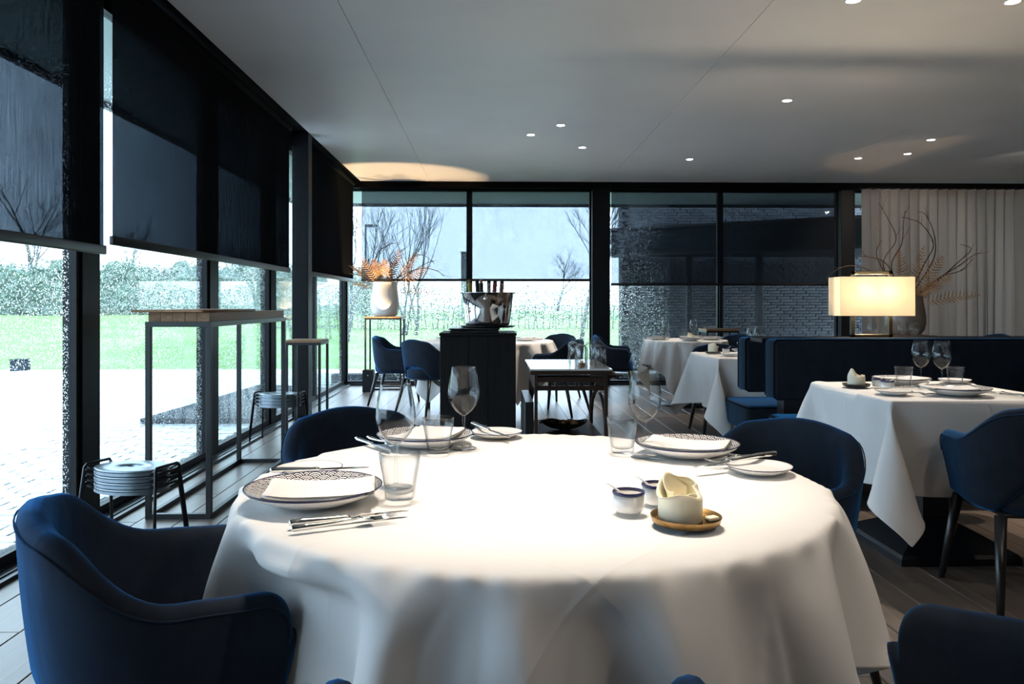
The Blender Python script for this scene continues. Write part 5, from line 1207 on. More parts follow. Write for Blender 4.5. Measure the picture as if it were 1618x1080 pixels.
[7,1,1,1,1,2,1,0,0,0,-1,0,-1,0,0,4,-6,-10,-5,5,0,0,0,0,0,0,0,0,0,0,0,0,0,0,0,0,0,0,0,0,0,0,0,0,0,0,0,0,0,0,0,0,0,0,-3,4,12,2,-1,0,1,0,-1,-1,-1,-1,-1,0,-1,0,-1,1,0],
[6,1,0,1,1,1,1,2,1,0,0,-1,0,-1,3,-4,-7,-8,4,0,0,0,-1,0,0,0,0,1,0,0,0,0,0,0,0,0,-1,0,0,0,1,0,0,0,0,0,0,0,0,-1,0,1,0,0,0,-1,5,11,0,-1,1,-1,-1,-3,0,-1,1,-1,0,0,1,-1,0],
[6,-1,1,0,1,0,1,1,2,1,2,0,0,0,-1,-7,-9,2,1,0,0,-1,1,0,0,0,0,0,0,0,0,0,0,0,0,0,0,0,0,0,0,0,0,0,0,0,0,0,0,0,0,-1,0,1,0,0,-2,10,7,0,-2,-2,-1,0,0,0,-1,1,0,0,-1,1,0],
[5,1,-1,1,0,0,1,0,1,2,1,3,0,1,-5,-7,-5,2,0,0,0,0,0,0,0,0,0,0,0,0,1,0,0,0,-1,0,0,0,0,0,0,0,0,1,0,0,-1,0,0,0,0,0,0,-1,1,0,0,-1,11,4,-4,0,0,0,0,0,0,0,0,0,1,-1,1],
[6,0,1,-1,0,0,0,1,-1,1,1,1,4,-3,-6,-10,6,0,0,0,0,0,0,0,0,0,0,0,0,0,0,0,0,0,0,0,0,0,0,0,0,0,0,0,0,0,0,0,0,0,0,0,0,0,0,0,0,0,4,6,-1,1,0,1,-1,1,0,-1,0,1,-1,0,-1],
[8,-1,0,1,-1,1,-1,0,1,-1,1,0,0,-1,-7,0,0,0,0,0,-1,1,0,0,0,0,0,0,0,0,-1,1,0,-1,1,0,0,0,0,0,0,0,0,-1,1,0,0,0,0,0,0,0,0,0,-1,1,0,-1,0,9,2,0,0,0,0,-1,0,0,0,-1,0,0,-1],
[8,0,0,0,0,0,0,0,0,0,-1,0,1,-5,-4,1,0,0,0,-1,1,0,0,0,0,0,0,0,0,0,0,-1,0,1,0,0,0,0,0,0,0,0,0,0,-1,0,1,0,0,0,0,0,0,0,0,0,0,0,0,5,6,-4,2,0,0,0,-1,0,-1,0,0,-1,1],
[6,1,0,-1,1,0,1,0,-1,1,0,-1,-1,-4,-2,0,0,0,-1,1,0,0,0,0,0,1,-1,0,0,0,0,0,0,0,0,0,0,0,1,-1,0,0,0,0,0,0,0,0,0,0,1,0,-1,0,0,-1,1,0,0,0,8,2,-1,-2,0,-1,0,0,0,0,-1,1,-1],
[5,0,0,2,0,-1,0,0,1,0,0,1,-2,-6,-1,1,0,-1,1,0,0,0,0,0,1,-1,1,-1,0,0,0,0,0,0,0,0,1,0,-1,1,-1,0,0,0,0,0,0,0,0,1,-1,0,0,0,0,0,0,0,0,0,5,5,-3,0,-1,0,1,-1,0,0,0,0,0],
[6,0,0,-1,0,1,0,0,0,0,0,2,-6,-3,0,1,0,0,0,0,0,0,0,0,0,0,0,0,0,0,0,0,0,0,0,0,-1,1,0,0,0,0,0,0,0,0,0,0,0,0,0,0,0,0,0,0,-1,1,0,-3,6,2,-1,2,1,1,-1,0,1,-1,0,0,0],
[6,0,0,0,0,0,0,0,0,1,1,-3,-5,-1,1,0,-1,1,0,0,0,0,0,0,-1,0,0,1,0,0,0,0,0,0,0,0,0,-1,0,0,1,0,0,0,0,0,0,0,0,-1,0,0,1,0,0,0,0,0,0,0,1,3,-1,0,1,1,1,1,0,0,1,-1,0],
[6,0,0,0,0,0,0,0,0,-2,-2,-1,-2,1,-1,1,0,0,0,1,0,-1,0,0,0,0,0,0,0,0,0,0,0,0,0,0,0,0,0,0,0,0,0,0,0,0,0,0,0,0,0,0,0,0,0,0,0,0,0,0,1,3,1,-1,1,0,1,0,0,1,0,0,1],
[5,0,0,0,0,-1,0,-1,-1,-1,0,1,-2,-1,1,0,0,1,0,-1,0,0,0,0,0,0,0,0,0,0,1,0,0,-1,0,0,0,0,0,0,0,0,0,1,0,0,-1,0,0,0,0,0,0,0,0,1,0,-1,0,0,-1,4,1,1,0,0,-1,0,0,-1,0,0,-1],
[2,0,0,0,0,0,0,0,-1,0,0,0,-1,-1,1,0,0,-1,1,0,0,1,-1,0,0,0,0,0,0,0,0,0,0,1,-1,0,0,0,0,0,0,0,1,-1,0,0,0,0,0,0,0,0,0,0,0,0,0,0,0,1,-1,1,4,0,-1,-1,-1,0,-1,-1,-1,0,-1],
[-3,1,0,1,0,1,0,1,1,0,0,-1,-1,0,0,-1,1,0,0,0,0,0,0,0,0,0,0,0,0,0,-1,0,1,-1,1,0,0,0,0,0,0,0,-1,0,1,-1,1,0,0,0,0,0,0,0,0,-1,0,1,0,0,-1,2,2,0,-1,-2,0,-2,0,0,0,-1,0],
[-3,-1,1,-1,1,0,1,0,2,1,1,-2,-1,1,0,0,0,0,-1,0,0,0,1,0,0,0,0,0,0,0,0,0,-1,1,0,0,0,0,0,0,0,0,0,0,-1,1,0,0,0,0,0,0,0,0,0,0,0,0,0,0,0,0,2,-3,-2,1,-1,1,-1,1,-1,0,1],
[-4,1,-1,1,-1,1,-1,1,0,1,2,-1,2,0,-1,0,0,0,0,0,0,0,0,0,0,1,0,-1,0,0,0,0,0,0,0,0,0,1,0,0,-1,0,0,0,0,0,0,0,0,0,1,0,-1,0,0,0,0,0,0,0,0,1,-4,1,0,0,0,-1,1,-1,0,1,-1],
[-3,-1,1,-1,1,0,0,0,-1,1,-1,4,0,0,0,0,0,0,0,0,0,0,0,0,1,-1,0,0,0,0,0,0,0,0,0,0,1,-1,0,0,0,0,0,0,0,0,0,0,0,1,-1,0,0,0,0,0,0,-1,1,0,0,-1,-2,0,1,-1,1,0,-1,1,0,-1,0],
[-4,1,-1,1,0,-1,1,-1,1,-1,0,2,2,0,0,0,0,0,0,0,0,0,0,0,0,0,0,0,0,0,0,0,0,0,0,0,-1,1,0,0,0,0,0,0,0,0,0,0,0,0,0,0,0,0,0,0,0,1,-1,0,1,-3,-1,0,0,1,-1,0,1,-1,0,1,0],
[-3,-1,1,-1,0,1,-1,1,-1,1,0,1,2,-1,1,1,-1,0,0,0,0,0,0,0,-1,0,0,1,0,0,0,0,0,0,0,0,0,-1,0,0,1,0,0,0,0,0,0,0,0,-1,0,0,1,0,0,0,0,0,0,0,0,-1,-2,1,-1,0,0,0,0,0,0,0,0],
[-2,0,0,0,-1,0,0,-1,1,-1,1,0,3,0,0,0,0,0,0,0,0,0,0,0,0,0,0,0,0,0,0,0,0,0,0,0,0,0,0,0,0,0,0,0,1,-1,0,0,0,0,0,0,0,0,0,0,0,0,0,0,0,-2,0,-2,1,-1,1,0,0,0,0,0,0],
[0,0,-1,0,0,-1,0,0,-1,0,-1,0,2,3,-1,0,1,-1,1,0,0,-1,0,0,0,0,0,0,0,0,1,0,0,-1,0,0,0,0,0,0,0,0,0,1,-1,1,-1,0,0,0,0,0,0,0,0,1,0,-1,0,2,-3,-5,3,1,-1,1,-1,1,-1,1,0,0,0],
[-1,1,-1,0,0,0,0,-1,0,-1,0,-5,5,4,-1,0,0,0,0,0,0,0,0,0,0,0,0,0,0,0,0,0,0,1,-1,0,0,0,0,0,0,0,1,-1,0,0,0,0,0,0,0,0,0,0,0,0,0,0,0,1,-4,-4,1,2,1,0,1,0,0,0,0,0,0],
[0,-2,1,-1,0,-1,-1,0,-1,-1,-3,0,4,6,-1,0,0,1,-2,1,-1,1,0,0,0,0,0,0,0,0,-1,0,0,0,1,0,0,0,0,0,0,0,-1,0,1,-1,1,0,0,0,0,0,0,0,0,0,0,0,0,1,-5,-5,1,1,2,1,0,1,1,-1,1,0,0],
[-5,0,-1,0,-1,-1,0,0,0,0,0,0,1,5,2,0,0,0,0,-1,1,0,0,0,0,0,0,0,0,0,0,0,0,0,0,0,0,0,0,0,0,0,0,0,-1,1,0,0,0,0,0,0,0,0,0,0,0,0,1,-4,-3,-2,-1,0,1,1,2,0,1,1,0,0,1],
[-9,0,-1,0,0,0,0,0,-1,0,1,2,-2,7,4,-1,0,0,1,-1,0,0,0,0,1,0,0,-1,0,0,0,0,0,0,0,0,0,1,0,-1,0,0,0,0,0,0,0,0,0,1,0,0,-1,0,0,0,0,2,0,-6,-4,2,0,0,-1,0,-1,1,0,2,1,0,1],
[-10,-1,1,0,-1,1,0,-1,1,0,-1,-1,1,2,10,-1,0,0,0,0,0,0,0,0,0,0,0,0,0,0,0,0,0,0,0,0,1,-1,0,1,-1,0,0,0,0,0,0,0,0,0,0,0,1,-1,1,-1,0,1,-1,-5,-3,2,-1,-1,-1,0,0,0,1,-1,1,1,1],
[-10,1,-1,0,1,-1,0,0,-1,0,1,1,-2,-2,9,5,-1,0,0,0,0,0,0,0,0,0,0,0,0,0,0,0,0,0,0,0,-1,1,0,0,0,0,0,0,0,0,0,0,0,0,0,0,0,1,-1,0,0,1,-3,-6,-3,0,0,0,0,0,1,-1,0,1,-1,1,0],
[-9,0,0,0,-1,0,-1,0,0,0,-1,0,0,-1,2,11,0,0,0,1,0,-1,0,0,-1,0,0,1,0,0,0,0,0,0,0,0,0,-1,0,0,1,0,0,0,0,0,0,0,0,-1,1,0,0,0,0,0,2,-1,-9,-6,3,0,0,0,0,0,0,0,0,0,0,0,0],
[-9,-1,0,-1,0,0,0,-1,0,-1,0,-1,1,1,-2,7,9,-2,0,0,0,1,0,-1,0,0,0,0,0,0,0,0,0,0,0,0,0,0,0,0,0,0,0,0,1,-1,0,0,0,0,-1,1,0,0,0,1,2,-8,-9,0,1,2,0,0,1,0,-1,1,-1,0,1,-1,0],
[-10,0,-1,0,-1,-1,0,0,0,0,0,1,-1,0,-2,0,11,4,0,0,0,0,0,0,0,0,0,0,0,0,1,0,0,0,-1,0,0,0,0,0,0,0,0,1,-1,1,-1,0,0,0,1,-1,0,0,0,4,-8,-9,-2,3,-1,-1,2,1,1,0,0,0,1,-1,0,1,-1],
[-12,-1,0,0,0,1,-1,1,-1,1,0,-1,0,-1,0,-2,2,14,0,0,0,0,0,1,-1,0,0,0,0,0,0,0,0,0,0,0,0,0,0,0,0,0,0,0,0,0,0,0,0,1,-1,0,0,0,5,-8,-7,-7,4,-1,0,0,0,1,1,1,1,0,0,1,0,-1,1],
[-13,0,1,-1,1,-1,1,0,0,-1,0,0,-2,-1,-1,0,-1,5,15,-2,0,1,-1,0,1,-1,0,0,0,0,-1,0,1,0,0,0,0,0,0,0,0,0,0,-1,1,0,0,0,1,-1,0,0,0,5,-7,-8,-8,1,1,0,0,1,0,1,0,1,1,1,1,0,0,1,0],
[-12,0,0,0,0,1,-1,0,0,-1,-1,-1,-1,0,-1,0,0,-5,8,15,2,-4,1,0,0,1,-1,0,0,0,0,0,-1,0,1,0,0,0,0,0,0,0,0,0,-1,0,2,0,-1,0,0,0,5,-7,-9,-7,-1,4,-1,0,0,0,1,-1,1,0,2,1,0,1,1,0,0],
[-12,1,-1,1,0,-1,0,-1,-1,0,-1,-1,0,-1,1,0,0,2,-9,9,11,4,-1,0,0,0,1,0,-1,0,0,0,0,0,0,0,0,1,0,-1,0,0,0,0,0,1,-1,0,0,0,0,5,-8,-8,-7,-2,2,-1,2,1,0,0,-1,1,0,1,-1,1,1,1,1,1,1],
[-11,0,0,0,-1,-1,0,-1,-1,-1,-1,0,0,0,0,0,0,-2,4,-7,7,12,5,-2,0,0,0,0,1,-1,0,0,0,0,0,0,1,-1,0,1,-1,1,0,0,0,-1,0,1,0,1,3,-9,-8,-8,0,3,0,-1,0,1,0,1,0,0,0,0,0,0,1,0,1,1,1],
[-11,-1,0,-1,-1,0,-1,-1,-1,0,0,-1,1,0,0,0,-1,1,-1,1,-4,2,10,10,0,-1,0,0,0,1,0,0,-1,0,1,0,-1,0,0,0,1,-1,0,0,0,0,1,0,1,0,-7,-10,-6,1,1,1,0,0,0,0,1,0,1,0,0,0,0,0,0,1,-1,1,1],
[-12,0,-1,-1,0,-1,-1,-1,0,0,0,0,-1,1,0,-1,-1,0,-1,0,0,-2,0,8,11,4,0,0,-1,0,0,0,1,0,-1,0,0,0,0,0,0,1,-1,0,0,1,1,-2,-3,-7,-10,-3,5,0,0,-1,1,1,-1,0,1,0,1,0,0,0,1,-1,0,0,0,0,0],
[-13,-1,0,-1,-1,-1,0,0,0,-1,1,0,0,-1,0,0,-1,-1,0,0,0,0,0,-3,3,11,6,5,2,-2,-2,0,0,0,1,0,0,1,0,0,0,0,1,2,0,-4,-6,-4,-5,-7,-1,5,-2,0,0,0,0,0,0,1,0,1,0,1,0,0,0,1,-1,0,0,0,0],
[-14,-1,-1,-1,0,0,-1,1,0,0,0,0,0,0,-1,-1,-1,0,0,0,-1,1,0,1,-1,-5,3,4,7,8,5,2,0,-1,-2,0,1,-1,0,0,0,-1,-2,-4,-4,-4,-4,-2,-1,0,3,-2,0,1,0,0,-1,0,1,0,0,1,0,1,0,1,0,0,1,-1,1,-1,0],
[-16,-1,0,0,0,0,0,0,0,0,-1,1,-1,-1,0,-1,0,0,0,0,0,0,0,-1,-2,0,0,-2,1,3,3,3,3,4,3,1,-1,1,-1,-2,-1,-2,-4,-5,-5,-1,1,1,0,1,0,1,0,1,0,0,1,0,0,0,1,-1,1,0,1,0,1,0,0,1,-1,1,0],
[-17,1,-1,0,-1,1,0,-1,1,0,0,-1,0,0,-2,0,0,-1,0,0,0,1,-1,-1,-2,0,1,1,0,-3,-2,0,1,1,3,2,3,-4,-2,-1,-2,0,3,2,0,-1,0,-1,0,0,0,1,1,1,1,0,0,0,0,0,0,0,1,0,1,0,0,1,0,0,1,0,-1],
[-17,-1,1,0,0,0,0,0,0,0,-1,0,-1,-1,0,0,-1,1,0,0,0,-1,-1,-2,0,0,0,1,-1,-1,3,-2,1,1,-1,0,-3,1,0,0,1,-1,0,1,2,0,0,0,-1,0,0,1,1,0,1,1,0,0,-1,0,0,1,0,0,0,1,1,0,0,1,0,0,1],
[-17,0,0,0,0,0,0,0,-1,0,0,-1,0,-1,0,-1,1,0,0,0,-1,-1,-1,-1,0,0,0,0,-1,0,1,2,-1,0,0,-1,-1,-1,1,0,-1,0,0,2,2,1,-1,-1,0,0,0,0,1,1,1,0,0,0,1,0,0,0,0,0,1,0,0,0,1,0,1,0,0],
[-17,0,0,0,0,0,0,0,0,-1,0,-1,0,-1,0,0,0,0,0,-1,0,-1,-1,-1,0,0,0,0,0,-1,0,1,1,0,-1,-1,-1,1,-1,0,1,-1,1,-1,2,2,0,0,-1,1,-1,0,0,1,1,1,1,0,0,0,0,-1,0,1,0,0,0,1,1,0,0,1,0],
[-17,0,0,0,0,-1,0,0,0,0,-1,0,-1,0,-1,1,-1,1,-1,0,-1,-1,-1,0,0,0,0,0,-1,1,-1,1,0,0,0,-1,0,-1,0,1,-1,1,-1,1,0,1,1,0,0,0,1,-1,0,1,1,1,0,0,1,-1,0,1,0,0,0,0,1,0,0,1,0,0,1],
[-17,1,-1,0,0,0,0,-1,-1,0,0,-1,-1,1,0,-1,1,-1,1,-1,-1,-1,-1,0,0,0,0,-1,1,1,-2,0,1,0,-1,0,-1,0,1,-1,0,0,1,0,0,1,1,0,1,-1,0,0,1,0,0,1,1,1,-1,1,0,0,0,0,0,0,0,0,0,0,1,1,0],
[-17,-1,1,0,-1,0,0,0,0,-1,-1,0,0,-1,0,1,0,0,-1,-1,-1,-1,0,0,0,0,0,0,-1,0,0,0,1,0,0,-1,0,0,-1,0,0,0,0,0,1,0,1,1,0,0,0,0,0,0,1,0,1,1,1,0,0,-1,0,0,0,1,0,0,1,0,0,0,1],
[-17,0,-1,0,1,-1,0,-1,0,-1,0,-1,1,0,0,0,0,0,-1,-1,-1,-1,0,0,0,0,0,0,0,-1,1,0,-1,0,0,-1,0,0,0,1,0,0,-1,0,0,2,0,1,0,0,0,1,-1,0,0,2,0,1,0,0,0,1,0,0,0,0,0,0,0,0,0,1,0],
[-17,0,0,-1,0,0,-1,0,-1,0,0,0,-1,0,1,0,0,-1,-1,-1,-1,0,0,0,0,0,0,-1,0,0,0,0,1,0,-1,0,0,0,0,-1,0,0,1,0,0,-1,2,1,0,1,-1,0,0,0,1,-1,2,0,1,1,0,0,0,0,0,0,0,0,0,0,1,-1,0],
[-18,0,0,0,0,0,-1,0,0,-1,0,0,0,0,-1,0,0,0,-1,-1,0,0,-1,0,0,1,-1,0,0,0,-1,0,0,1,-1,-1,0,0,0,0,0,1,-1,0,0,1,0,1,1,0,1,-1,0,1,-1,1,0,1,1,0,0,0,0,0,0,0,0,1,0,1,-1,0,0],
[-17,-1,0,1,-1,-1,0,0,-1,0,-1,0,0,0,1,0,0,-2,0,-1,-1,0,0,0,0,0,0,-1,0,0,1,-1,0,0,0,0,0,-1,0,1,0,-1,1,0,0,0,1,0,1,0,0,0,0,0,0,1,0,1,0,1,1,0,0,0,0,0,0,0,0,0,0,0,1]]]
SQUARE_CLOTH = [[[-410,-20,-20,-20,-18,-15,-11,-5,1,7,14,18,22,24,26,27,28,26,19,4,-10,-14,-13,-12,-9,-7,-5,-4,-2,-1,-1,2,3,5,8,10,12,12,8,-3,-16,-23,-26,-28,-28,-29,-27,-23,-18,-10,-1,4,10,13,15,16,18],
[21,0,0,0,-1,-2,-3,-4,-3,-3,-3,-1,-1,-1,0,0,0,0,-3,-4,0,0,0,1,0,1,1,1,0,0,1,-1,0,-1,-1,0,0,0,0,2,2,0,1,0,0,1,0,2,3,4,3,3,2,1,1,1,0],
[21,0,0,0,-1,-2,-2,-3,-4,-3,-2,-3,-1,0,0,0,0,-2,-3,-2,-1,0,0,1,1,1,0,1,1,1,0,-1,-1,0,-1,-1,-1,0,1,2,2,1,0,1,-1,0,2,2,4,3,3,3,2,1,1,0,0],
[20,1,0,0,0,-1,-2,-3,-3,-4,-4,-2,-2,0,0,0,-1,-2,-3,-2,-1,1,0,1,1,1,1,1,0,0,0,0,0,-2,0,-1,0,-1,1,2,2,2,0,-1,0,1,1,3,4,4,3,3,0,1,1,0,1],
[16,2,3,0,0,0,-1,-3,-4,-3,-4,-3,-2,-1,-1,1,-1,-2,-3,-2,-1,0,2,0,2,0,2,0,1,0,0,0,-1,0,-2,-1,-1,1,0,1,2,2,0,0,1,0,3,3,4,5,2,1,1,1,0,2,0],
[9,5,3,3,1,0,-1,-1,-3,-4,-4,-4,-3,-1,0,-1,0,-3,-3,-2,0,1,1,1,1,2,0,0,1,0,0,0,-1,-1,-1,-1,0,-1,0,1,3,2,0,0,0,1,3,5,5,2,3,1,1,1,1,0,0],
[-1,7,5,5,3,2,0,-1,-2,-4,-5,-3,-3,-3,0,0,-2,-2,-4,-1,0,1,1,2,1,0,1,1,0,1,0,0,-1,-1,-1,-1,-2,0,0,2,2,1,1,0,0,3,4,4,4,3,1,1,2,1,0,-1,-2],
[-9,4,6,7,6,4,3,0,-2,-3,-4,-5,-4,-2,-1,0,-2,-4,-2,-1,1,0,2,2,0,2,0,0,0,0,1,0,0,-1,-1,-1,-2,-1,0,1,2,3,0,0,1,2,5,6,3,2,2,1,1,0,-1,-3,-5],
[-17,3,4,5,8,7,6,4,1,-3,-3,-5,-5,-4,-2,0,-2,-3,-2,-1,1,2,1,1,1,0,1,1,0,0,0,0,0,0,-1,-2,-1,-2,0,0,3,2,2,0,0,5,5,4,3,2,2,1,0,-2,-5,-5,-5],
[-21,1,2,3,4,8,9,8,5,1,-4,-5,-4,-4,-3,-1,-2,-4,-2,1,0,2,1,1,2,0,0,0,1,0,0,0,0,0,-1,-2,-1,-1,-1,1,1,3,1,0,3,5,6,3,2,3,1,0,-4,-6,-5,-6,-4],
[-21,0,0,0,2,3,5,9,11,10,1,-5,-6,-5,-3,-2,-4,-3,0,0,1,1,3,1,0,0,0,0,0,1,0,0,0,0,-1,0,-2,-2,0,-1,1,3,2,1,3,7,5,3,3,1,-2,-5,-7,-6,-6,-3,-3],
[-17,-1,0,0,-1,-1,1,3,7,10,15,3,-7,-7,-3,-3,-6,-2,1,0,2,2,1,1,0,1,0,0,-1,0,0,1,0,0,0,-1,-1,-2,-1,-1,1,2,4,0,6,7,4,4,2,-5,-7,-9,-6,-5,-3,-1,0],
[-1,-2,-2,-2,-2,-2,-2,-2,-1,2,9,15,8,-11,1,-11,-6,0,2,0,2,2,1,0,1,-1,0,1,0,0,0,0,0,0,0,-1,-1,-1,-1,-1,-2,3,4,2,9,6,4,1,-8,-8,-9,-5,-3,-1,0,-1,0],
[21,-2,-3,-3,-2,-3,-3,-3,-4,-3,-5,1,9,18,-28,-8,-1,2,2,8,6,2,0,0,-1,1,0,-2,0,-1,0,0,1,0,0,0,-1,-2,0,-2,-1,-1,7,5,12,3,0,-12,-10,-7,-2,0,0,1,1,1,1],
[28,0,-1,0,-1,0,-1,-2,-1,-2,-4,-3,-3,-5,9,-6,0,-1,0,2,0,0,0,-1,0,-2,-2,0,-2,-1,-2,-2,0,0,2,1,0,0,-8,-4,-3,0,2,34,-3,-4,-15,-7,-1,2,2,2,3,1,2,2,0],
[29,0,0,0,0,0,0,1,-1,0,1,-1,0,-1,3,1,-1,-1,1,-1,-1,-1,-1,0,-1,0,0,-1,0,-1,0,0,-1,0,-1,0,0,-1,0,-2,0,-2,-1,-13,3,-6,3,5,3,1,2,2,1,2,1,1,2],
[26,1,1,-1,0,0,0,0,1,0,0,1,0,0,0,2,-1,0,-1,0,0,0,0,0,0,0,0,0,0,0,0,0,0,0,0,0,0,0,0,1,0,1,2,-2,-3,1,0,0,-1,1,0,0,-1,0,0,0,0],
[26,-1,0,1,1,0,0,0,0,0,0,0,0,2,0,0,0,0,0,0,0,0,0,1,0,0,0,0,0,0,0,0,0,-1,0,0,0,0,0,0,0,0,0,1,-1,0,-2,-1,1,-1,0,-1,1,0,-1,0,0],
[26,0,1,0,-1,0,1,0,0,0,1,0,1,0,1,-1,0,0,1,0,0,0,0,-1,0,0,0,0,0,0,0,0,0,1,0,0,0,0,0,0,0,0,-1,0,-3,-4,0,-1,-1,0,-1,0,0,-1,1,-1,-1],
[27,1,-1,0,1,0,0,0,1,0,0,0,0,0,0,1,0,0,-1,0,0,0,0,0,0,0,0,0,0,0,0,0,0,0,0,0,0,0,0,0,0,0,1,-1,0,0,-2,-2,-2,-2,-1,-1,-1,-1,-1,0,0],
[28,0,0,1,-1,1,-1,1,0,0,0,1,-1,0,0,0,0,0,0,0,0,0,0,0,0,0,0,0,0,0,0,0,0,0,0,0,0,0,0,0,0,0,0,0,0,0,0,0,-1,-1,-2,-1,-2,-1,-1,-1,-1],
[29,-1,1,-1,1,0,0,0,0,0,0,0,1,-1,0,0,0,0,0,0,0,1,0,0,0,0,0,0,0,0,0,0,0,0,0,0,0,0,0,-1,0,0,1,0,0,-1,0,0,0,0,0,-1,-1,-1,-2,-1,-1],
[28,1,0,0,0,0,0,0,0,1,-1,0,0,1,0,0,0,0,0,0,0,-1,0,0,0,0,0,0,0,0,0,0,0,0,0,0,0,0,0,1,0,0,-1,0,0,1,0,-1,0,0,0,0,0,-1,0,-1,-1],
[29,0,0,0,0,0,1,-1,0,0,1,-1,0,0,0,0,0,0,0,0,0,0,0,0,0,0,0,0,0,0,0,0,0,0,0,0,0,0,0,0,0,0,0,0,0,0,0,1,-1,0,0,0,0,1,0,-1,0],
[29,0,0,1,-1,0,0,1,-1,0,0,1,0,-1,0,0,0,0,0,0,0,0,0,0,0,0,0,0,0,0,0,0,0,0,0,0,0,0,0,0,0,0,0,0,0,0,0,0,1,0,-1,0,0,0,0,1,-1],
[30,-1,0,0,1,-1,0,0,1,0,-1,0,0,1,0,0,0,0,0,0,0,0,0,0,0,0,0,0,0,0,0,0,0,0,0,0,0,0,0,0,0,0,0,0,0,-1,0,0,0,0,1,-1,0,0,0,0,0],
[29,1,-1,0,0,1,-1,0,0,0,1,-1,0,0,0,0,0,0,0,0,0,0,0,0,0,0,0,0,0,0,0,0,0,0,0,0,0,0,0,0,0,0,0,0,0,1,0,-1,0,0,0,1,-1,0,0,0,0],
[29,0,1,-1,0,0,1,-1,0,0,0,1,-1,0,0,0,0,0,0,0,0,0,0,0,0,0,0,0,0,0,0,0,0,0,0,0,0,0,0,0,0,0,0,0,0,0,0,1,-1,0,0,0,1,-1,0,0,1],
[29,0,0,1,-1,0,0,1,0,-1,0,0,1,0,0,0,0,0,0,0,0,0,0,0,0,0,0,0,0,0,0,0,0,0,0,0,0,0,0,0,0,0,0,0,-1,0,0,0,1,-1,0,0,0,1,-1,0,0],
[29,0,0,0,1,-1,0,0,0,1,-1,0,0,0,0,0,0,0,0,0,0,0,0,0,0,0,0,0,0,0,0,0,0,0,0,0,0,0,0,0,0,0,0,0,1,0,-1,0,0,1,-1,0,0,0,0,0,0],
[30,-1,0,0,0,1,-1,0,0,0,1,-1,0,0,0,0,0,0,0,0,0,0,0,0,0,0,0,0,0,0,0,0,0,0,0,0,0,0,0,0,0,0,0,0,0,0,1,-1,0,0,1,-1,0,0,1,-1,0],
[29,1,-1,0,0,0,1,-1,0,0,0,1,0,-1,0,0,0,0,0,0,0,0,0,0,0,0,0,0,0,0,0,0,0,0,0,0,0,0,0,0,0,0,1,-1,0,0,0,1,-1,0,0,1,-1,0,0,0,0],
[28,0,1,0,0,0,0,1,-1,0,0,0,0,1,0,0,0,0,0,0,0,0,0,0,0,0,0,0,0,0,0,0,0,0,0,0,0,0,0,0,0,0,-1,1,0,-1,0,0,1,-1,0,0,1,-1,0,0,0],
[26,1,1,1,0,0,0,0,1,0,-1,0,0,0,0,0,0,0,0,0,0,0,0,0,0,0,0,0,0,0,0,0,0,0,0,0,0,0,0,0,0,0,0,0,0,1,-1,0,0,1,-1,0,0,0,-1,1,-1],
[22,2,1,1,2,1,0,0,0,0,1,0,-1,0,0,0,0,0,0,0,0,0,0,0,0,0,0,0,0,0,0,0,0,0,0,0,0,0,0,0,0,0,0,0,0,0,1,-1,0,0,0,0,-1,1,0,-1,0],
[20,0,1,1,1,2,2,1,1,0,0,0,1,-1,1,0,0,0,0,0,0,0,0,0,0,0,0,0,0,0,0,0,0,0,0,0,0,0,0,0,0,0,0,0,-1,0,0,1,-1,0,0,-1,1,-1,0,0,0],
[20,0,0,0,1,0,2,2,2,2,0,0,0,1,-1,0,0,0,0,0,0,0,0,0,0,0,0,0,0,0,0,0,0,0,0,0,0,0,0,0,0,0,0,0,1,-1,0,-1,1,-1,0,0,-1,0,0,0,0],
[27,-1,-1,-1,-1,0,-1,1,0,2,3,1,0,0,0,0,0,0,0,0,0,0,0,0,0,0,0,0,0,0,0,0,0,0,0,0,0,0,0,0,0,0,0,0,0,0,0,0,-1,0,0,-1,0,0,0,-1,0],
[27,1,1,1,-1,-1,-1,-2,0,-1,0,3,2,0,1,0,0,0,0,0,-1,0,0,0,0,0,0,0,0,0,0,0,0,0,0,0,0,1,0,0,0,0,-1,0,0,0,-1,0,-1,0,0,0,0,0,0,1,0],
[17,3,2,2,3,1,1,1,-1,-1,-1,-1,0,4,-1,0,0,0,0,0,1,0,0,0,0,0,0,0,0,0,0,0,0,0,0,0,0,-1,0,0,0,0,1,-1,-1,0,-1,0,1,0,0,1,0,0,0,0,0],
[17,0,1,1,0,2,2,2,2,1,1,0,0,2,-1,0,-1,0,0,0,0,0,0,0,0,0,0,0,0,0,0,0,0,0,0,0,0,0,0,0,0,0,0,0,-1,0,1,0,0,0,0,0,0,-1,0,-1,-1],
[14,0,0,0,0,1,0,0,2,2,-3,8,3,2,3,-1,-1,-1,0,0,0,0,0,0,0,0,0,0,0,0,0,0,0,0,0,0,0,0,0,1,1,0,-2,0,1,-1,0,-1,0,-1,-2,-1,-1,-1,-2,0,-1],
[11,-1,0,-1,1,-1,0,1,0,2,8,0,7,-28,5,3,6,3,0,1,1,1,1,1,0,1,0,1,0,1,0,1,0,0,1,0,1,1,1,0,0,0,1,-1,-6,-1,-2,-1,-2,-1,1,-1,-1,0,0,0,-1],
[9,0,0,0,0,2,2,2,4,4,4,0,-23,0,-28,4,10,10,5,0,0,-1,-1,-1,0,-1,-1,-1,1,-1,2,2,2,1,1,1,1,0,1,-9,0,2,3,9,-1,-3,-2,0,0,1,-1,0,1,0,0,-1,1],
[9,2,0,2,2,2,3,3,3,1,-4,-19,-11,-5,5,-1,-2,4,5,2,0,0,0,0,0,-1,1,0,-1,1,0,0,0,2,0,1,0,0,-6,-6,-7,-2,3,16,25,-5,-4,-5,-3,-2,-1,0,-1,0,0,0,0],
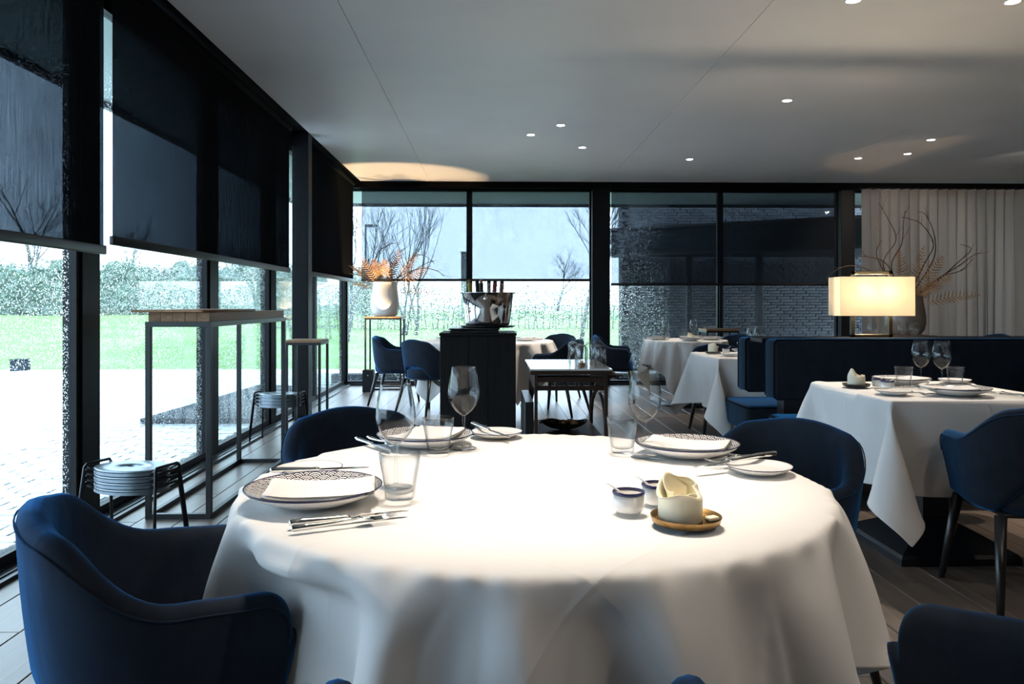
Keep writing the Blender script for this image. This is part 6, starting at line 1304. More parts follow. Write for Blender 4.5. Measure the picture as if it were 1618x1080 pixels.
[13,1,2,2,3,3,2,1,-2,-5,-14,-10,-4,0,1,0,2,1,1,3,1,0,0,0,-1,1,0,-1,1,0,0,-1,1,0,1,1,0,-2,-3,0,-4,-2,3,3,8,21,-1,-3,-3,-5,-3,-2,-2,-1,0,0,-1],
[18,1,3,3,1,0,0,-2,-6,-11,-9,-6,-1,0,2,0,1,0,3,1,1,1,0,0,1,-1,0,1,-1,1,0,0,0,1,0,0,-1,-1,-2,1,-5,0,1,-1,4,12,15,2,-1,-2,-3,-4,-2,-3,-2,-1,-1],
[22,3,1,0,1,-2,-3,-6,-8,-8,-6,-3,0,1,1,0,0,1,1,3,2,0,1,0,-1,1,0,0,0,-1,1,0,1,-1,1,0,-1,-3,-3,-3,2,0,2,-1,0,6,12,10,3,1,-1,-2,-3,-2,-3,-3,-1],
[26,0,1,-1,-3,-3,-6,-5,-7,-6,-5,0,1,1,0,0,0,1,2,1,1,2,0,0,1,-1,0,0,1,0,0,1,-1,1,0,-1,-1,-2,-2,-1,-1,0,1,0,1,1,7,11,6,4,1,1,-1,-2,-2,-2,-2],
[27,0,-3,-2,-4,-4,-4,-7,-5,-5,-1,0,-1,1,1,0,1,0,1,1,2,1,1,0,0,1,-1,1,0,0,0,0,1,0,0,-1,-2,-3,-1,-1,1,0,1,0,-1,1,4,8,8,4,4,1,1,1,-1,-2,-2],
[25,-2,-3,-3,-4,-4,-5,-5,-5,-3,0,0,1,1,0,0,0,1,0,2,2,1,0,1,0,0,1,-1,0,1,0,1,0,0,-1,-1,-2,-2,-2,0,0,1,1,-1,1,0,1,5,8,6,4,3,2,1,0,0,-1],
[22,-3,-3,-4,-3,-4,-4,-5,-4,0,0,0,0,1,1,-1,0,0,1,2,1,1,1,1,0,0,0,1,0,0,1,0,0,0,-1,-1,-2,-2,-1,-1,0,1,0,1,-1,0,1,3,6,7,4,3,2,2,2,2,0],
[18,-3,-3,-3,-3,-4,-5,-3,-2,-1,0,0,1,1,0,1,0,0,0,1,1,2,1,0,1,0,0,0,1,1,-1,0,1,-1,0,-2,-2,-1,-2,1,0,0,1,0,0,0,-1,2,5,6,6,3,2,2,2,1,2],
[14,-3,-2,-3,-3,-4,-4,-3,0,0,0,0,0,1,0,0,0,0,1,1,1,1,1,2,0,1,0,0,0,0,0,1,-1,0,-2,-1,-2,-1,0,-1,0,1,0,0,0,0,1,0,2,6,5,6,3,0,1,2,1],
[11,-3,-2,-2,-3,-4,-3,-2,-1,0,0,0,1,1,0,0,0,1,0,0,2,1,1,0,1,1,0,1,0,0,1,-1,0,0,-1,-2,-1,-2,0,0,0,0,1,0,0,0,0,-1,2,3,6,5,4,2,1,0,1],
[6,-1,-1,-2,-4,-3,-3,0,0,0,0,0,0,0,1,1,0,-1,1,1,0,1,2,1,1,-1,2,-1,1,0,0,0,0,-1,-1,-2,-1,-1,0,-1,0,1,1,0,-1,0,0,1,0,2,5,5,4,4,0,0,0],
[4,0,-2,-3,-3,-3,-1,-1,0,0,1,0,0,1,1,-1,0,1,0,0,1,1,1,1,0,2,0,1,-1,1,0,0,0,-1,-1,-1,-3,0,0,0,0,0,0,0,1,0,0,0,0,1,2,5,6,3,3,0,0]],
[[-615,3,5,10,16,20,24,26,28,28,25,23,19,16,14,11,8,13,22,29,28,25,26,27,27,29,28,29,30,29,29,29,29,29,28,28,27,26,28,29,25,17,14,9,7,7,11,17,23,26,28,25,24,20,18,15,14],
[6,-1,-1,-2,-3,-3,-3,-1,0,0,1,1,1,1,0,-1,1,2,2,0,0,0,0,0,1,-1,1,0,-1,1,0,0,0,0,1,-1,0,1,0,0,0,2,0,0,0,1,1,3,1,1,-1,-1,-2,-1,-1,-1,0],
[8,-1,-1,-2,-4,-3,-2,-2,-2,0,2,0,2,0,0,0,1,2,2,0,-1,1,0,0,0,1,0,0,0,0,0,0,0,0,0,1,0,0,-1,1,1,0,2,0,-1,1,2,2,2,0,-1,-1,-2,-2,-1,0,-1],
[13,-3,-2,-2,-3,-3,-4,-3,-1,0,-1,3,0,2,-1,1,0,3,1,0,0,-1,1,0,1,0,0,0,0,0,0,0,0,1,-1,0,1,-1,1,-1,2,2,-1,0,0,1,3,2,1,-1,-1,-2,-2,0,-1,-1,-2],
[20,-4,-4,-4,-3,-3,-4,-2,-3,-2,1,0,2,1,1,-1,2,2,1,0,-1,1,0,1,-1,0,1,0,0,-1,1,0,0,-1,1,1,-1,1,0,0,0,1,1,-1,1,2,2,2,0,0,-2,-2,-1,-2,-1,-2,-3],
[25,-3,-5,-4,-4,-4,-4,-4,-3,-2,-1,1,2,1,0,1,2,1,1,-1,0,1,0,0,1,0,0,0,0,0,0,0,0,0,1,-1,1,0,-1,0,1,2,0,0,1,1,4,1,-1,-1,-3,-1,-1,-2,-4,-3,-5],
[27,-1,-2,-4,-5,-6,-4,-5,-4,-3,-1,0,1,1,1,0,2,3,0,0,0,-1,1,1,0,0,0,0,0,0,0,0,0,0,0,0,1,0,0,0,0,1,1,0,0,4,2,0,0,-3,-1,-2,-3,-3,-4,-6,-5],
[26,1,0,-2,-4,-5,-6,-6,-6,-4,-2,-1,1,2,2,0,3,0,1,-1,0,2,0,0,0,0,-1,1,0,0,-1,1,0,0,0,1,-1,1,0,-1,1,1,0,0,3,3,2,-1,-2,-1,-3,-2,-4,-5,-6,-6,-4],
[23,2,1,1,1,-4,-5,-8,-8,-6,-4,-1,0,2,2,0,2,2,-1,0,1,0,1,0,0,0,0,0,0,0,0,0,0,0,-1,1,0,0,1,0,-1,2,1,0,2,4,0,0,-3,-3,-2,-6,-6,-6,-6,-3,-3],
[20,0,2,2,2,2,-2,-5,-8,-11,-7,-3,-1,1,3,2,2,1,0,0,0,0,0,1,0,0,0,0,0,0,0,0,0,0,0,0,1,0,0,0,0,0,3,0,3,2,0,-2,-2,-4,-7,-6,-7,-6,-2,-2,0],
[19,0,0,0,1,3,3,2,-3,-9,-15,-7,-3,1,2,3,3,0,0,0,0,1,0,-1,1,0,0,-1,1,0,0,-1,1,0,0,-1,1,0,0,1,-1,1,2,1,5,1,-2,-3,-5,-7,-8,-8,-4,-2,0,1,1],
[22,0,0,0,-1,0,0,2,4,1,-8,-22,-5,-1,2,3,2,1,-1,1,1,0,0,0,0,0,0,0,0,0,0,0,0,0,0,0,0,1,0,-1,1,0,2,2,4,0,-3,-5,-10,-11,-6,-3,0,1,1,0,1],
[29,-1,0,-1,0,-1,-1,-1,-1,1,4,-3,-27,-7,0,8,1,-1,2,-1,1,0,0,0,0,0,0,0,0,0,0,0,0,0,0,0,-1,1,0,1,0,0,2,4,2,-3,-4,-14,-11,-5,-1,1,1,1,0,0,0],
[20,2,2,2,0,1,1,0,0,0,-2,1,1,-29,-1,2,0,0,-1,2,0,0,0,0,-1,1,0,0,-1,1,0,0,-1,1,0,0,0,0,0,0,0,1,2,5,-1,-3,-21,-11,-1,1,1,1,-1,-1,0,0,-1],
[8,1,0,1,2,1,3,1,2,2,3,2,0,0,-29,2,0,0,1,0,0,0,1,0,0,-1,1,0,0,0,0,0,0,0,0,0,0,0,1,0,0,-1,1,2,1,-28,-5,1,0,0,-1,-1,1,0,0,0,1],
[-4,0,1,1,0,1,-1,2,0,0,0,0,1,-3,3,-2,1,1,-1,1,0,0,-1,1,0,0,0,0,0,-1,1,0,0,0,0,0,0,0,0,0,1,0,1,5,-34,-3,0,1,1,1,2,1,0,2,0,2,1],
[-13,2,0,0,0,0,1,-1,1,1,0,2,1,5,3,0,0,-1,0,-1,1,0,0,0,0,0,0,0,0,0,0,0,0,0,0,0,0,0,0,0,0,0,-1,1,2,-3,-1,-2,-1,0,-1,0,0,0,0,-1,-1],
[-14,0,0,0,1,0,0,1,0,0,1,1,1,4,6,0,0,0,0,0,0,0,0,0,0,0,0,0,0,0,0,0,0,0,0,0,0,0,0,0,0,0,-1,0,0,6,3,3,2,0,0,0,1,-1,0,1,0],
[-13,0,0,0,1,0,1,0,1,1,1,0,2,5,3,0,-1,0,0,1,-1,0,0,0,0,0,0,0,0,0,0,0,0,0,0,0,0,0,0,0,0,0,0,-1,13,5,1,1,0,1,1,0,0,0,1,0,1],
[-11,0,0,1,0,1,0,1,1,1,1,2,2,0,2,0,0,0,0,0,0,0,0,0,0,0,0,0,0,0,0,0,0,0,0,0,0,0,0,0,0,0,0,-1,0,7,5,3,3,2,1,2,0,1,0,0,0],
[-9,0,1,0,1,0,1,2,0,1,1,0,1,1,1,0,0,0,0,0,0,0,0,0,0,0,0,0,0,0,0,0,0,0,0,0,0,0,0,0,0,0,0,-1,0,0,3,3,3,3,3,2,2,1,1,1,1],
[-7,0,1,1,0,1,1,0,1,0,1,1,-1,1,1,0,0,0,0,0,0,0,0,0,0,0,0,0,0,0,0,0,0,0,0,0,0,0,0,0,0,0,0,-1,0,-1,0,2,2,1,3,2,2,3,2,2,1],
[-5,1,0,0,1,1,0,0,1,1,-1,0,1,0,1,0,0,0,0,0,0,0,0,0,0,0,0,0,0,0,0,0,0,0,0,0,0,0,0,0,-1,1,0,0,-1,0,-1,0,0,1,1,2,2,1,2,2,2],
[-5,1,1,1,0,0,1,0,0,0,1,0,0,0,1,0,0,0,0,0,0,0,0,0,0,0,0,0,0,0,0,0,0,0,0,0,0,0,0,0,0,0,0,-1,0,-1,0,-1,0,1,-1,1,1,1,2,1,1],
[-3,0,1,0,0,1,0,1,0,0,0,-1,0,1,1,0,0,0,0,0,0,0,0,0,0,0,0,0,0,0,0,0,0,0,0,0,0,0,0,0,0,0,0,0,-1,0,0,-1,0,-1,0,-1,1,0,0,0,1],
[-2,0,0,1,0,0,0,0,0,0,0,1,0,0,0,1,0,0,0,0,0,0,0,0,0,0,0,0,0,0,0,0,0,0,0,0,0,0,0,0,0,0,0,-1,0,0,-1,0,0,0,-1,0,-1,1,-1,0,0],
[-2,1,0,0,1,0,0,0,0,0,0,0,0,0,1,0,0,0,0,0,0,0,0,0,0,0,0,0,0,0,0,0,0,0,0,0,0,0,0,0,0,0,0,0,-1,0,0,0,-1,-1,1,0,-1,-1,0,0,0],
[-2,0,0,0,1,0,0,0,0,0,0,1,0,0,1,0,0,0,0,0,0,0,0,0,0,0,0,0,0,0,0,0,0,0,0,0,0,0,0,0,0,0,0,-1,1,-2,0,0,0,0,0,-1,0,0,0,-1,-1],
[-2,-1,1,0,0,0,1,0,1,0,0,-1,1,0,1,0,0,0,0,0,0,0,0,0,0,0,0,0,0,0,0,0,0,0,0,0,0,0,0,0,0,0,0,0,-1,0,0,0,-1,1,-1,0,0,-1,-1,0,0],
[-3,1,-1,1,0,1,-1,1,0,0,0,1,0,1,0,0,0,0,0,0,0,0,0,0,0,0,0,0,0,0,0,0,0,0,0,0,0,0,0,0,0,0,0,-1,0,0,-1,0,0,0,0,0,-1,0,0,-1,0],
[-1,-1,0,-1,0,0,1,0,0,1,1,0,0,0,1,0,0,0,0,0,0,0,0,0,0,0,0,0,0,0,0,0,0,0,0,0,0,0,0,0,0,0,0,-1,-1,1,0,-1,1,-1,0,-1,0,0,-1,0,-1],
[2,-2,-1,0,-1,0,0,0,1,0,0,0,1,1,0,0,0,0,0,0,0,0,0,0,0,0,0,0,0,0,0,0,0,0,0,0,0,0,0,0,0,0,0,-1,0,-1,1,0,-1,-1,0,0,0,-1,0,-1,0],
[7,-2,-2,-2,-2,-1,0,0,0,1,1,0,0,0,1,0,0,0,0,0,0,0,0,0,0,0,0,0,0,0,0,0,0,0,0,0,0,0,0,0,0,0,0,-1,0,0,-1,0,0,0,-1,0,-1,0,-1,0,-1],
[13,-1,-3,-3,-2,-3,-2,0,-1,0,1,1,0,1,0,0,0,0,0,0,0,0,0,0,0,0,0,0,0,0,0,0,0,0,0,0,0,0,0,0,0,0,0,-1,0,-1,0,0,-1,0,0,-1,-1,-1,0,-1,-1],
[19,-2,-2,-2,-3,-3,-3,-3,-2,0,0,1,0,0,1,0,0,0,0,0,0,0,0,0,0,0,0,0,0,0,0,0,0,0,0,0,0,0,0,0,0,0,-1,0,-1,1,-1,0,-1,-1,-1,-1,0,-1,-1,0,0],
[21,0,-1,-2,-1,-3,-3,-4,-3,-4,-1,0,1,0,1,0,0,0,0,0,0,0,0,0,0,0,0,0,0,0,0,0,0,0,0,0,0,0,0,0,0,0,0,-1,0,-1,0,-2,0,-1,-1,-1,-1,-1,-1,0,-1],
[20,0,1,0,-1,0,-2,-3,-5,-4,-5,-1,0,1,0,0,0,0,0,0,0,0,0,0,0,0,0,0,0,0,0,0,0,0,0,0,0,0,0,0,1,-1,0,-2,0,-1,-1,-1,-2,-1,-1,-1,-1,0,-1,-1,0],
[12,2,1,1,1,1,0,0,0,-4,-5,-8,0,-2,2,-1,1,0,0,0,0,0,0,0,0,0,0,0,0,0,0,0,0,0,0,0,1,-1,0,0,0,0,0,-1,-3,-1,-2,-1,-1,-1,-2,0,-1,0,0,0,0],
[-11,5,4,5,3,3,3,2,1,2,-1,-4,-11,-1,1,0,0,0,0,0,0,0,0,0,0,0,0,0,0,0,0,0,0,0,0,0,0,0,0,0,0,0,0,-2,-3,-3,-2,-1,0,-1,0,-1,1,0,0,0,0],
[-24,2,3,3,5,3,4,4,4,4,3,3,-2,-12,1,0,0,0,0,0,0,0,0,0,0,0,0,0,0,0,0,0,0,0,0,0,0,0,0,1,-1,0,1,-5,-6,0,0,0,-1,1,1,1,0,1,2,1,2],
[-23,0,0,1,0,2,2,3,3,3,4,5,1,-2,1,1,0,0,0,0,0,0,0,0,0,0,0,0,0,0,0,0,0,0,0,0,0,0,0,0,0,1,-1,-3,-4,-1,1,1,2,1,2,2,3,1,2,3,1],
[-26,0,0,0,0,1,0,0,2,1,-2,9,8,8,-2,2,0,0,0,0,0,0,0,0,0,0,0,0,0,0,0,0,0,0,0,0,0,0,0,-1,1,1,0,-3,0,3,3,2,2,3,2,2,1,2,2,0,1],
[-27,-1,1,-1,1,-1,0,1,-1,1,6,0,10,18,-1,-3,-1,0,0,-1,0,0,1,-1,0,0,0,0,0,0,0,0,0,-1,1,0,-1,0,1,0,-1,-1,3,-1,16,3,1,1,2,0,0,0,1,0,0,0,1],
[-28,1,-1,1,-1,1,1,1,3,4,9,9,14,1,-9,0,-4,-1,0,0,0,0,0,0,0,0,0,0,0,0,0,0,0,0,0,0,0,0,-1,-1,-1,-1,-2,30,0,1,2,0,-1,0,1,0,-1,1,-1,1,-1],
[-28,0,1,0,2,1,3,4,7,9,8,8,-8,-9,5,0,2,-3,-1,0,0,0,0,0,0,0,0,0,0,0,0,0,0,0,-1,1,0,0,0,-3,1,0,-1,-9,20,10,4,3,2,1,-1,1,0,-1,1,-1,1],
[-26,1,1,2,2,4,5,7,7,7,6,-6,-7,-1,1,0,-1,0,-1,0,0,0,0,0,0,0,0,0,0,0,0,0,0,0,0,0,0,0,-1,0,-2,0,1,-5,-8,14,10,7,4,3,3,0,1,1,-1,1,0],
[-23,1,3,3,5,6,6,6,5,4,-4,-7,-5,2,1,0,0,-1,-1,0,0,0,0,0,0,0,0,0,0,0,0,0,0,0,0,0,0,0,-1,1,-2,0,-2,3,-8,-7,10,9,7,5,4,4,1,1,2,0,0],
[-19,4,3,6,5,5,5,4,3,-2,-6,-6,-1,2,0,0,0,0,-1,-1,0,0,0,0,0,0,0,0,0,0,0,0,0,0,0,-1,1,-1,0,-3,1,0,0,1,-3,-8,-2,6,7,6,6,4,5,3,1,1,1],
[-11,4,5,4,5,4,3,2,-1,-4,-7,-4,1,2,1,0,-1,-1,0,-1,0,0,0,0,0,0,0,0,0,0,0,0,0,0,0,0,0,0,-2,0,-1,0,0,0,-1,-5,-7,1,5,5,5,5,5,4,4,3,2],
[-4,4,5,4,3,3,1,-1,-3,-5,-5,-2,1,2,0,0,0,0,-1,0,-1,0,0,0,0,0,0,0,0,0,0,0,0,0,0,0,-1,0,-2,0,0,1,-1,0,2,-5,-6,-4,1,4,3,5,4,5,4,4,3],
[3,4,3,3,2,0,1,-2,-4,-6,-3,-1,2,1,0,0,0,0,-1,-1,0,0,0,0,0,0,0,0,0,0,0,0,0,0,0,0,0,-2,0,-1,1,-1,0,0,0,0,-6,-6,-1,1,3,3,3,4,4,5,4],
[9,3,2,1,0,1,-2,-2,-5,-5,-2,1,1,1,0,0,0,-1,0,0,0,-1,0,0,0,0,0,0,0,0,-1,1,0,0,0,0,-1,0,-2,0,0,0,0,0,1,-1,-3,-5,-5,0,2,1,3,2,4,3,4],
[12,2,1,0,1,-1,-2,-4,-4,-3,-2,1,1,1,0,0,0,0,0,-1,-1,0,0,0,0,0,0,0,0,0,0,0,0,0,0,0,0,-2,0,-1,0,0,0,-1,2,0,-2,-5,-5,-2,0,2,1,2,1,3,3],
[15,0,1,0,-1,-1,-3,-4,-5,-2,0,1,1,1,1,-1,0,0,0,-1,-1,1,-1,0,0,0,0,0,0,0,0,-1,1,0,0,0,-1,-1,-1,1,-1,1,-1,0,0,1,-1,-3,-5,-4,-1,1,1,1,1,1,3],
[15,1,-1,1,-1,-3,-3,-4,-3,-2,1,0,1,1,0,1,0,-1,-1,0,0,-1,0,0,0,0,0,0,0,0,0,0,0,0,0,-1,-1,0,0,-1,1,-1,0,0,0,1,0,-3,-4,-4,-3,-1,2,0,1,1,0],
[16,-1,1,-1,-1,-3,-4,-4,-1,-1,-1,1,1,1,0,0,0,0,0,-1,0,-1,0,0,0,0,0,0,0,0,0,0,0,0,0,0,-1,-1,0,-1,0,0,0,0,0,1,0,-2,-2,-5,-4,-1,-1,2,1,-1,0],
[15,1,-1,0,-3,-3,-4,-2,-2,0,0,1,1,0,0,0,0,0,0,0,-1,0,-1,0,0,0,0,0,0,0,0,0,0,0,0,-1,-1,0,-1,1,-1,0,-1,1,0,0,0,0,-3,-3,-4,-4,0,1,1,0,0]],
[[192,21,21,19,17,15,13,11,8,7,5,4,4,3,2,2,2,2,3,1,-2,-4,-4,-3,-3,-2,-1,-2,-1,-1,-1,-1,0,-1,1,0,2,1,0,-2,-4,-3,-2,-2,-2,-2,-2,-3,-6,-8,-11,-13,-15,-16,-18,-18,-19],
[19,1,-1,1,1,2,1,1,2,1,1,0,0,0,0,0,0,1,-1,-1,0,0,0,0,1,0,-1,1,0,0,0,0,0,0,-1,1,-1,0,1,0,0,0,-1,0,1,0,0,-1,-1,-1,-1,-1,-1,-1,0,-1,0],
[19,0,1,0,1,1,2,1,1,1,1,1,-1,1,0,0,0,0,0,0,-1,0,0,1,-1,1,0,0,0,0,0,0,0,0,0,0,0,0,-1,1,1,-1,0,0,0,0,-1,-1,0,-2,-1,-1,-1,-1,0,0,0],
[17,1,1,1,1,1,1,2,1,1,0,1,1,-1,1,0,0,0,0,-1,0,0,1,-1,1,0,0,0,0,0,0,1,-1,0,0,-1,0,0,1,0,0,0,0,0,0,0,-1,-1,-1,-1,-2,-1,0,0,-1,0,-1],
[15,1,1,1,1,1,2,1,2,1,2,0,1,0,0,0,0,0,-1,0,0,0,0,1,0,0,0,0,0,1,0,-1,0,0,0,0,0,0,-1,0,1,0,0,0,0,-1,0,-1,-2,-1,-1,-1,0,-1,0,-1,0],
[13,1,2,1,2,1,1,2,1,2,1,1,0,1,0,0,0,0,0,-1,0,0,0,0,1,0,0,1,0,-1,0,0,0,0,0,0,-1,0,1,0,0,0,0,0,0,0,-1,-2,-2,-1,0,-1,-1,0,-1,-1,-3],
[10,2,1,2,2,1,2,1,2,2,1,2,1,0,0,0,0,0,-1,0,-1,1,1,0,0,0,1,-1,0,0,0,0,0,0,0,-1,1,-1,0,1,0,0,0,0,0,-1,-1,-2,-1,-1,-1,-1,-1,-1,-1,-2,-1],
[9,0,2,2,1,2,2,2,2,1,3,1,1,1,-1,0,1,0,-1,0,0,1,-1,1,0,0,0,0,0,0,0,0,1,0,-1,0,-1,1,0,0,0,1,-1,0,-1,0,-2,-1,-2,-1,-1,0,-2,-1,-3,-2,-1],
[7,1,0,1,1,3,2,3,3,2,1,2,2,0,1,0,1,-2,1,-1,1,-1,1,0,0,0,0,0,0,0,1,0,-1,0,0,0,0,-1,0,0,1,0,0,0,0,-2,-2,-1,-1,-1,-2,-1,-2,-3,-1,-2,-2],
[7,0,0,0,2,1,1,3,3,4,3,2,1,1,1,0,0,0,-1,0,0,1,0,0,0,0,0,0,1,0,-1,0,0,0,0,0,0,0,-1,1,0,0,0,0,-1,-1,-2,-2,-1,-2,-1,-3,-2,-2,-2,-1,-1],
[6,1,0,0,0,0,1,1,3,4,5,3,2,2,1,1,-1,-1,0,0,0,1,0,0,0,0,1,0,-1,0,0,0,0,0,0,1,-1,0,0,-1,0,1,0,0,-1,-3,-1,-2,-2,-2,-3,-3,-1,-2,-1,0,0],
[8,-1,0,0,0,0,0,1,0,2,5,7,4,2,0,1,-1,0,0,0,1,0,0,0,1,0,-1,0,0,0,0,1,0,0,0,-1,0,-1,0,1,0,0,0,0,-3,-1,-3,-1,-3,-4,-3,-1,-2,-1,0,0,-1],
[7,0,1,0,-1,1,0,-1,0,1,0,4,11,4,0,2,-1,0,0,0,1,0,1,0,-1,0,0,0,0,0,1,-1,0,0,0,0,0,0,0,-1,0,1,0,-1,-2,-3,-2,-5,-4,-3,-1,-1,0,0,0,0,0],
[5,1,0,0,1,-1,1,0,1,-1,0,0,2,14,6,-4,0,0,1,3,0,0,0,0,0,0,0,0,1,0,-1,0,0,0,0,0,0,0,0,0,0,-1,1,-2,-3,-3,-7,-4,-2,0,-1,0,0,0,0,0,1],
[4,0,-1,1,0,1,-1,1,0,1,0,1,-1,0,22,2,-1,0,-1,0,0,0,0,0,1,0,0,1,-1,0,1,0,0,0,0,0,0,0,-1,-2,0,-1,2,-9,3,-10,-4,-1,0,0,1,-1,0,1,0,-1,0],
[1,0,1,0,0,0,0,0,0,0,1,-1,1,-1,-1,3,-1,-1,1,1,2,2,2,2,0,1,1,1,0,1,0,1,1,1,0,1,0,0,1,1,0,2,3,3,-22,-1,1,0,0,-1,0,1,-1,0,-1,1,-1],
[0,0,0,0,0,0,1,0,0,0,-1,1,0,1,-2,0,-2,1,0,0,-1,0,-1,0,0,0,0,-1,1,0,0,-1,0,-1,1,0,1,1,0,0,1,1,0,3,-1,1,1,0,0,0,0,0,0,0,1,-1,1],
[0,0,0,0,0,0,0,0,0,0,1,0,0,1,-2,0,0,0,0,-1,0,-1,0,-1,0,0,0,0,0,0,0,1,0,1,0,0,0,0,0,1,0,0,1,-1,3,-2,-1,-1,0,0,0,0,0,0,0,0,0],
[0,0,0,0,0,0,0,0,0,0,0,1,0,0,-1,0,1,-1,0,0,-1,0,0,0,0,0,0,0,0,0,0,0,0,0,0,0,0,0,0,0,1,1,0,-3,0,0,-1,0,0,0,0,-1,1,-1,0,0,0],
[0,0,1,0,0,0,0,0,0,0,0,0,0,0,0,0,-1,0,-1,1,0,0,0,0,0,0,0,0,0,0,0,0,0,0,0,0,0,0,0,0,0,1,-1,-2,1,0,0,-1,-1,0,0,0,-1,0,0,0,0],
[1,0,-1,0,0,1,0,0,0,0,1,-1,0,0,-1,0,0,-1,1,-1,1,0,0,0,0,0,0,0,0,0,0,0,0,0,0,0,0,0,0,0,0,0,0,-1,0,0,0,0,0,0,-1,0,0,0,-1,0,-1],
[1,0,0,0,0,0,0,0,0,1,-1,0,0,1,-1,-1,0,0,0,0,0,0,0,0,0,0,0,0,0,0,0,0,0,0,0,0,0,0,0,0,0,0,0,-1,-1,0,0,1,0,0,-1,0,0,0,0,0,-1],
[1,0,0,0,1,-1,0,0,1,-1,0,0,1,-1,-1,0,0,0,0,0,0,0,0,0,0,0,0,0,0,0,0,0,0,0,0,0,0,0,0,0,0,0,0,-1,0,0,0,0,0,0,0,0,0,-1,0,0,1],
[1,0,0,1,-1,0,0,1,-1,0,0,1,-1,0,0,-2,1,0,0,0,0,0,0,0,0,0,0,0,0,0,0,0,0,0,0,0,0,0,0,0,0,0,0,-1,0,0,0,0,-1,0,1,0,0,0,0,0,0],
[1,0,1,-1,0,0,1,-1,0,0,1,-1,0,0,-1,0,0,0,0,0,0,0,0,0,0,0,0,0,0,0,0,0,0,0,0,0,0,0,0,0,0,0,-1,0,0,0,0,-1,1,0,0,0,-1,1,0,0,-1],
[1,1,-1,0,0,1,-1,0,0,1,-1,0,0,0,0,-1,-1,1,0,0,0,0,0,0,0,0,0,0,0,0,0,0,0,0,0,0,0,0,0,0,0,0,0,-1,0,0,-1,1,0,0,0,-1,1,0,0,-1,1],
[1,0,0,0,1,-1,0,0,1,-1,0,0,1,-1,-1,-1,1,0,0,0,0,0,0,0,0,0,0,0,0,0,0,0,0,0,0,0,0,0,0,0,0,0,-1,0,0,0,0,0,0,0,-1,1,0,0,-1,1,0],
[2,-1,0,0,0,0,0,1,-1,0,0,1,-1,1,-1,-1,0,0,0,0,0,0,0,0,0,0,0,0,0,0,0,0,0,0,0,0,0,0,0,0,0,0,0,-2,1,-1,1,0,0,-1,1,0,0,-1,1,0,0],
[1,0,0,1,-1,0,1,-1,0,0,1,-1,0,0,-1,0,0,0,0,0,0,0,0,0,0,0,0,0,0,0,0,0,0,0,0,0,0,0,0,0,0,0,-1,0,-1,1,0,0,-1,1,0,0,-1,1,0,0,-1],
[1,0,1,-1,0,0,0,0,0,1,-1,0,0,0,0,-1,0,0,0,0,0,0,0,0,0,0,0,0,0,0,0,0,0,0,0,0,0,0,0,0,0,0,0,-1,0,0,0,-1,1,0,0,-1,1,0,0,-1,1],
[1,1,-1,0,0,1,-1,0,0,0,0,0,0,0,-1,0,0,0,0,0,0,0,0,0,0,0,0,0,0,0,0,0,0,0,0,0,0,0,0,0,0,0,-1,0,0,0,-1,1,0,0,-1,1,0,0,-1,1,0],
[2,-1,0,1,0,-1,0,0,1,-1,0,0,1,-1,0,-1,0,0,0,0,0,0,0,0,0,0,0,0,0,0,0,0,0,0,0,0,0,0,0,0,0,0,0,-1,0,0,0,0,0,-1,1,0,0,-1,1,0,0],
[2,0,0,-1,0,0,1,0,-1,0,0,1,-1,0,-1,0,0,0,0,0,0,0,0,0,0,0,0,0,0,0,0,0,0,0,0,0,0,0,0,0,0,1,-2,0,0,-1,1,0,-1,1,0,0,0,0,0,0,0],
[2,0,-1,0,0,1,-1,0,0,0,1,-1,0,0,0,-1,0,0,0,0,0,0,0,0,0,0,0,0,0,0,0,0,0,1,-1,0,0,0,0,0,1,-1,0,-2,0,1,0,0,0,0,0,0,-1,1,0,0,0],
[4,-1,1,-1,-1,-1,0,0,1,0,-1,0,0,0,-1,0,0,0,0,0,0,0,0,0,0,0,0,0,0,0,0,0,0,-1,1,0,0,0,0,0,0,1,-2,0,0,0,0,-1,1,0,0,0,1,0,0,0,0],
[5,0,-1,0,0,-1,-1,0,-1,0,0,0,0,1,-2,0,0,0,0,0,0,0,0,0,0,0,0,0,0,0,0,0,0,0,0,1,-1,0,0,0,0,0,0,-1,0,0,-1,1,0,0,0,0,0,0,0,0,1],
[5,0,0,0,0,-1,0,-1,-1,-1,0,1,-1,0,-1,-1,1,0,0,0,0,0,0,0,0,0,0,0,0,0,0,0,0,0,0,-1,2,-1,0,0,0,0,-1,0,0,-1,1,0,0,0,0,0,1,0,0,0,0],
[2,0,1,0,0,1,0,0,-1,0,-1,-1,1,-1,-2,1,0,0,0,0,0,0,0,0,0,0,0,0,0,0,0,0,0,0,0,0,-1,2,0,0,-1,0,0,-1,-1,1,0,0,1,0,0,0,0,0,0,1,-1],
[-3,1,0,1,1,1,1,0,1,0,0,-1,-1,2,-3,-1,1,0,0,0,0,0,0,0,0,0,0,0,0,0,0,0,0,0,0,0,1,-1,0,0,0,0,-1,-1,1,1,0,0,-1,1,0,1,-1,0,0,0,0],
[-3,0,0,0,0,0,0,2,1,1,0,1,0,0,-4,2,0,1,0,0,0,0,0,0,0,0,0,0,0,0,0,0,0,0,0,0,-1,0,0,0,-1,1,0,-1,1,-1,0,1,0,-1,1,-1,0,0,0,-1,0],
[-2,0,0,-1,0,0,0,0,0,0,1,0,0,2,1,0,0,0,1,0,0,0,0,-1,0,0,0,0,0,1,0,1,0,0,0,0,-1,0,-1,-1,0,-1,0,-1,1,0,0,0,0,0,-1,-1,0,0,0,0,0],
[-2,0,0,1,0,0,-1,-1,0,0,0,-2,1,-1,2,2,1,-1,0,0,0,1,0,2,0,1,0,1,0,-1,1,-1,0,0,0,-1,1,-1,0,1,1,-3,-1,-2,0,0,0,-1,-1,0,0,1,0,0,0,0,0],
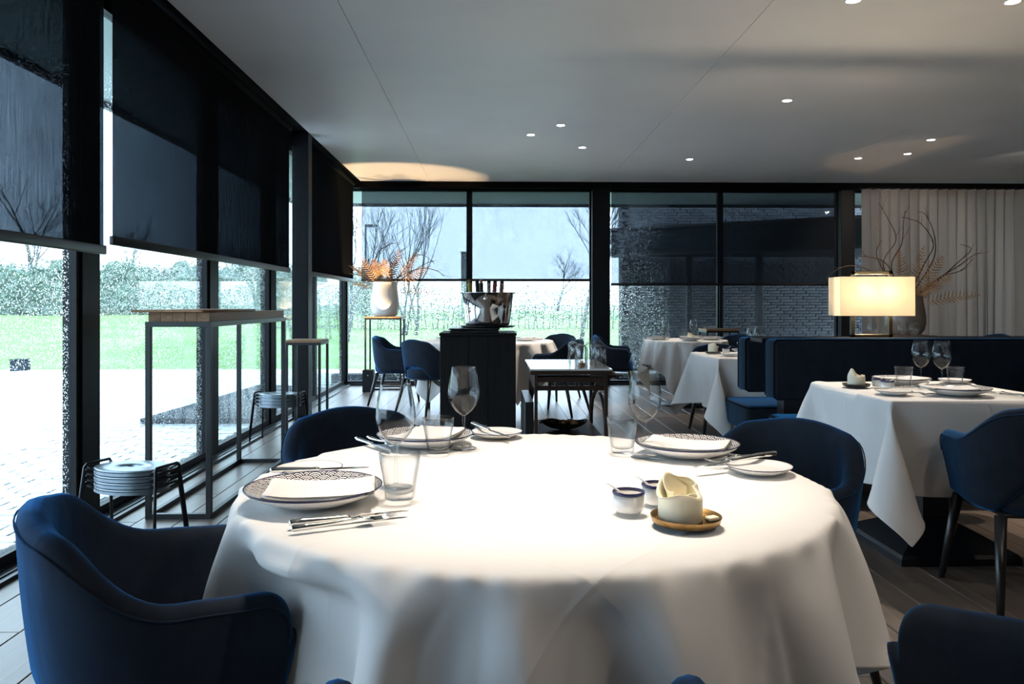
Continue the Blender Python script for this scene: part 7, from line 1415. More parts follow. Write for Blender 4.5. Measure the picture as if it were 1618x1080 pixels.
[-1,0,0,0,0,-1,1,0,0,0,-1,0,-4,-26,-3,5,3,3,-1,1,1,0,2,0,1,0,1,0,1,1,0,1,0,1,1,2,0,2,2,2,-1,0,4,0,-1,0,0,1,1,0,0,0,-1,0,0,0,0],
[-1,0,0,0,0,0,0,-1,-1,-2,-3,-5,-12,2,3,-3,-5,-2,1,0,0,0,-1,0,0,0,0,0,0,0,0,0,1,0,0,0,1,0,0,-2,-2,-1,2,28,1,0,1,-1,0,0,0,0,1,0,0,0,0],
[-1,0,-1,0,0,0,-2,-1,-3,-3,-5,-8,-4,1,-1,0,1,-1,-1,0,0,0,0,0,0,0,0,0,0,0,0,0,0,0,0,0,0,0,0,1,3,-1,0,-1,18,4,1,1,1,0,0,0,0,0,0,0,0],
[-2,0,0,-1,-2,-1,-2,-3,-3,-5,-5,-4,0,0,0,0,-1,0,0,0,0,0,0,0,0,0,0,0,0,0,0,0,0,0,0,0,0,0,0,0,0,1,0,0,3,13,4,2,2,1,1,0,1,0,0,0,0],
[-2,-2,0,-2,-1,-3,-3,-3,-4,-3,-4,0,-1,1,-1,-1,1,-1,0,0,-1,0,0,0,0,0,0,0,0,0,0,0,0,0,1,0,0,0,0,0,1,0,-1,0,1,5,8,4,2,3,1,2,0,0,1,0,0],
[-5,-1,-2,-2,-2,-3,-2,-3,-3,-3,-1,-1,0,-1,1,0,-1,1,-1,-1,1,0,0,0,0,0,0,0,0,0,0,0,0,0,-1,0,0,0,1,0,0,0,0,0,1,1,5,6,3,2,3,1,2,2,0,1,0],
[-8,-1,-3,-1,-4,-2,-2,-2,-2,-2,-1,0,0,0,-1,1,0,-1,0,0,0,0,0,0,0,0,0,0,0,0,0,0,0,0,0,0,0,0,0,1,-1,0,0,1,-1,1,3,4,4,2,2,3,1,2,1,1,2],
[-11,-2,-2,-3,-1,-2,-2,-2,-1,-1,-1,0,0,0,0,-1,1,0,-1,0,0,0,0,0,0,0,-1,0,0,0,1,0,0,0,0,0,0,0,0,0,1,-1,0,0,0,1,1,3,3,3,2,2,2,2,2,1,1],
[-14,-2,-2,-2,-2,-1,-2,-1,-1,-1,0,0,0,0,0,0,-1,0,1,-1,0,-1,0,0,0,0,1,0,0,0,-1,0,1,0,0,0,0,0,0,1,-1,1,0,-1,0,0,1,2,3,3,2,1,2,1,2,3,1],
[-17,-3,-1,-1,-1,-1,-1,-2,-1,0,0,0,0,0,-1,1,0,0,-1,0,-1,1,0,0,0,0,0,0,0,0,0,0,-1,0,0,0,0,1,1,-1,0,0,0,0,0,0,0,2,2,3,2,1,2,1,2,1,2],
[-20,0,-2,-1,-1,-1,-1,-1,0,-1,0,0,0,-1,1,-1,1,0,0,0,-1,0,0,0,0,0,0,0,0,0,0,0,0,0,0,0,0,0,0,0,0,0,0,0,0,0,1,0,2,2,2,2,1,1,1,1,2],
[-21,-2,0,-1,-1,-1,-1,0,-1,0,0,0,0,0,0,0,-1,0,0,0,0,0,0,-1,0,0,0,0,0,0,1,0,0,0,0,0,0,0,0,1,0,-1,0,0,0,0,0,0,2,2,2,2,1,1,0,1,1],
[-23,0,-1,0,-1,-1,-1,-1,0,0,0,0,0,0,-1,1,0,0,0,-1,1,-1,-1,1,0,0,0,0,0,0,-1,0,1,0,0,0,0,0,0,0,0,0,0,0,1,-1,0,0,0,2,3,2,1,1,0,1,0],
[-24,0,0,-1,-1,-1,0,-1,0,0,0,0,0,0,0,-1,1,-1,0,0,0,0,0,0,0,0,0,0,0,0,0,0,-1,0,0,0,1,1,-1,0,0,0,0,0,0,0,0,1,0,1,1,3,2,0,1,0,0],
[-24,-1,0,-1,0,-1,-1,0,0,0,0,0,0,0,0,0,-1,1,0,0,-1,0,0,0,0,0,0,0,0,0,0,0,0,0,0,0,0,0,1,-1,1,0,-1,1,-1,0,0,0,0,1,1,2,2,3,0,-1,0]]]
# ------------------------------------------------------------ chairs


def make_chair():
    root = empty('velvet_armchair', (0, 0, 0), 0, 'navy velvet tub armchair', 'chair')
    A, B, ARM = 0.285, 0.258, 0.192
    side = 0.44
    tot = side + ARM

    def plan(p):            # p in [-1, 1], 0 = middle of the back; outer line at the rim
        s = abs(p) * tot
        sg = 1 if p >= 0 else -1
        if s <= side:
            t = s / side * PI / 2
            ct, st = math.cos(t), math.sin(t)
            return Vector((sg * A * st ** 0.88, -B * (ct ** 0.80 if ct > 0 else 0)))
        q = (s - side)
        return Vector((sg * (A - 0.012 * q / ARM), q))

    def normal(p):
        e = 0.01
        a, b = plan(max(-1, p - e)), plan(min(1, p + e))
        d = (b - a).normalized()
        return Vector((d.y, -d.x))       # outward

    def ztop(p):
        q = abs(p)
        z = 0.79 - 0.022 * smooth(0.0, 0.3, q) - 0.120 * smooth(0.26, 0.70, q) - 0.006 * smooth(0.7, 0.9, q)
        if q > 0.90:
            k = (q - 0.90) / 0.10
            z -= 0.075 * (1 - math.sqrt(max(0, 1 - k * k)))
        return z

    def zbot(p):
        q = abs(p)
        return 0.372 + 0.125 * (1 - smooth(0.10, 0.46, q)) + 0.012 * smooth(0.6, 1.0, q)

    def scale_at(z):
        k = min(1, max(0, (z - 0.36) / (0.79 - 0.36)))
        return 0.815 + 0.185 * (1 - (1 - k) ** 1.7)

    TH = 0.056
    NP = 72
    NZ = 7
    rings, pip = [], []
    for i in range(NP + 1):
        p = -1 + 2 * i / NP
        p = p * (1.5 - 0.5 * p * p)          # closer stations towards the arm fronts
        q = abs(p)
        o2, n2 = plan(p), normal(p)
        zt, zb = ztop(p), zbot(p)
        th = TH * (0.90 + 0.10 * (1 - q))
        ring = []

        def at(z, inward):
            s = scale_at(z)
            back = -0.045 * (1 - smooth(0.40, 0.66, z)) * smooth(0.70, 1.0, q)     # arm front slants back towards the seat
            c = Vector((o2.x * s, o2.y * s if o2.y < 0 else o2.y + back))
            return (c.x - n2.x * inward, c.y - n2.y * inward, z)
        r = th / 2
        for k in range(NZ + 1):
            ring.append(at(zb + 0.012 + (zt - r - zb - 0.012) * k / NZ, 0.0))
        for k in range(1, 6):
            a = PI * k / 6
            ring.append(at(zt - r + r * math.sin(a), r - r * math.cos(a)))
        for k in range(NZ + 1):
            ring.append(at(zt - r + (zb + 0.012 - zt + r) * k / NZ, th))
        ring.append(at(zb, th * 0.7))
        ring.append(at(zb, th * 0.3))
        rings.append(ring)
        pip.append(at(zt - r * 0.75, -0.0015))
    n = len(rings[0])
    # rounded arm fronts: two shrunken rings beyond each tip
    def cap(ring, d):
        c = Vector((0, 0, 0))
        for v in ring: c += Vector(v)
        c /= len(ring)
        out = []
        for adv, k in ((0.012, 0.86), (0.020, 0.55)):
            rr = []
            for v in ring:
                v = Vector(v)
                # pinch across the thickness, keep the height
                x = c.x + (v.x - c.x) * k
                z = c.z + (v.z - c.z) * (0.985 if k > 0.6 else 0.96)
                rr.append((x, v.y + adv, z))
            out.append(rr)
        return out
    st, en = cap(rings[0], -1), cap(rings[-1], 1)
    allr = [st[1], st[0]] + rings + [en[0], en[1]]
    mb = MB()
    V = [v for r_ in allr for v in r_]
    F = [(i * n + k, i * n + (k + 1) % n, (i + 1) * n + (k + 1) % n, (i + 1) * n + k) for i in range(len(allr) - 1) for k in range(n)]
    F.append(tuple(range(n - 1, -1, -1)))
    F.append(tuple((len(allr) - 1) * n + k for k in range(n)))
    mb.add(V, F)
    sh = mb.build('shell', M['velvet'], root)
    MB().tube(pip, 0.0019, 6).build('piping', M['velvet'], sh)
    # seat: D-shaped cushion
    def outline(k):
        pts = []
        for i in range(40):
            a = 2 * PI * i / 40
            x, y = math.cos(a), math.sin(a)
            e = 3.4 if y > 0 else 2.3
            rr = (abs(x) ** e + abs(y) ** e) ** (-1 / e)
            pts.append((x * rr * 0.208 * k, (y * rr * 0.222 - 0.004) * k - 0.004 * (1 - k)))
        return pts
    prof = [(0.93, 0.375), (0.985, 0.385), (1.0, 0.41), (1.0, 0.445), (0.985, 0.465), (0.94, 0.477), (0.8, 0.484), (0.45, 0.487)]
    sv, sf = [], []
    for k, z in prof: sv += [(x, y, z) for x, y in outline(k)]
    for i in range(len(prof) - 1):
        for k in range(40):
            j = (k + 1) % 40
            sf.append((i * 40 + k, i * 40 + j, (i + 1) * 40 + j, (i + 1) * 40 + k))
    sf.append(tuple(range(39, -1, -1)))
    sf.append(tuple((len(prof) - 1) * 40 + k for k in range(40)))
    MB().add(sv, sf).build('seat', M['velvet'], root)
    MB().box(-0.185, 0.185, -0.18, 0.185, 0.362, 0.378, 0.006, 1).build('seat_frame', M['black_wood'], root)
    for sx, sy in ((1, 1), (-1, 1), (1, -1), (-1, -1)):
        top = (sx * 0.185, 0.185 if sy > 0 else -0.165, 0.368)
        bot = (sx * 0.232, 0.236 if sy > 0 else -0.262, 0.0)
        MB().tube([top, ((top[0] + bot[0]) / 2, (top[1] + bot[1]) / 2, 0.184), bot], [0.0215, 0.0175, 0.012], 14).build('leg', M['black_wood'], root)
    return root


chair = Proto(make_chair())


def put_chair(c, F, label, group=None):
    return chair.put((c[0], c[1], 0), math.atan2(-F[0], F[1]), label, group)


put_chair((-0.632, 1.558), (0.894, 0.447), 'big navy velvet armchair in the left corner, back turned to the window, nearest chair', None)
put_chair((-0.40, 2.60), (0.53, -0.85), 'navy velvet armchair behind the round front table on its left, facing the camera', None)
put_chair((0.80, 2.33), (-0.80, -0.60), 'dark velvet armchair at the right of the round front table, beside the candle side', None)
put_chair((0.665, 1.05), (-0.70, 0.71), 'dark velvet armchair cut off by the bottom right corner of the picture', None)
put_chair((0.03, 0.935), (0, 1), 'velvet armchair at the near side of the front table, only arm tips showing', None)
put_chair((2.09, 3.00), (0.14, 0.99), 'navy velvet armchair drawn up to the square table, black legs showing', None)
put_chair((-1.13, 9.15), (0.99, -0.1), 'far bright blue armchair beside the black floor uplight, in side view', None)
put_chair((-0.68, 8.36), (0.66, 0.75), 'far bright blue armchair with open arched back, left of the wine cooler stand', None)
put_chair((0.70, 8.30), (-0.86, 0.5), 'navy armchair behind the serving trolley with the glass covers', None)
put_chair((0.74, 9.65), (-0.65, -0.76), 'navy armchair at the far left table, half hidden behind the one by the trolley', None)
put_chair((1.46, 9.35), (0.98, -0.2), 'dark armchair under the broad black column, at the far round table', None)
put_chair((2.88, 9.45), (-0.8, -0.6), 'blue armchair behind the far round table, only its back rim showing', None)
put_chair((2.06, 6.98), (0, -1), 'dark armchair behind the second square table, only its back rim showing', None)
put_chair((6.12, 9.6), (-0.98, -0.2), 'armchair before the curtain, only its dark rim above the bench back', None)

# ------------------------------------------------------------ tables and cloths


def decode(steps, n):
    """steps: per axis, the change from grid point to grid point in millimetres"""
    e = np.array(steps, dtype=np.int64).transpose(1, 2, 0)
    a = np.cumsum(np.cumsum(e, axis=1), axis=0) / 1000.0
    top = a[:, :, 2] > 0.7415
    a[:, :, 2][top] = 0.7455          # the part lying on the board is flat
    return a


def finer(a):
    """one more grid line between every two (Catmull-Rom)"""
    for ax in (0, 1):
        a = np.moveaxis(a, ax, 0)
        p = np.concatenate([a[:1], a, a[-1:]])
        mid = (-p[:-3] + 9 * p[1:-2] + 9 * p[2:-1] - p[3:]) / 16
        out = np.empty((2 * len(a) - 1,) + a.shape[1:])
        out[0::2], out[1::2] = a, mid
        a = np.moveaxis(out, 0, ax)
    return a


def relax(a, n):
    """evens out the drape, leaves the lying part and the border lines where they are"""
    for _ in range(n):
        b = a.copy()
        b[1:-1, 1:-1] = 0.5 * a[1:-1, 1:-1] + 0.125 * (a[:-2, 1:-1] + a[2:, 1:-1] + a[1:-1, :-2] + a[1:-1, 2:])
        k = np.clip((0.7445 - a[:, :, 2:3]) / 0.004, 0, 1)
        a = a * (1 - k) + b * k
    return a


def cloth_mesh(name, s, n, dents=(), ridges=()):
    a = relax(decode(s, n), 3)
    for ang, r_to, wd in dents:           # where a chair arm presses the cloth in under the table edge
        x, y, z = a[:, :, 0], a[:, :, 1], a[:, :, 2]
        rr = np.hypot(x, y)
        da = (np.arctan2(y, x) - ang + PI) % (2 * PI) - PI
        wgt = np.exp(-(da / wd) ** 4) * np.clip((0.700 - z) / 0.035, 0, 1)
        nr = rr + (np.minimum(rr, r_to) - rr) * wgt
        a[:, :, 0], a[:, :, 1] = x * nr / np.maximum(rr, 1e-6), y * nr / np.maximum(rr, 1e-6)
    a = finer(a)
    if ridges:                            # sharper pressed folds running down the drape
        x, y, z = a[:, :, 0].copy(), a[:, :, 1].copy(), a[:, :, 2]
        rr = np.hypot(x, y)
        th = np.arctan2(y, x)
        dep = np.clip((0.742 - z) / 0.34, 0, 1) ** 0.8
        dr = np.zeros_like(rr)
        for ang, amp, wl, wr, slant in ridges:
            da = (th - ang - slant * dep + PI) % (2 * PI) - PI
            dr += amp * (np.exp(-np.abs(da) / np.where(da < 0, wl, wr)) - 0.25)  * np.exp(-(da / 0.5) ** 2)
        nr = np.where(rr > 0.6, np.maximum(rr + dr * dep, np.minimum(rr, 0.648)), rr)
        a[:, :, 0], a[:, :, 1] = x * nr / np.maximum(rr, 1e-6), y * nr / np.maximum(rr, 1e-6)
    m = a.shape[0]
    f = [(i * m + j, (i + 1) * m + j, (i + 1) * m + j + 1, i * m + j + 1) for i in range(m - 1) for j in range(m - 1)]
    me = bpy.data.meshes.new(name)
    me.from_pydata(a.reshape(-1, 3).tolist(), [], f)
    me.polygons.foreach_set('use_smooth', [True] * len(f))
    me.materials.append(M['cloth'])
    me['border'] = m
    uvl = me.uv_layers.new(name='cloth')
    idx = np.empty(len(me.loops), dtype=np.int32)
    me.loops.foreach_get('vertex_index', idx)
    uvl.data.foreach_set('uv', np.stack([idx // m, idx % m], 1).astype(np.float32).ravel() / (m - 1))
    return me


CL_R = cloth_mesh('round_cloth', ROUND_CLOTH, 73)
CL_F = cloth_mesh('front_round_cloth', ROUND_CLOTH, 73, ((R(227), 0.585, 0.27), (R(183), 0.60, 0.22)),
                  ((R(242), 0.030, 0.10, 0.035, 0.02), (R(251), 0.020, 0.06, 0.03, -0.10), (R(265), 0.042, 0.11, 0.05, 0.06), (R(284), 0.045, 0.12, 0.05, 0.05), (R(302), 0.040, 0.16, 0.020, 0.05), (R(324), 0.030, 0.10, 0.03, 0.03), (R(345), 0.03, 0.1, 0.04, 0.0)))
CL_S = cloth_mesh('square_cloth', SQUARE_CLOTH, 57)


def cloth(me, loc, rz, scale, label, group=None, sub=1):
    o = obj('tablecloth', me, None, loc, (0, 0, rz))
    o.scale = scale
    tag(o, label, 'tablecloth', group)
    m = o.modifiers.new('soften', 'SUBSURF')
    m.levels = m.render_levels = sub
    m2 = o.modifiers.new('cloth_thickness', 'SOLIDIFY')
    m2.thickness = 0.0030               # the sewn hem is doubled, the rest a single layer
    m2.offset = 0
    n = me['border']
    vg = o.vertex_groups.new(name='hem')
    hem = [i * n + j for i in range(n) for j in range(n) if min(i, j, n - 1 - i, n - 1 - j) < 3]
    body = [i * n + j for i in range(n) for j in range(n) if min(i, j, n - 1 - i, n - 1 - j) >= 3]
    vg.add(hem, 1.0, 'REPLACE')
    vg.add(body, 0.3, 'REPLACE')
    m2.vertex_group = 'hem'
    return o


def round_table(c, r, label, rz, cl_label, me=None):
    e = empty('round_table', (c[0], c[1], 0), 0, label, 'table')
    q = r - 0.022
    MB().lathe([(0, 0.705), (q - 0.02, 0.705), (q - 0.006, 0.711), (q, 0.722), (q - 0.005, 0.735), (q - 0.02, 0.7395), (0, 0.7395)], 64).build('tabletop', M['black_wood'], e)
    MB().lathe([(0.045, 0.03), (0.045, 0.70), (0.12, 0.704), (0.12, 0.71)], 24).build('column', M['black_steel'], e)
    MB().lathe([(0, 0), (0.29, 0), (0.295, 0.008), (0.27, 0.02), (0.07, 0.035), (0, 0.035)], 48).build('base', M['black_steel'], e)
    k = r / 0.648
    cloth(me or CL_R, (c[0], c[1], 0), rz, (k, k, 1), cl_label)
    return e


def square_table(c, label, cl_label, rz=0):
    e = empty('square_table', (c[0], c[1], 0), 0, label, 'table')
    MB().box(-0.39, 0.39, -0.41, 0.41, 0.71, 0.7395, 0.005, 2).build('tabletop', M['black_wood'], e)
    MB().box(-0.065, 0.065, -0.065, 0.065, 0.16, 0.71, 0.004, 1).build('column', M['black_steel'], e)
    m = MB()
    s0, s1, s2 = 0.27, 0.26, 0.075
    v = []
    for s, z in ((s0, 0.0), (s0, 0.03), (s1, 0.045), (s2, 0.15), (s2, 0.16)):
        v += [(-s, -s, z), (s, -s, z), (s, s, z), (-s, s, z)]
    f = [(3, 2, 1, 0)] + [(i * 4 + k, i * 4 + (k + 1) % 4, (i + 1) * 4 + (k + 1) % 4, (i + 1) * 4 + k) for i in range(4) for k in range(4)] + [(16, 17, 18, 19)]
    m.add(v, f, False).build('base', M['black_steel'], e)
    cloth(CL_S, (c[0], c[1], 0), rz, (1, 1, 1), cl_label)
    return e


TC = (0.093, 1.81)
round_table(TC, 0.648, 'round pedestal table under the big white cloth in front', 0.0, 'white cloth draped over the big round table in front', CL_F)
S1 = (2.065, 3.67)
square_table(S1, 'square pedestal table under the white cloth on the right', 'white cloth over the square table on the right, corner hanging low')
S2 = (2.085, 6.25)
square_table(S2, 'square table under the white cloth before the far bench', 'white cloth over the second square table beside the bench end')
R1 = (2.217, 8.966)
round_table(R1, 0.47, 'small round table under the white cloth before the brick wall windows', R(60), 'white cloth over the far round table before the brick wall windows')
R2 = (-0.06, 8.86)
round_table(R2, 0.74, 'large far round table behind the wine cooler stand', R(25), 'white cloth over the far round table behind the wine cooler stand')
S3 = (3.95, 7.45)
square_table(S3, 'square table hidden behind the bench and the table lamp', 'white cloth over the square table behind the bench and lamp', R(180))

# ------------------------------------------------------------ tableware builders


def make_plate():
    e = empty('dinner_plate', (0, 0, 0), 0, 'patterned dinner plate', 'plate')
    prof = [(0, 0.004), (0.070, 0.004), (0.074, 0.0), (0.080, 0.0), (0.084, 0.004), (0.110, 0.011), (0.128, 0.020), (0.1375, 0.0285), (0.138, 0.030), (0.1365, 0.0308), (0.126, 0.0238), (0.108, 0.0145), (0.084, 0.0085), (0.05, 0.0072), (0, 0.007)]
    MB().lathe(prof, 72).build('dish', M['plate'], e)
    return e


def make_side_plate():
    e = empty('side_plate', (0, 0, 0), 0, 'side plate', 'plate')
    prof = [(0, 0.003), (0.046, 0.003), (0.049, 0.0), (0.053, 0.0), (0.056, 0.003), (0.070, 0.008), (0.0775, 0.0135), (0.078, 0.0145), (0.0768, 0.0150), (0.069, 0.0108), (0.054, 0.0062), (0.03, 0.0055), (0, 0.0055)]
    MB().lathe(prof, 56).build('dish', M['side_plate'], e)
    return e


def make_napkin(seed):
    random.seed(seed)
    e = empty('napkin', (0, 0, 0), 0, 'folded napkin', 'napkin')
    W, D = 0.108, 0.080
    a1, a2 = random.uniform(0, 6), random.uniform(0, 6)

    def sag(x, y):
        r2 = (x * x + y * y)
        return 0.010 + 0.90 * r2 + 0.0018 * math.sin(x * 38 + a1) * math.cos(y * 31 + a2)

    def layer(x0, x1, y0, y1, z0, th, skew):
        mb = MB()
        n, m = 22, 16
        top, bot = [], []
        for i in range(n + 1):
            for j in range(m + 1):
                u, v = i / n, j / m
                x = x0 + (x1 - x0) * u
                y = y0 + (y1 - y0) * v + skew * (u - 0.5) * (1 if v > 0.5 else 0.4)
                edge = min(u, 1 - u, v, 1 - v)
                k = min(1, edge / 0.05)
                bulge = th * (0.45 + 0.55 * math.sqrt(max(0, 1 - (1 - k) ** 2)))
                z = sag(x, y) + z0
                top.append((x, y, z + bulge))
                bot.append((x, y, z + th * (0.45 - 0.4 * math.sqrt(max(0, 1 - (1 - k) ** 2)))))
        w = m + 1
        N = len(top)
        f = []
        for i in range(n):
            for j in range(m):
                f.append((i * w + j, (i + 1) * w + j, (i + 1) * w + j + 1, i * w + j + 1))
                f.append((N + i * w + j, N + i * w + j + 1, N + (i + 1) * w + j + 1, N + (i + 1) * w + j))
        ring = [i * w for i in range(n + 1)] + [n * w + j for j in range(1, m + 1)] + [i * w + m for i in range(n - 1, -1, -1)] + [j for j in range(m - 1, 0, -1)]
        for a, b in zip(ring, ring[1:] + ring[:1]): f.append((a, N + a, N + b, b))
        mb.add(top + bot, f)
        return mb
    layer(-W, W, -D, D, 0.0, 0.007, 0.012).build('lower_fold', M['napkin'], e)
    layer(-W * 0.97, W * 0.99, -D * 0.97, D * 0.90, 0.0068, 0.0065, -0.012).build('upper_fold', M['napkin'], e)
    return e


def make_wine_glass():
    e = empty('wine_glass', (0, 0, 0), 0, 'wine glass', 'glass')
    out = [(0.0045, 0.092), (0.010, 0.0945), (0.022, 0.104), (0.034, 0.120), (0.0415, 0.139), (0.0435, 0.155), (0.0420, 0.172), (0.0375, 0.198), (0.0325, 0.224)]
    inn = [(r - 0.0011, z) for r, z in out[::-1]]
    inn = [(0.0320, 0.2248)] + inn[:-2] + [(0.008, 0.0965), (0, 0.0955)]
    MB().lathe([(0, 0.090)] + out + inn, 40).build('bowl', M['drink_glass'], e)
    MB().lathe([(0.0042, 0.004), (0.0036, 0.02), (0.0034, 0.06), (0.0042, 0.088), (0.006, 0.0925)], 14).build('stem', M['drink_glass'], e)
    MB().lathe([(0, 0.0), (0.036, 0.0), (0.0368, 0.001), (0.035, 0.0022), (0.015, 0.0038), (0.0042, 0.0075), (0, 0.0078)], 40).build('foot', M['drink_glass'], e)
    return e


def make_tumbler():
    e = empty('water_tumbler', (0, 0, 0), 0, 'faceted water tumbler', 'glass')

    def fac(a, i):
        return 1.0 - 0.055 * FR[i] * (1 - abs(math.cos(4.5 * a)))
    out = [(0.026, 0.0), (0.0275, 0.002), (0.0285, 0.010), (0.0305, 0.026), (0.0335, 0.046), (0.0358, 0.058), (0.0368, 0.064), (0.0372, 0.066), (0.0390, 0.086)]
    inn = [(0.0378, 0.0866), (0.0358, 0.066), (0.0345, 0.058), (0.0320, 0.046), (0.0285, 0.026), (0.0262, 0.014), (0.020, 0.0105), (0, 0.0098)]
    FR = [0.3, 0.6, 1, 1, 1, 0.9, 0.3, 0, 0] + [0] * 8
    out = [(r_ * 1.09, z_ * 1.09) for r_, z_ in out]
    inn = [(r_ * 1.09, z_ * 1.09) for r_, z_ in inn]
    MB().lathe([(0, 0.0)] + out + inn, 72, rad=lambda a, i: fac(a, max(0, i - 1))).build('body', M['drink_glass'], e)
    return e


def make_knife():
    e = empty('table_knife', (0, 0, 0), 0, 'table knife', 'knife')
    h = MB()
    pts = [(0, -0.115, 0.0055), (0, -0.11, 0.0055), (0, -0.09, 0.0055), (0, -0.05, 0.005), (0, -0.02, 0.0045), (0, -0.012, 0.005), (0, -0.006, 0.004)]
    h.tube(pts, [0.004, 0.0062, 0.0065, 0.0052, 0.0042, 0.0055, 0.0035], 12)
    h.build('handle', M['steel'], e)
    b = MB()
    oln = [(-0.0035, -0.008), (-0.0072, 0.005), (-0.0085, 0.03), (-0.0085, 0.07), (-0.006, 0.095), (0.0, 0.108), (0.0035, 0.104), (0.0042, 0.07), (0.0042, 0.0), (0.0035, -0.008)]
    b.prism(oln, 0.0028, 0.0043)
    b.build('blade', M['steel'], e)
    return e


def make_fork():
    e = empty('table_fork', (0, 0, 0), 0, 'table fork', 'fork')
    h = MB()
    h.tube([(0, -0.10, 0.0045), (0, -0.095, 0.0045), (0, -0.07, 0.0045), (0, -0.03, 0.005), (0, 0.0, 0.0075), (0, 0.022, 0.010)], [0.003, 0.0062, 0.006, 0.004, 0.003, 0.0032], 10)
    h.build('handle', M['steel'], e)
    t = MB()
    zs = lambda y: 0.0095 - 0.0075 * smooth(0.02, 0.055, y) + 0.006 * smooth(0.06, 0.092, y)
    rows = [(0.018, 0.004), (0.026, 0.009), (0.036, 0.0118), (0.048, 0.0122)]
    v, f = [], []
    for y, w in rows: v += [(-w, y, zs(y)), (w, y, zs(y)), (w, y, zs(y) + 0.0016), (-w, y, zs(y) + 0.0016)]
    for i in range(len(rows) - 1):
        for k in range(4): f.append((i * 4 + k, i * 4 + (k + 1) % 4, i * 4 + 4 + (k + 1) % 4, i * 4 + 4 + k))
    f += [(0, 1, 2, 3), (15, 14, 13, 12)]
    t.add(v, f)
    for k in range(4):
        x = -0.0103 + 0.00687 * k
        t.tube([(x, 0.046, zs(0.047) + 0.0008), (x, 0.07, zs(0.07) + 0.0008), (x, 0.092, zs(0.092) + 0.0008)], [0.0018, 0.0015, 0.0006], 6)
    t.build('tines', M['steel'], e)
    return e


def make_ramekin():
    e = empty('ramekin', (0, 0, 0), 0, 'small white ramekin with navy rim', 'ramekin')
    prof = [(0, 0.002), (0.024, 0.0), (0.027, 0.001), (0.029, 0.006), (0.0298, 0.036), (0.0300, 0.0362), (0.0302, 0.030)]
    MB().lathe([(0, 0.0), (0.025, 0.0), (0.0282, 0.003), (0.0292, 0.010), (0.0298, 0.033), (0.0276, 0.033), (0.0270, 0.010), (0.024, 0.006), (0, 0.006)], 40).build('pot', M['porcelain'], e)
    MB().lathe([(0.0298, 0.0325), (0.0312, 0.0335), (0.0316, 0.036), (0.0308, 0.0385), (0.0290, 0.0390), (0.0275, 0.0375), (0.0276, 0.0325)], 40, close=True).build('rim', M['navy_glaze'], e)
    MB().lathe([(0, 0.006), (0.0262, 0.006), (0.0268, 0.020), (0.012, 0.0225), (0, 0.023)], 30).build('filling', M['salt'], e)
    return e


def make_tiny_spoon():
    e = empty('salt_spoon', (0, 0, 0), 0, 'tiny white spoon', 'spoon')
    MB().tube([(0, 0.0, 0.0), (-0.012, 0, 0.009), (-0.028, 0, 0.019), (-0.038, 0, 0.0255)], [0.0022, 0.0018, 0.002, 0.0028], 8).build('handle', M['porcelain'], e)
    MB().lathe([(0, -0.003), (0.004, -0.0022), (0.0058, 0.0), (0.0050, 0.0003), (0.0035, -0.0012), (0, -0.0018)], 16, c=(0.004, 0, 0)).build('bowl', M['porcelain'], e)
    return e


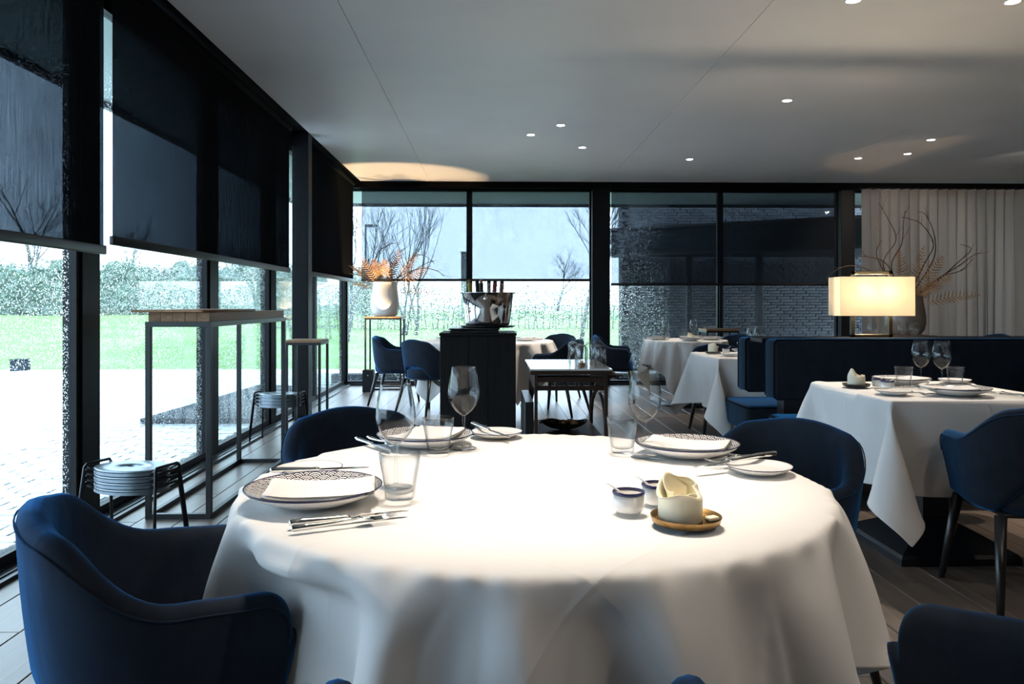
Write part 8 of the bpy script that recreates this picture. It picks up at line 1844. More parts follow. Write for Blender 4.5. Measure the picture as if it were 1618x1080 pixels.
def make_candle(seed, dish_mat, r_d=0.064):
    """pillar candle whose burnt-down rim has curled into petals, on a small dish"""
    random.seed(seed)
    d = empty('candle_dish', (0, 0, 0), 0, 'round candle dish', 'dish')
    MB().lathe([(0, 0.0), (r_d * 0.86, 0.0), (r_d * 0.95, 0.003), (r_d, 0.013), (r_d * 1.005, 0.0138), (r_d * 0.98, 0.0138), (r_d * 0.93, 0.0055), (r_d * 0.85, 0.0035), (0, 0.0035)], 48).build('saucer', dish_mat, d)
    e = empty('pillar_candle', (0, 0, 0), 0, 'ivory pillar candle', 'candle')
    r = 0.040
    n = 72
    ph = random.uniform(0, 6)
    rows = [(0.0, 0.0, 0), (r * 0.97, 0.0, 0), (r, 0.002, 0), (r, 0.02, 0), (r, 0.040, 0)]
    v, f, rings = [], [], []

    def bell(a, m, w):
        return math.exp(-((((a - m + PI) % (2 * PI)) - PI) / w) ** 2)

    def hgt(a):
        return 0.010 + 0.026 * bell(a, 0.9, 0.9) + 0.020 * bell(a, 2.0, 0.7) + 0.004 * math.sin(3 * a + ph)

    def ring(fn):
        b = len(v)
        for k in range(n): v.append(fn(2 * PI * k / n))
        rings.append(list(range(b, b + n)))
    for rr, z, _ in rows[1:]:
        ring(lambda a: (rr * math.cos(a), rr * math.sin(a), z))
    for t in (0.25, 0.5, 0.75, 0.92, 1.0):
        def fo(a, t=t):
            curl = 0.005 * math.sin(2.5 * a + ph) * t * t - 0.010 * t * t * (1 - bell(a, 3.6, 1.2)) + 0.012 * t ** 3 * bell(a, 3.5, 0.6)
            q = r + curl
            return (q * math.cos(a), q * math.sin(a), 0.040 + hgt(a) * t)
        ring(fo)
    for t, dr in ((0.97, 0.0035), (0.7, 0.0045), (0.4, 0.006), (0.0, 0.008), (-0.2, 0.014)):
        def fi(a, t=t, dr=dr):
            tt = max(t, 0)
            curl = 0.005 * math.sin(2.5 * a + ph) * tt * tt - 0.010 * tt * tt * (1 - bell(a, 3.6, 1.2)) + 0.012 * tt ** 3 * bell(a, 3.5, 0.6)
            q = r + curl - dr
            return (q * math.cos(a), q * math.sin(a), 0.040 + hgt(a) * t)
        ring(fi)
    for a_, b_ in zip(rings, rings[1:]):
        for k in range(n):
            j = (k + 1) % n
            f.append((a_[k], a_[j], b_[j], b_[k]))
    f.append(tuple(rings[0][::-1]))
    f.append(tuple(rings[-1]))
    MB().add(v, f).build('wax_body', M['wax'], e)
    # loose curled petals inside the rim: a tall leaning one and a low rolled one
    for a0, a1, r0, r1, hh, lean in ((0.6, 3.6, 0.030, 0.020, 0.050, 0.010), (3.9, 6.0, 0.034, 0.026, 0.020, -0.006)):
        def pet(u, w, off=0.0):
            a = a0 + (a1 - a0) * u
            q = r0 + (r1 - r0) * u - off
            h = hh * (0.40 + 0.60 * math.sin(PI * min(1, u * 1.15 + 0.05)) ** 1.5)
            return (q * math.cos(a) - lean * w * w * math.sin(PI * u), q * math.sin(a), 0.034 + h * w)
        n1, n2 = 20, 8
        V = [pet(i / n1, j / n2) for i in range(n1 + 1) for j in range(n2 + 1)] + [pet(i / n1, j / n2, 0.004 - 0.002 * j / n2) for i in range(n1 + 1) for j in range(n2 + 1)]
        w_ = n2 + 1
        N_ = (n1 + 1) * w_
        F_ = []
        for i in range(n1):
            for j in range(n2):
                F_ += [(i * w_ + j, (i + 1) * w_ + j, (i + 1) * w_ + j + 1, i * w_ + j + 1), (N_ + i * w_ + j, N_ + i * w_ + j + 1, N_ + (i + 1) * w_ + j + 1, N_ + (i + 1) * w_ + j)]
            F_.append((i * w_ + n2, (i + 1) * w_ + n2, N_ + (i + 1) * w_ + n2, N_ + i * w_ + n2))
        for j in range(n2):
            F_.append((j, j + 1, N_ + j + 1, N_ + j))
            F_.append((n1 * w_ + j, N_ + n1 * w_ + j, N_ + n1 * w_ + j + 1, n1 * w_ + j + 1))
        MB().add(V, F_).build('wax_petal', M['wax'], e)
    MB().tube([(0.003, 0, 0.033), (0.004, 0, 0.040), (0.006, 0.001, 0.046)], [0.0012, 0.0011, 0.0008], 6).build('wick', M['twig'], e)
    return d, e


P_plate, P_side = Proto(make_plate()), Proto(make_side_plate())
P_nap = Proto(make_napkin(3))
P_wine, P_tum = Proto(make_wine_glass()), Proto(make_tumbler())
P_knife, P_fork = Proto(make_knife()), Proto(make_fork())
P_ram, P_spoon = Proto(make_ramekin()), Proto(make_tiny_spoon())
_d, _c = make_candle(4, M['brass'])
P_dish, P_candle = Proto(_d), Proto(_c)
_d2, _ = make_candle(9, M['dark_dish'])
for ob in KIDS.get(_.name, []): bpy.data.objects.remove(ob, do_unlink=True)
bpy.data.objects.remove(_, do_unlink=True)
P_dish2 = Proto(_d2)
TZ = 0.7535


def lay(proto, a, b, z, label, dz=0.0):
    """a utensil from its handle end a towards its tip b, on something z high"""
    ang = math.atan2(b[1] - a[1], b[0] - a[0]) - PI / 2
    c = ((a[0] + b[0]) / 2, (a[1] + b[1]) / 2, z)
    L = math.hypot(b[0] - a[0], b[1] - a[1])
    return proto.put(c, 0, label, None, (math.atan2(dz, L), 0, ang))


# --- big round table in front
P_plate.put((-0.363, 1.605, TZ), 0.2, 'patterned plate with napkin on the front table, left side by the big chair')
P_plate.put((-0.192, 2.252, TZ), 1.0, 'patterned plate with napkin at the back of the front table, behind two glasses')
P_plate.put((0.520, 2.085, TZ), 2.1, 'patterned plate with napkin at the right of the front table')
P_nap.put((-0.347, 1.598, TZ), R(8), 'folded white napkin on the left patterned plate of the front table')
P_nap.put((-0.190, 2.252, TZ), R(70), 'folded white napkin on the back patterned plate of the front table')
P_nap.put((0.515, 2.078, TZ), R(-24), 'folded white napkin on the right patterned plate of the front table')
P_side.put((-0.432, 1.862, TZ), 0, 'white side plate with a knife across it, behind the left patterned plate')
P_side.put((0.013, 2.378, TZ), 0, 'white side plate at the back edge of the front table, knife leaning on it')
P_side.put((0.636, 1.857, TZ), 0, 'white side plate with navy rim at the right edge of the front table')
P_tum.put((-0.190, 1.615, TZ), 0.1, 'water tumbler beside the left patterned plate, nearest tumbler')
P_tum.put((-0.145, 2.11, TZ), 0.4, 'water tumbler before the back patterned plate of the front table')
P_tum.put((0.349, 2.10, TZ), 0.7, 'water tumbler left of the right-hand patterned plate')
P_wine.put((-0.210, 1.712, TZ), 0, 'wine glass behind the nearest tumbler, its foot hidden by it')
P_wine.put((-0.079, 2.165, TZ), 0, 'wine glass before the black wine cooler stand, at the back of the front table')
P_wine.put((0.396, 2.030, TZ), 0, 'wine glass before the right-hand patterned plate of the front table')
lay(P_knife, (-0.366, 1.413), (-0.150, 1.505), TZ, 'knife of the pair lying in front of the left patterned plate')
lay(P_fork, (-0.350, 1.385), (-0.175, 1.466), TZ, 'fork of the pair lying in front of the left patterned plate')
lay(P_knife, (-0.500, 1.80), (-0.285, 1.835), TZ + 0.0145, 'knife laid across the side plate behind the left patterned plate')
lay(P_knife, (-0.395, 2.30), (-0.275, 2.125), TZ, 'inner knife left of the back patterned plate, behind the wine glass')
lay(P_fork, (-0.372, 2.335), (-0.255, 2.165), TZ, 'outer fork left of the back patterned plate, behind the wine glass')
lay(P_knife, (-0.06, 2.455), (0.05, 2.275), TZ + 0.0135, 'knife leaning on the back side plate of the front table', -0.012)
lay(P_fork, (-0.085, 2.36), (-0.025, 2.54), TZ, 'fork between the back plate and back side plate of the front table')
lay(P_knife, (0.665, 1.925), (0.475, 1.835), TZ + 0.0145, 'knife across the right-hand side plate of the front table', -0.010)
lay(P_fork, (0.70, 1.945), (0.53, 1.915), TZ + 0.014, 'fork under the knife at the right-hand side plate of the front table', -0.012)
P_ram.put((0.262, 1.505, TZ), 0, 'navy-rimmed ramekin on the front table, the nearer and left one')
P_ram.put((0.330, 1.565, TZ), 0, 'navy-rimmed ramekin half behind the candle on the front table')
P_spoon.put((0.258, 1.505, TZ + 0.0265), -0.3, 'tiny white spoon in the nearer ramekin of the front table')
P_spoon.put((0.324, 1.565, TZ + 0.0265), -0.4, 'tiny white spoon in the ramekin half behind the front candle')
P_dish.put((0.352, 1.420, TZ), 0, 'small brass dish under the candle on the front table')
P_candle.put((0.343, 1.425, TZ + 0.004), 0.3, 'ivory candle with curled torn rim on the front table')
wc = empty('wax_chip', (0.398, 1.415, TZ + 0.004), 0.4, 'broken chip of pale wax in the brass candle dish', 'wax chip')
MB().box(-0.012, 0.012, -0.008, 0.008, 0, 0.009, 0.003, 2).build('chip', M['wax'], wc)

# --- square table on the right
P_dish2.put((1.765, 3.765, TZ), 0, 'dark candle dish on the right-hand square table')
P_candle.put((1.765, 3.765, TZ + 0.004), 1.4, 'ivory candle with torn rim on the right-hand square table')
P_ram.put((1.872, 3.760, TZ), 0, 'ramekin on the right-hand square table, the rear one by the candle')
P_ram.put((1.862, 3.655, TZ), 0, 'ramekin on the right-hand square table, the front one by the candle')
P_spoon.put((1.868, 3.76, TZ + 0.0265), 2.9, 'tiny spoon in the rear ramekin of the right-hand square table')
P_spoon.put((1.858, 3.655, TZ + 0.0265), 2.8, 'tiny spoon in the front ramekin of the right-hand square table')
P_side.put((1.790, 3.460, TZ), 0, 'side plate at the near corner of the right-hand square table')
P_plate.put((2.060, 3.905, TZ), 0.5, 'patterned plate at the back of the right-hand square table, behind the tumbler')
P_nap.put((2.055, 3.90, TZ), 0.15, 'napkin on the back plate of the right-hand square table')
P_plate.put((2.066, 3.440, TZ), 1.2, 'patterned plate at the front of the right-hand square table')
P_nap.put((2.030, 3.445, TZ), R(-12), 'napkin on the front plate of the right-hand square table')
P_tum.put((1.998, 3.765, TZ), 0.2, 'tumbler left of the wine glasses on the right-hand square table')
P_tum.put((2.252, 3.765, TZ), 0.9, 'tumbler right of the wine glasses on the right-hand square table')
P_wine.put((2.072, 3.745, TZ), 0, 'left one of two wine glasses on the right-hand square table')
P_wine.put((2.125, 3.66, TZ), 0, 'right one of two wine glasses on the right-hand square table')
P_side.put((2.372, 3.97, TZ), 0, 'side plate at the far right corner of the right-hand square table')
lay(P_knife, (1.905, 3.545), (1.755, 3.54), TZ + 0.0145, 'knife across the near side plate of the right-hand square table')
lay(P_fork, (1.845, 3.52), (1.905, 3.335), TZ, 'fork before the front plate of the right-hand square table')
lay(P_knife, (2.265, 3.31), (2.19, 3.50), TZ, 'knife right of the front plate on the right-hand square table')
lay(P_fork, (2.305, 3.32), (2.235, 3.50), TZ, 'fork right of the front plate on the right-hand square table')
lay(P_fork, (2.215, 3.95), (2.25, 4.04), TZ, 'fork at the back of the right-hand square table, beside the side plate')

# --- second square table
P_dish2.put((1.805, 6.38, TZ), 0, 'dark candle dish on the second square table')
P_candle.put((1.805, 6.38, TZ + 0.004), 2.6, 'ivory candle with torn rim on the second square table')
P_ram.put((1.93, 6.44, TZ), 0, 'ramekin beside the candle on the second square table')
P_spoon.put((1.928, 6.44, TZ + 0.0265), 2.8, 'tiny spoon in the ramekin of the second square table')
P_side.put((1.86, 6.10, TZ), 0, 'side plate at the near edge of the second square table')
P_tum.put((2.02, 6.30, TZ), 0, 'tumbler on the second square table, half hidden by the bench end')
P_plate.put((2.12, 6.45, TZ), 0, 'patterned plate on the second square table behind the bench back')
P_wine.put((2.065, 6.19, TZ), 0, 'left one of two wine glasses showing above the bench end')
P_wine.put((2.135, 6.22, TZ), 0, 'right one of two wine glasses showing above the bench end')

# --- far round table before the brick wall
for (x, y), lb in zip(((1.90, 9.00), (2.35, 9.22), (2.20, 8.66), (2.50, 8.90)), ('left', 'back', 'front', 'right')):
    P_plate.put((x, y, TZ), x, '%s plate on the far round table before the brick wall' % lb)
P_wine.put((2.015, 9.08, TZ), 0, 'left wine glass on the far round table before the brick wall')
P_wine.put((2.325, 9.02, TZ), 0, 'right wine glass on the far round table before the brick wall')
P_tum.put((1.975, 8.86, TZ), 0, 'left tumbler on the far round table before the brick wall')
P_tum.put((2.215, 8.96, TZ), 0, 'right tumbler on the far round table before the brick wall')
P_candle.put((2.255, 8.86, TZ + 0.0005), 0.9, 'ivory candle on the far round table before the brick wall')

# --- far table behind the wine cooler stand
P_plate.put((-0.50, 8.80, TZ), 0, 'left plate on the far table behind the wine cooler stand')
P_nap.put((-0.50, 8.80, TZ), 0.2, 'napkin on the left plate of the far table behind the wine cooler stand')
P_plate.put((0.36, 8.72, TZ), 0, 'right plate on the far table behind the wine cooler stand')
P_nap.put((0.36, 8.72, TZ), 1.2, 'napkin on the right plate of the far table behind the wine cooler stand')
P_side.put((0.52, 9.02, TZ), 0, 'side plate on the far table behind the wine cooler stand')
P_tum.put((0.24, 8.95, TZ), 0, 'tumbler on the far table beside the wine cooler stand')

# --- table behind the bench: glasses show above its back
P_wine.put((3.72, 7.60, TZ), 0, 'wine glass between the uprights of the table lamp')
P_wine.put((3.52, 7.55, TZ), 0, 'wine glass at the left upright of the table lamp')
P_tum.put((3.62, 7.40, TZ), 0, 'tumbler behind the bench between the uprights of the table lamp')
P_wine.put((3.93, 7.42, TZ), 0, 'left one of two glasses under the right end of the lamp shade')
P_wine.put((4.02, 7.38, TZ), 0, 'right one of two glasses under the right end of the lamp shade')
# ------------------------------------------------------------ high tables, stools


def frame_table(name, x0, x1, y0, y1, zt, th, bar, label, cat, rail=True):
    """open frame of square black bar with a wooden top let in at zt"""
    e = empty(name, (x0, y0, 0), 0, label, cat)
    W, L = x1 - x0, y1 - y0
    b = bar
    for x in (0, W - b):
        for y in (0, L - b):
            MB().box(x, x + b, y, y + b, 0, zt - th - b, 0.001, 1).build('leg', M['black_steel'], e)
    m = MB()
    m.box(0, W, 0, b, zt - th - b, zt - th).box(0, W, L - b, L, zt - th - b, zt - th).box(0, b, b, L - b, zt - th - b, zt - th).box(W - b, W, b, L - b, zt - th - b, zt - th)
    m.build('top_frame', M['black_steel'], e)
    if rail:
        m = MB()
        m.box(b, W - b, 0, b, 0, b).box(b, W - b, L - b, L, 0, b).box(0, b, b, L - b, 0, b).box(W - b, W, b, L - b, 0, b)
        m.build('floor_frame', M['black_steel'], e)
    return e, W, L


e, W, L = frame_table('high_table', -1.86, -1.51, 4.25, 5.78, 1.108, 0.050, 0.028, 'oak-topped high table on an open black frame by the left windows', 'table')
for k in range(5):
    q = (W - 0.024) / 5
    MB().box(0.012 + q * k + 0.0005, 0.012 + q * (k + 1) - 0.0005, 0.012, L - 0.012, 1.058, 1.108 - 0.0004 * (k % 2), 0.0015, 1).build('top_stave', M['oak'], e)
e = empty('serving_board', (-1.71, 4.62, 1.109), R(-2), 'thin wooden board lying on the near end of the oak high table', 'board')
MB().box(-0.19, 0.19, -0.40, 0.42, 0, 0.014, 0.003, 2).build('plank', M['oak'], e)
MB().box(-0.19, 0.19, -0.425, -0.40, 0.001, 0.013, 0.002, 1).build('end_strip', M['oak'], e)

e, W, L = frame_table('side_table', -1.83, -1.52, 6.98, 7.33, 0.835, 0.022, 0.022, 'small pale-topped side table on a black frame before the steel column', 'table')
MB().box(0.0, W, 0.0, L, 0.813, 0.835, 0.002, 1).build('top', M['oak'], e)
e, W, L = frame_table('plant_stand', -1.72, -1.225, 10.60, 11.03, 0.99, 0.02, 0.022, 'slim black plant stand with wooden top under the fern vase', 'plant stand')
MB().box(0.0, W, 0.0, L, 0.97, 0.99, 0.002, 1).build('top', M['oak'], e)
e, W, L = frame_table('plant_stand', 4.48, 5.03, 8.75, 9.2, 0.80, 0.03, 0.022, 'black plant stand with wooden top under the vase by the curtain', 'plant stand')
MB().box(0.0, W, 0.0, L, 0.77, 0.80, 0.002, 1).build('top', M['oak'], e)
e, W, L = frame_table('side_table', 2.80, 3.23, 10.2, 10.6, 0.83, 0.025, 0.022, 'wood-topped side table by the brick wall windows, behind the far round table', 'table')
MB().box(0.0, W, 0.0, L, 0.805, 0.83, 0.002, 1).build('top', M['oak'], e)


def make_stool():
    e = empty('metal_stool', (0, 0, 0), 0, 'low grey metal stool', 'stool')
    S = 0.84
    n = 48

    def rim(k, z):
        return [(0.175 * k * math.cos(2 * PI * i / n), 0.125 * k * math.sin(2 * PI * i / n), z * S) for i in range(n)]
    rows = [(1.0, 0.374), (1.01, 0.379), (1.0, 0.384), (0.97, 0.3855), (0.6, 0.3835), (0.12, 0.383)]
    low = [(0.985, 0.371), (0.6, 0.368), (0.12, 0.3675)]
    v, f = [], []
    for k, z in rows + low: v += rim(k, z)
    seq = [6, 7, 8]
    order = [5, 4, 3, 2, 1, 0, 6, 7, 8, 5]        # a ring-shaped pan: the middle is a small hand hole
    for a, b in zip(order, order[1:]):
        for k in range(n): f.append((a * n + k, a * n + (k + 1) % n, b * n + (k + 1) % n, b * n + k))
    st = MB().add(v, f).build('seat', M['stool_metal'], e)
    MB().grid(lambda u, w: (0.1776 * math.cos(2 * PI * u), 0.1272 * math.sin(2 * PI * u), (0.357 + 0.016 * w) * S), 48, 1, wrap=True).build('seat_edge', M['stool_metal'], st)
    for s in (-1, 1):
        pts = [(s * 0.212, -0.115, 0.007), (s * 0.190, -0.080, 0.385 * S), (s * 0.187, -0.070, 0.398 * S), (s * 0.187, 0.070, 0.398 * S), (s * 0.190, 0.080, 0.385 * S), (s * 0.212, 0.115, 0.007)]
        MB().tube(pts, 0.0065, 8).build('leg_loop', M['black_steel'], e)
        for t in (-1, 1):
            MB().tube([(s * 0.150, t * 0.062, 0.362 * S), (s * 0.1875, t * 0.074, 0.388 * S)], 0.005, 6).build('bracket', M['black_steel'], e)
    return e


P_stool = Proto(make_stool())
for (x, y), rz, nm in (((-1.66, 3.66), R(-16), 'stack behind the big left chair'), ((-1.78, 6.62), R(-10), 'stack by the steel column')):
    for k, w in enumerate(('bottom', 'second from bottom', 'third from bottom', 'top')):
        P_stool.put((x, y, 0.028 * k + 0.0005), rz, '%s low metal stool of the %s' % (w, nm), 'stools of the ' + nm)

# ------------------------------------------------------------ wine cooler stand
ws = empty('wine_cooler_stand', (-0.127, 7.24, 0), 0, 'square stand of burnt black oak carrying the champagne bowl', 'stand')
hw = 0.335
MB().box(-hw + 0.02, hw - 0.02, -hw + 0.02, hw - 0.02, 0.0, 0.872).build('carcass', M['recess'], ws)
random.seed(3)
for face in range(4):
    cuts = [-hw, -hw + 0.255, -hw + 0.425, hw] if face in (0, 2) else [-hw + 0.02, -0.1, 0.12, hw - 0.02]
    for a, b in zip(cuts, cuts[1:]):
        d = random.uniform(0, 0.003)
        bx = (a + 0.0015, b - 0.0015)
        m = MB()
        if face == 0: m.box(bx[0], bx[1], -hw + d, -hw + 0.02, 0.004, 0.874, 0.0025, 1)
        elif face == 2: m.box(bx[0], bx[1], hw - 0.02, hw - d, 0.004, 0.874, 0.0025, 1)
        elif face == 1: m.box(hw - 0.02, hw - d, bx[0], bx[1], 0.004, 0.874, 0.0025, 1)
        else: m.box(-hw + d, -hw + 0.02, bx[0], bx[1], 0.004, 0.874, 0.0025, 1)
        m.build('board', M['burnt_wood'], ws)
MB().box(-hw - 0.006, hw + 0.006, -hw - 0.006, hw + 0.006, 0.876, 0.900, 0.003, 1).build('top', M['burnt_wood'], ws)
e = empty('black_tray', (-0.16, 7.12, 0.901), 0, 'flat black slab on the wine cooler stand under the bowl', 'tray')
MB().box(-0.215, 0.215, -0.21, 0.26, 0, 0.022, 0.003, 1).box(-0.225, 0.225, -0.22, 0.27, 0.026, 0.040, 0.003, 1).build('slab', M['black_wood'], e)
e = empty('bowl_saucer', (-0.045, 7.20, 0.942), 0, 'thin dark saucer under the champagne bowl', 'tray')
MB().lathe([(0, 0.0), (0.22, 0.0), (0.255, 0.010), (0.262, 0.014), (0.258, 0.0155), (0.22, 0.006), (0, 0.005)], 56).build('disc', M['black_steel'], e)
BZ = 0.949
e = empty('champagne_bowl', (-0.045, 7.20, BZ), 0, 'wide polished steel champagne bowl full of bottle necks', 'bowl')
MB().lathe([(0, 0.0), (0.180, 0.0), (0.196, 0.010), (0.205, 0.035), (0.222, 0.16), (0.238, 0.300), (0.262, 0.306), (0.264, 0.310), (0.260, 0.3125), (0.235, 0.3085), (0.219, 0.16), (0.202, 0.036), (0.190, 0.014), (0, 0.006)], 72).build('vessel', M['steel'], e)
for a in (-PI / 2 - 0.05, PI / 2 - 0.05):
    MB().lathe([(0, 0.0), (0.010, 0.0), (0.010, 0.014), (0.018, 0.020), (0.022, 0.030), (0.018, 0.040), (0, 0.044)], 20, M=Matrix.Translation((0.231 * math.cos(a), 0.231 * math.sin(a), 0.255)) @ Matrix.Rotation(a, 4, 'Z') @ Matrix.Rotation(PI / 2, 4, 'Y')).build('knob', M['steel'], e)


def bottle(x, y, lean, body, neck, cap_m, label, cork=False):
    e = empty('wine_bottle', (-0.045 + x, 7.20 + y, BZ + 0.008), 0, label, 'bottle', 'bottles in the champagne bowl')
    e.rotation_euler = (lean[1], lean[0], 0)
    e.scale = (1.2, 1.2, 1.05)
    MB().lathe([(0, 0), (0.036, 0), (0.0375, 0.004), (0.0375, 0.19), (0.034, 0.215), (0.020, 0.245), (0.0150, 0.262), (0.0140, 0.30)], 20).build('body', body, e)
    MB().lathe([(0.0152, 0.29), (0.0156, 0.345), (0.0168, 0.347), (0.0168, 0.358), (0.0155, 0.360), (0.0155, 0.372), (0.006, 0.373)], 18).build('capsule', neck, e)
    if cork:
        MB().lathe([(0, 0.368), (0.0115, 0.368), (0.0125, 0.40), (0.011, 0.402), (0, 0.402)], 14).build('cork', cap_m, e)
    else:
        MB().lathe([(0, 0.372), (0.0155, 0.372), (0.0158, 0.392), (0.013, 0.396), (0, 0.396)], 16).build('cap', cap_m, e)
    return e


M['green_bottle'] = plain('dark_green_bottle', (0.01, 0.02, 0.01), 0.1)
M['capsule_yellow'] = plain('yellow_capsule', (0.36, 0.30, 0.04), 0.4, 0.2)
M['capsule_black'] = plain('black_capsule', (0.012, 0.010, 0.012), 0.35)
M['capsule_red'] = plain('dark_red_capsule', (0.20, 0.02, 0.03), 0.35)
M['capsule_silver'] = plain('silver_capsule', (0.55, 0.56, 0.58), 0.25, 0.8)
M['capsule_pink'] = plain('pink_capsule', (0.50, 0.20, 0.22), 0.4)
M['cork'] = plain('cork_stopper', (0.30, 0.17, 0.09), 0.85, 0, 0.2, 60)
bottle(-0.125, -0.04, (-0.10, 0.02), M['green_bottle'], M['capsule_yellow'], M['cork'], 'bottle with a yellow-green neck and cork, leftmost in the champagne bowl', True)
bottle(-0.080, 0.06, (-0.04, 0.0), M['green_bottle'], M['capsule_black'], M['capsule_black'], 'bottle with a plain black neck, second in the champagne bowl')
bottle(-0.045, -0.05, (-0.03, 0.0), M['green_bottle'], M['capsule_black'], M['cork'], 'black-necked bottle with a brown cork in the champagne bowl', True)
bottle(0.005, 0.04, (0.02, 0.0), M['green_bottle'], M['capsule_silver'], M['capsule_black'], 'bottle with a silver neck and black stopper in the champagne bowl')
bottle(0.045, -0.05, (0.06, 0.0), M['green_bottle'], M['capsule_red'], M['capsule_black'], 'bottle with a dark red neck in the champagne bowl')
bottle(0.105, 0.02, (0.07, 0.0), M['green_bottle'], M['capsule_pink'], M['capsule_black'], 'bottle with a pinkish neck, rightmost in the champagne bowl')

# ------------------------------------------------------------ serving trolley with glass covers
tr = empty('serving_trolley', (0.55, 5.95, 0), 0, 'dark wooden serving trolley with white marble top', 'trolley')
x0, x1, y0, y1, zt = -0.285, 0.290, -0.47, 0.47, 0.70
MB().box(x0, x1, y0, y1, zt - 0.012, zt, 0.002, 1).build('marble_top', M['marble'], tr)
MB().box(x0, x1, y0, y1, zt - 0.040, zt - 0.0125, 0.003, 1).build('top_board', M['dark_walnut'], tr)
for x in (x0 + 0.03, x1 - 0.05):
    for y in (y0 + 0.03, y1 - 0.06):
        MB().box(x, x + 0.024, y, y + 0.03, 0.03, zt - 0.041, 0.002, 1).build('leg', M['dark_walnut'], tr)
        MB().lathe([(0, -0.007), (0.015, -0.007), (0.016, -0.005), (0.016, 0.005), (0.015, 0.007), (0, 0.007)], 16, M=Matrix.Translation((x + 0.012, y + 0.015, 0.016)) @ Matrix.Rotation(PI / 2, 4, 'Y')).build('caster', M['black_steel'], tr)
for y in (y0 + 0.035, y1 - 0.055):
    MB().box(x0 + 0.054, x1 - 0.05, y, y + 0.02, 0.545, 0.578, 0.002, 1).build('rail', M['dark_walnut'], tr)
    MB().box(x0 + 0.054, x1 - 0.05, y, y + 0.02, 0.605, 0.640, 0.002, 1).build('rail', M['dark_walnut'], tr)
for x in (x0 + 0.032, x1 - 0.048):
    MB().box(x, x + 0.02, y0 + 0.06, y1 - 0.06, 0.55, 0.64, 0.002, 1).build('rail', M['dark_walnut'], tr)
MB().box(x0 + 0.055, x1 - 0.051, y0 + 0.03, y1 - 0.03, 0.19, 0.212, 0.002, 1).build('shelf', M['dark_walnut'], tr)
# curved braces on the right side, handle bar, dark side panel
for y in (y0 + 0.062, y1 - 0.09):
    d = 1 if y < 0 else -1
    pts = [(x1 - 0.038, y + d * (0.30 - 0.30 * math.cos(t)), 0.19 + 0.30 * math.sin(t)) for t in [PI / 2 * k / 8 for k in range(9)]]
    MB().tube(pts, 0.012, 6).build('brace', M['dark_walnut'], tr)
MB().box(x1 - 0.026, x1 + 0.035, -0.40, -0.375, 0.630, 0.652, 0.003, 1).box(x1 - 0.026, x1 + 0.035, 0.375, 0.40, 0.630, 0.652, 0.003, 1).box(x1 + 0.035, x1 + 0.062, -0.42, 0.42, 0.626, 0.656, 0.004, 2).build('handle', M['dark_walnut'], tr)
MB().box(x0 - 0.035, x0 + 0.028, y0 + 0.07, y1 - 0.07, 0.12, 0.46, 0.004, 1).build('side_box', M['black_wood'], tr)


def make_cloche():
    e = empty('glass_cover', (0, 0, 0), 0, 'clear glass bell cover', 'glass cover')
    o = [(0.043, 0.0), (0.043, 0.09), (0.0425, 0.125), (0.039, 0.142), (0.030, 0.153), (0.014, 0.158), (0.006, 0.160)]
    i = [(0.004, 0.157), (0.013, 0.1555), (0.029, 0.1505), (0.037, 0.1405), (0.0405, 0.125), (0.041, 0.09), (0.041, 0.0)]
    MB().lathe(o + i, 36, close=True).build('bell', M['drink_glass'], e)
    MB().lathe([(0, 0.158), (0.005, 0.159), (0.005, 0.166), (0.012, 0.172), (0.0135, 0.180), (0.009, 0.188), (0, 0.190)], 20).build('knob', M['drink_glass'], e)
    return e


P_bell = Proto(make_cloche())
k = 0
for j, y in enumerate((5.61, 5.79, 5.98, 6.17)):
    for i, x in enumerate((0.640, 0.765)):
        P_bell.put((x + 0.012 * math.sin(j * 2 + i), y + 0.02 * i, 0.7005), 0,
                   '%s glass bell cover in %s row of the serving trolley' % (('left', 'right')[i], ('the front', 'the second', 'the third', 'the rear')[j]), 'glass covers on the trolley')
e = empty('wooden_block', (0.640, 5.61, 0.7005), 0.3, 'small brown block under the front glass cover', 'block')
MB().box(-0.018, 0.018, -0.018, 0.018, 0, 0.034, 0.003, 1).build('cube', M['oak'], e)
MB().lathe([(0, 0.034), (0.012, 0.034), (0.012, 0.050), (0, 0.050)], 16).build('tealight', M['wax'], e)
e = empty('leaf_dish', (0.54, 5.88, 0.2125), 0.1, 'shallow boat-shaped dark dish on the trolley shelf', 'dish')


def boat(u, v):
    x = -0.175 + 0.35 * u
    k = 1 - (2 * u - 1) ** 2
    y = (v - 0.5) * 2
    w = 0.105 * math.sqrt(max(0.0, k)) + 0.002
    return (x, y * w, 0.004 + 0.045 * (y * y) * (0.3 + 0.7 * k) + 0.055 * (1 - k) ** 1.4)


m = MB().grid(boat, 30, 14).grid(lambda u, v: tuple(a + b for a, b in zip(boat(u, v), (0, 0, 0.005))), 30, 14)
m.build('bowl', M['dark_dish'], e)
MB().lathe([(0, 0), (0.045, 0), (0.048, 0.006), (0, 0.007)], 20).build('foot', M['dark_dish'], e)
M['crust'] = plain('brown_crust', (0.34, 0.18, 0.08), 0.7, 0, 0.35, 30, 0.4, 60)
M['brown_leaf'] = plain('dry_brown_leaf', (0.14, 0.085, 0.05), 0.75, 0, 0.3, 20)
random.seed(12)
for k, (x, y, rz, nm) in enumerate(((0.61, 5.86, 0.4, 'right'), (0.53, 5.91, -0.5, 'middle'), (0.585, 5.93, 1.2, 'rear'))):
    e = empty('bread_piece', (x, y, 0.246), rz, '%s brown piece of crust in the dish on the trolley shelf' % nm, 'bread')
    MB().lathe([(0, 0.0), (0.022, 0.004), (0.030, 0.014), (0.026, 0.028), (0.012, 0.036), (0, 0.037)], 14, rad=lambda a, i: 1 + 0.16 * math.sin(3 * a + i + k)).build('crust', M['crust'], e)
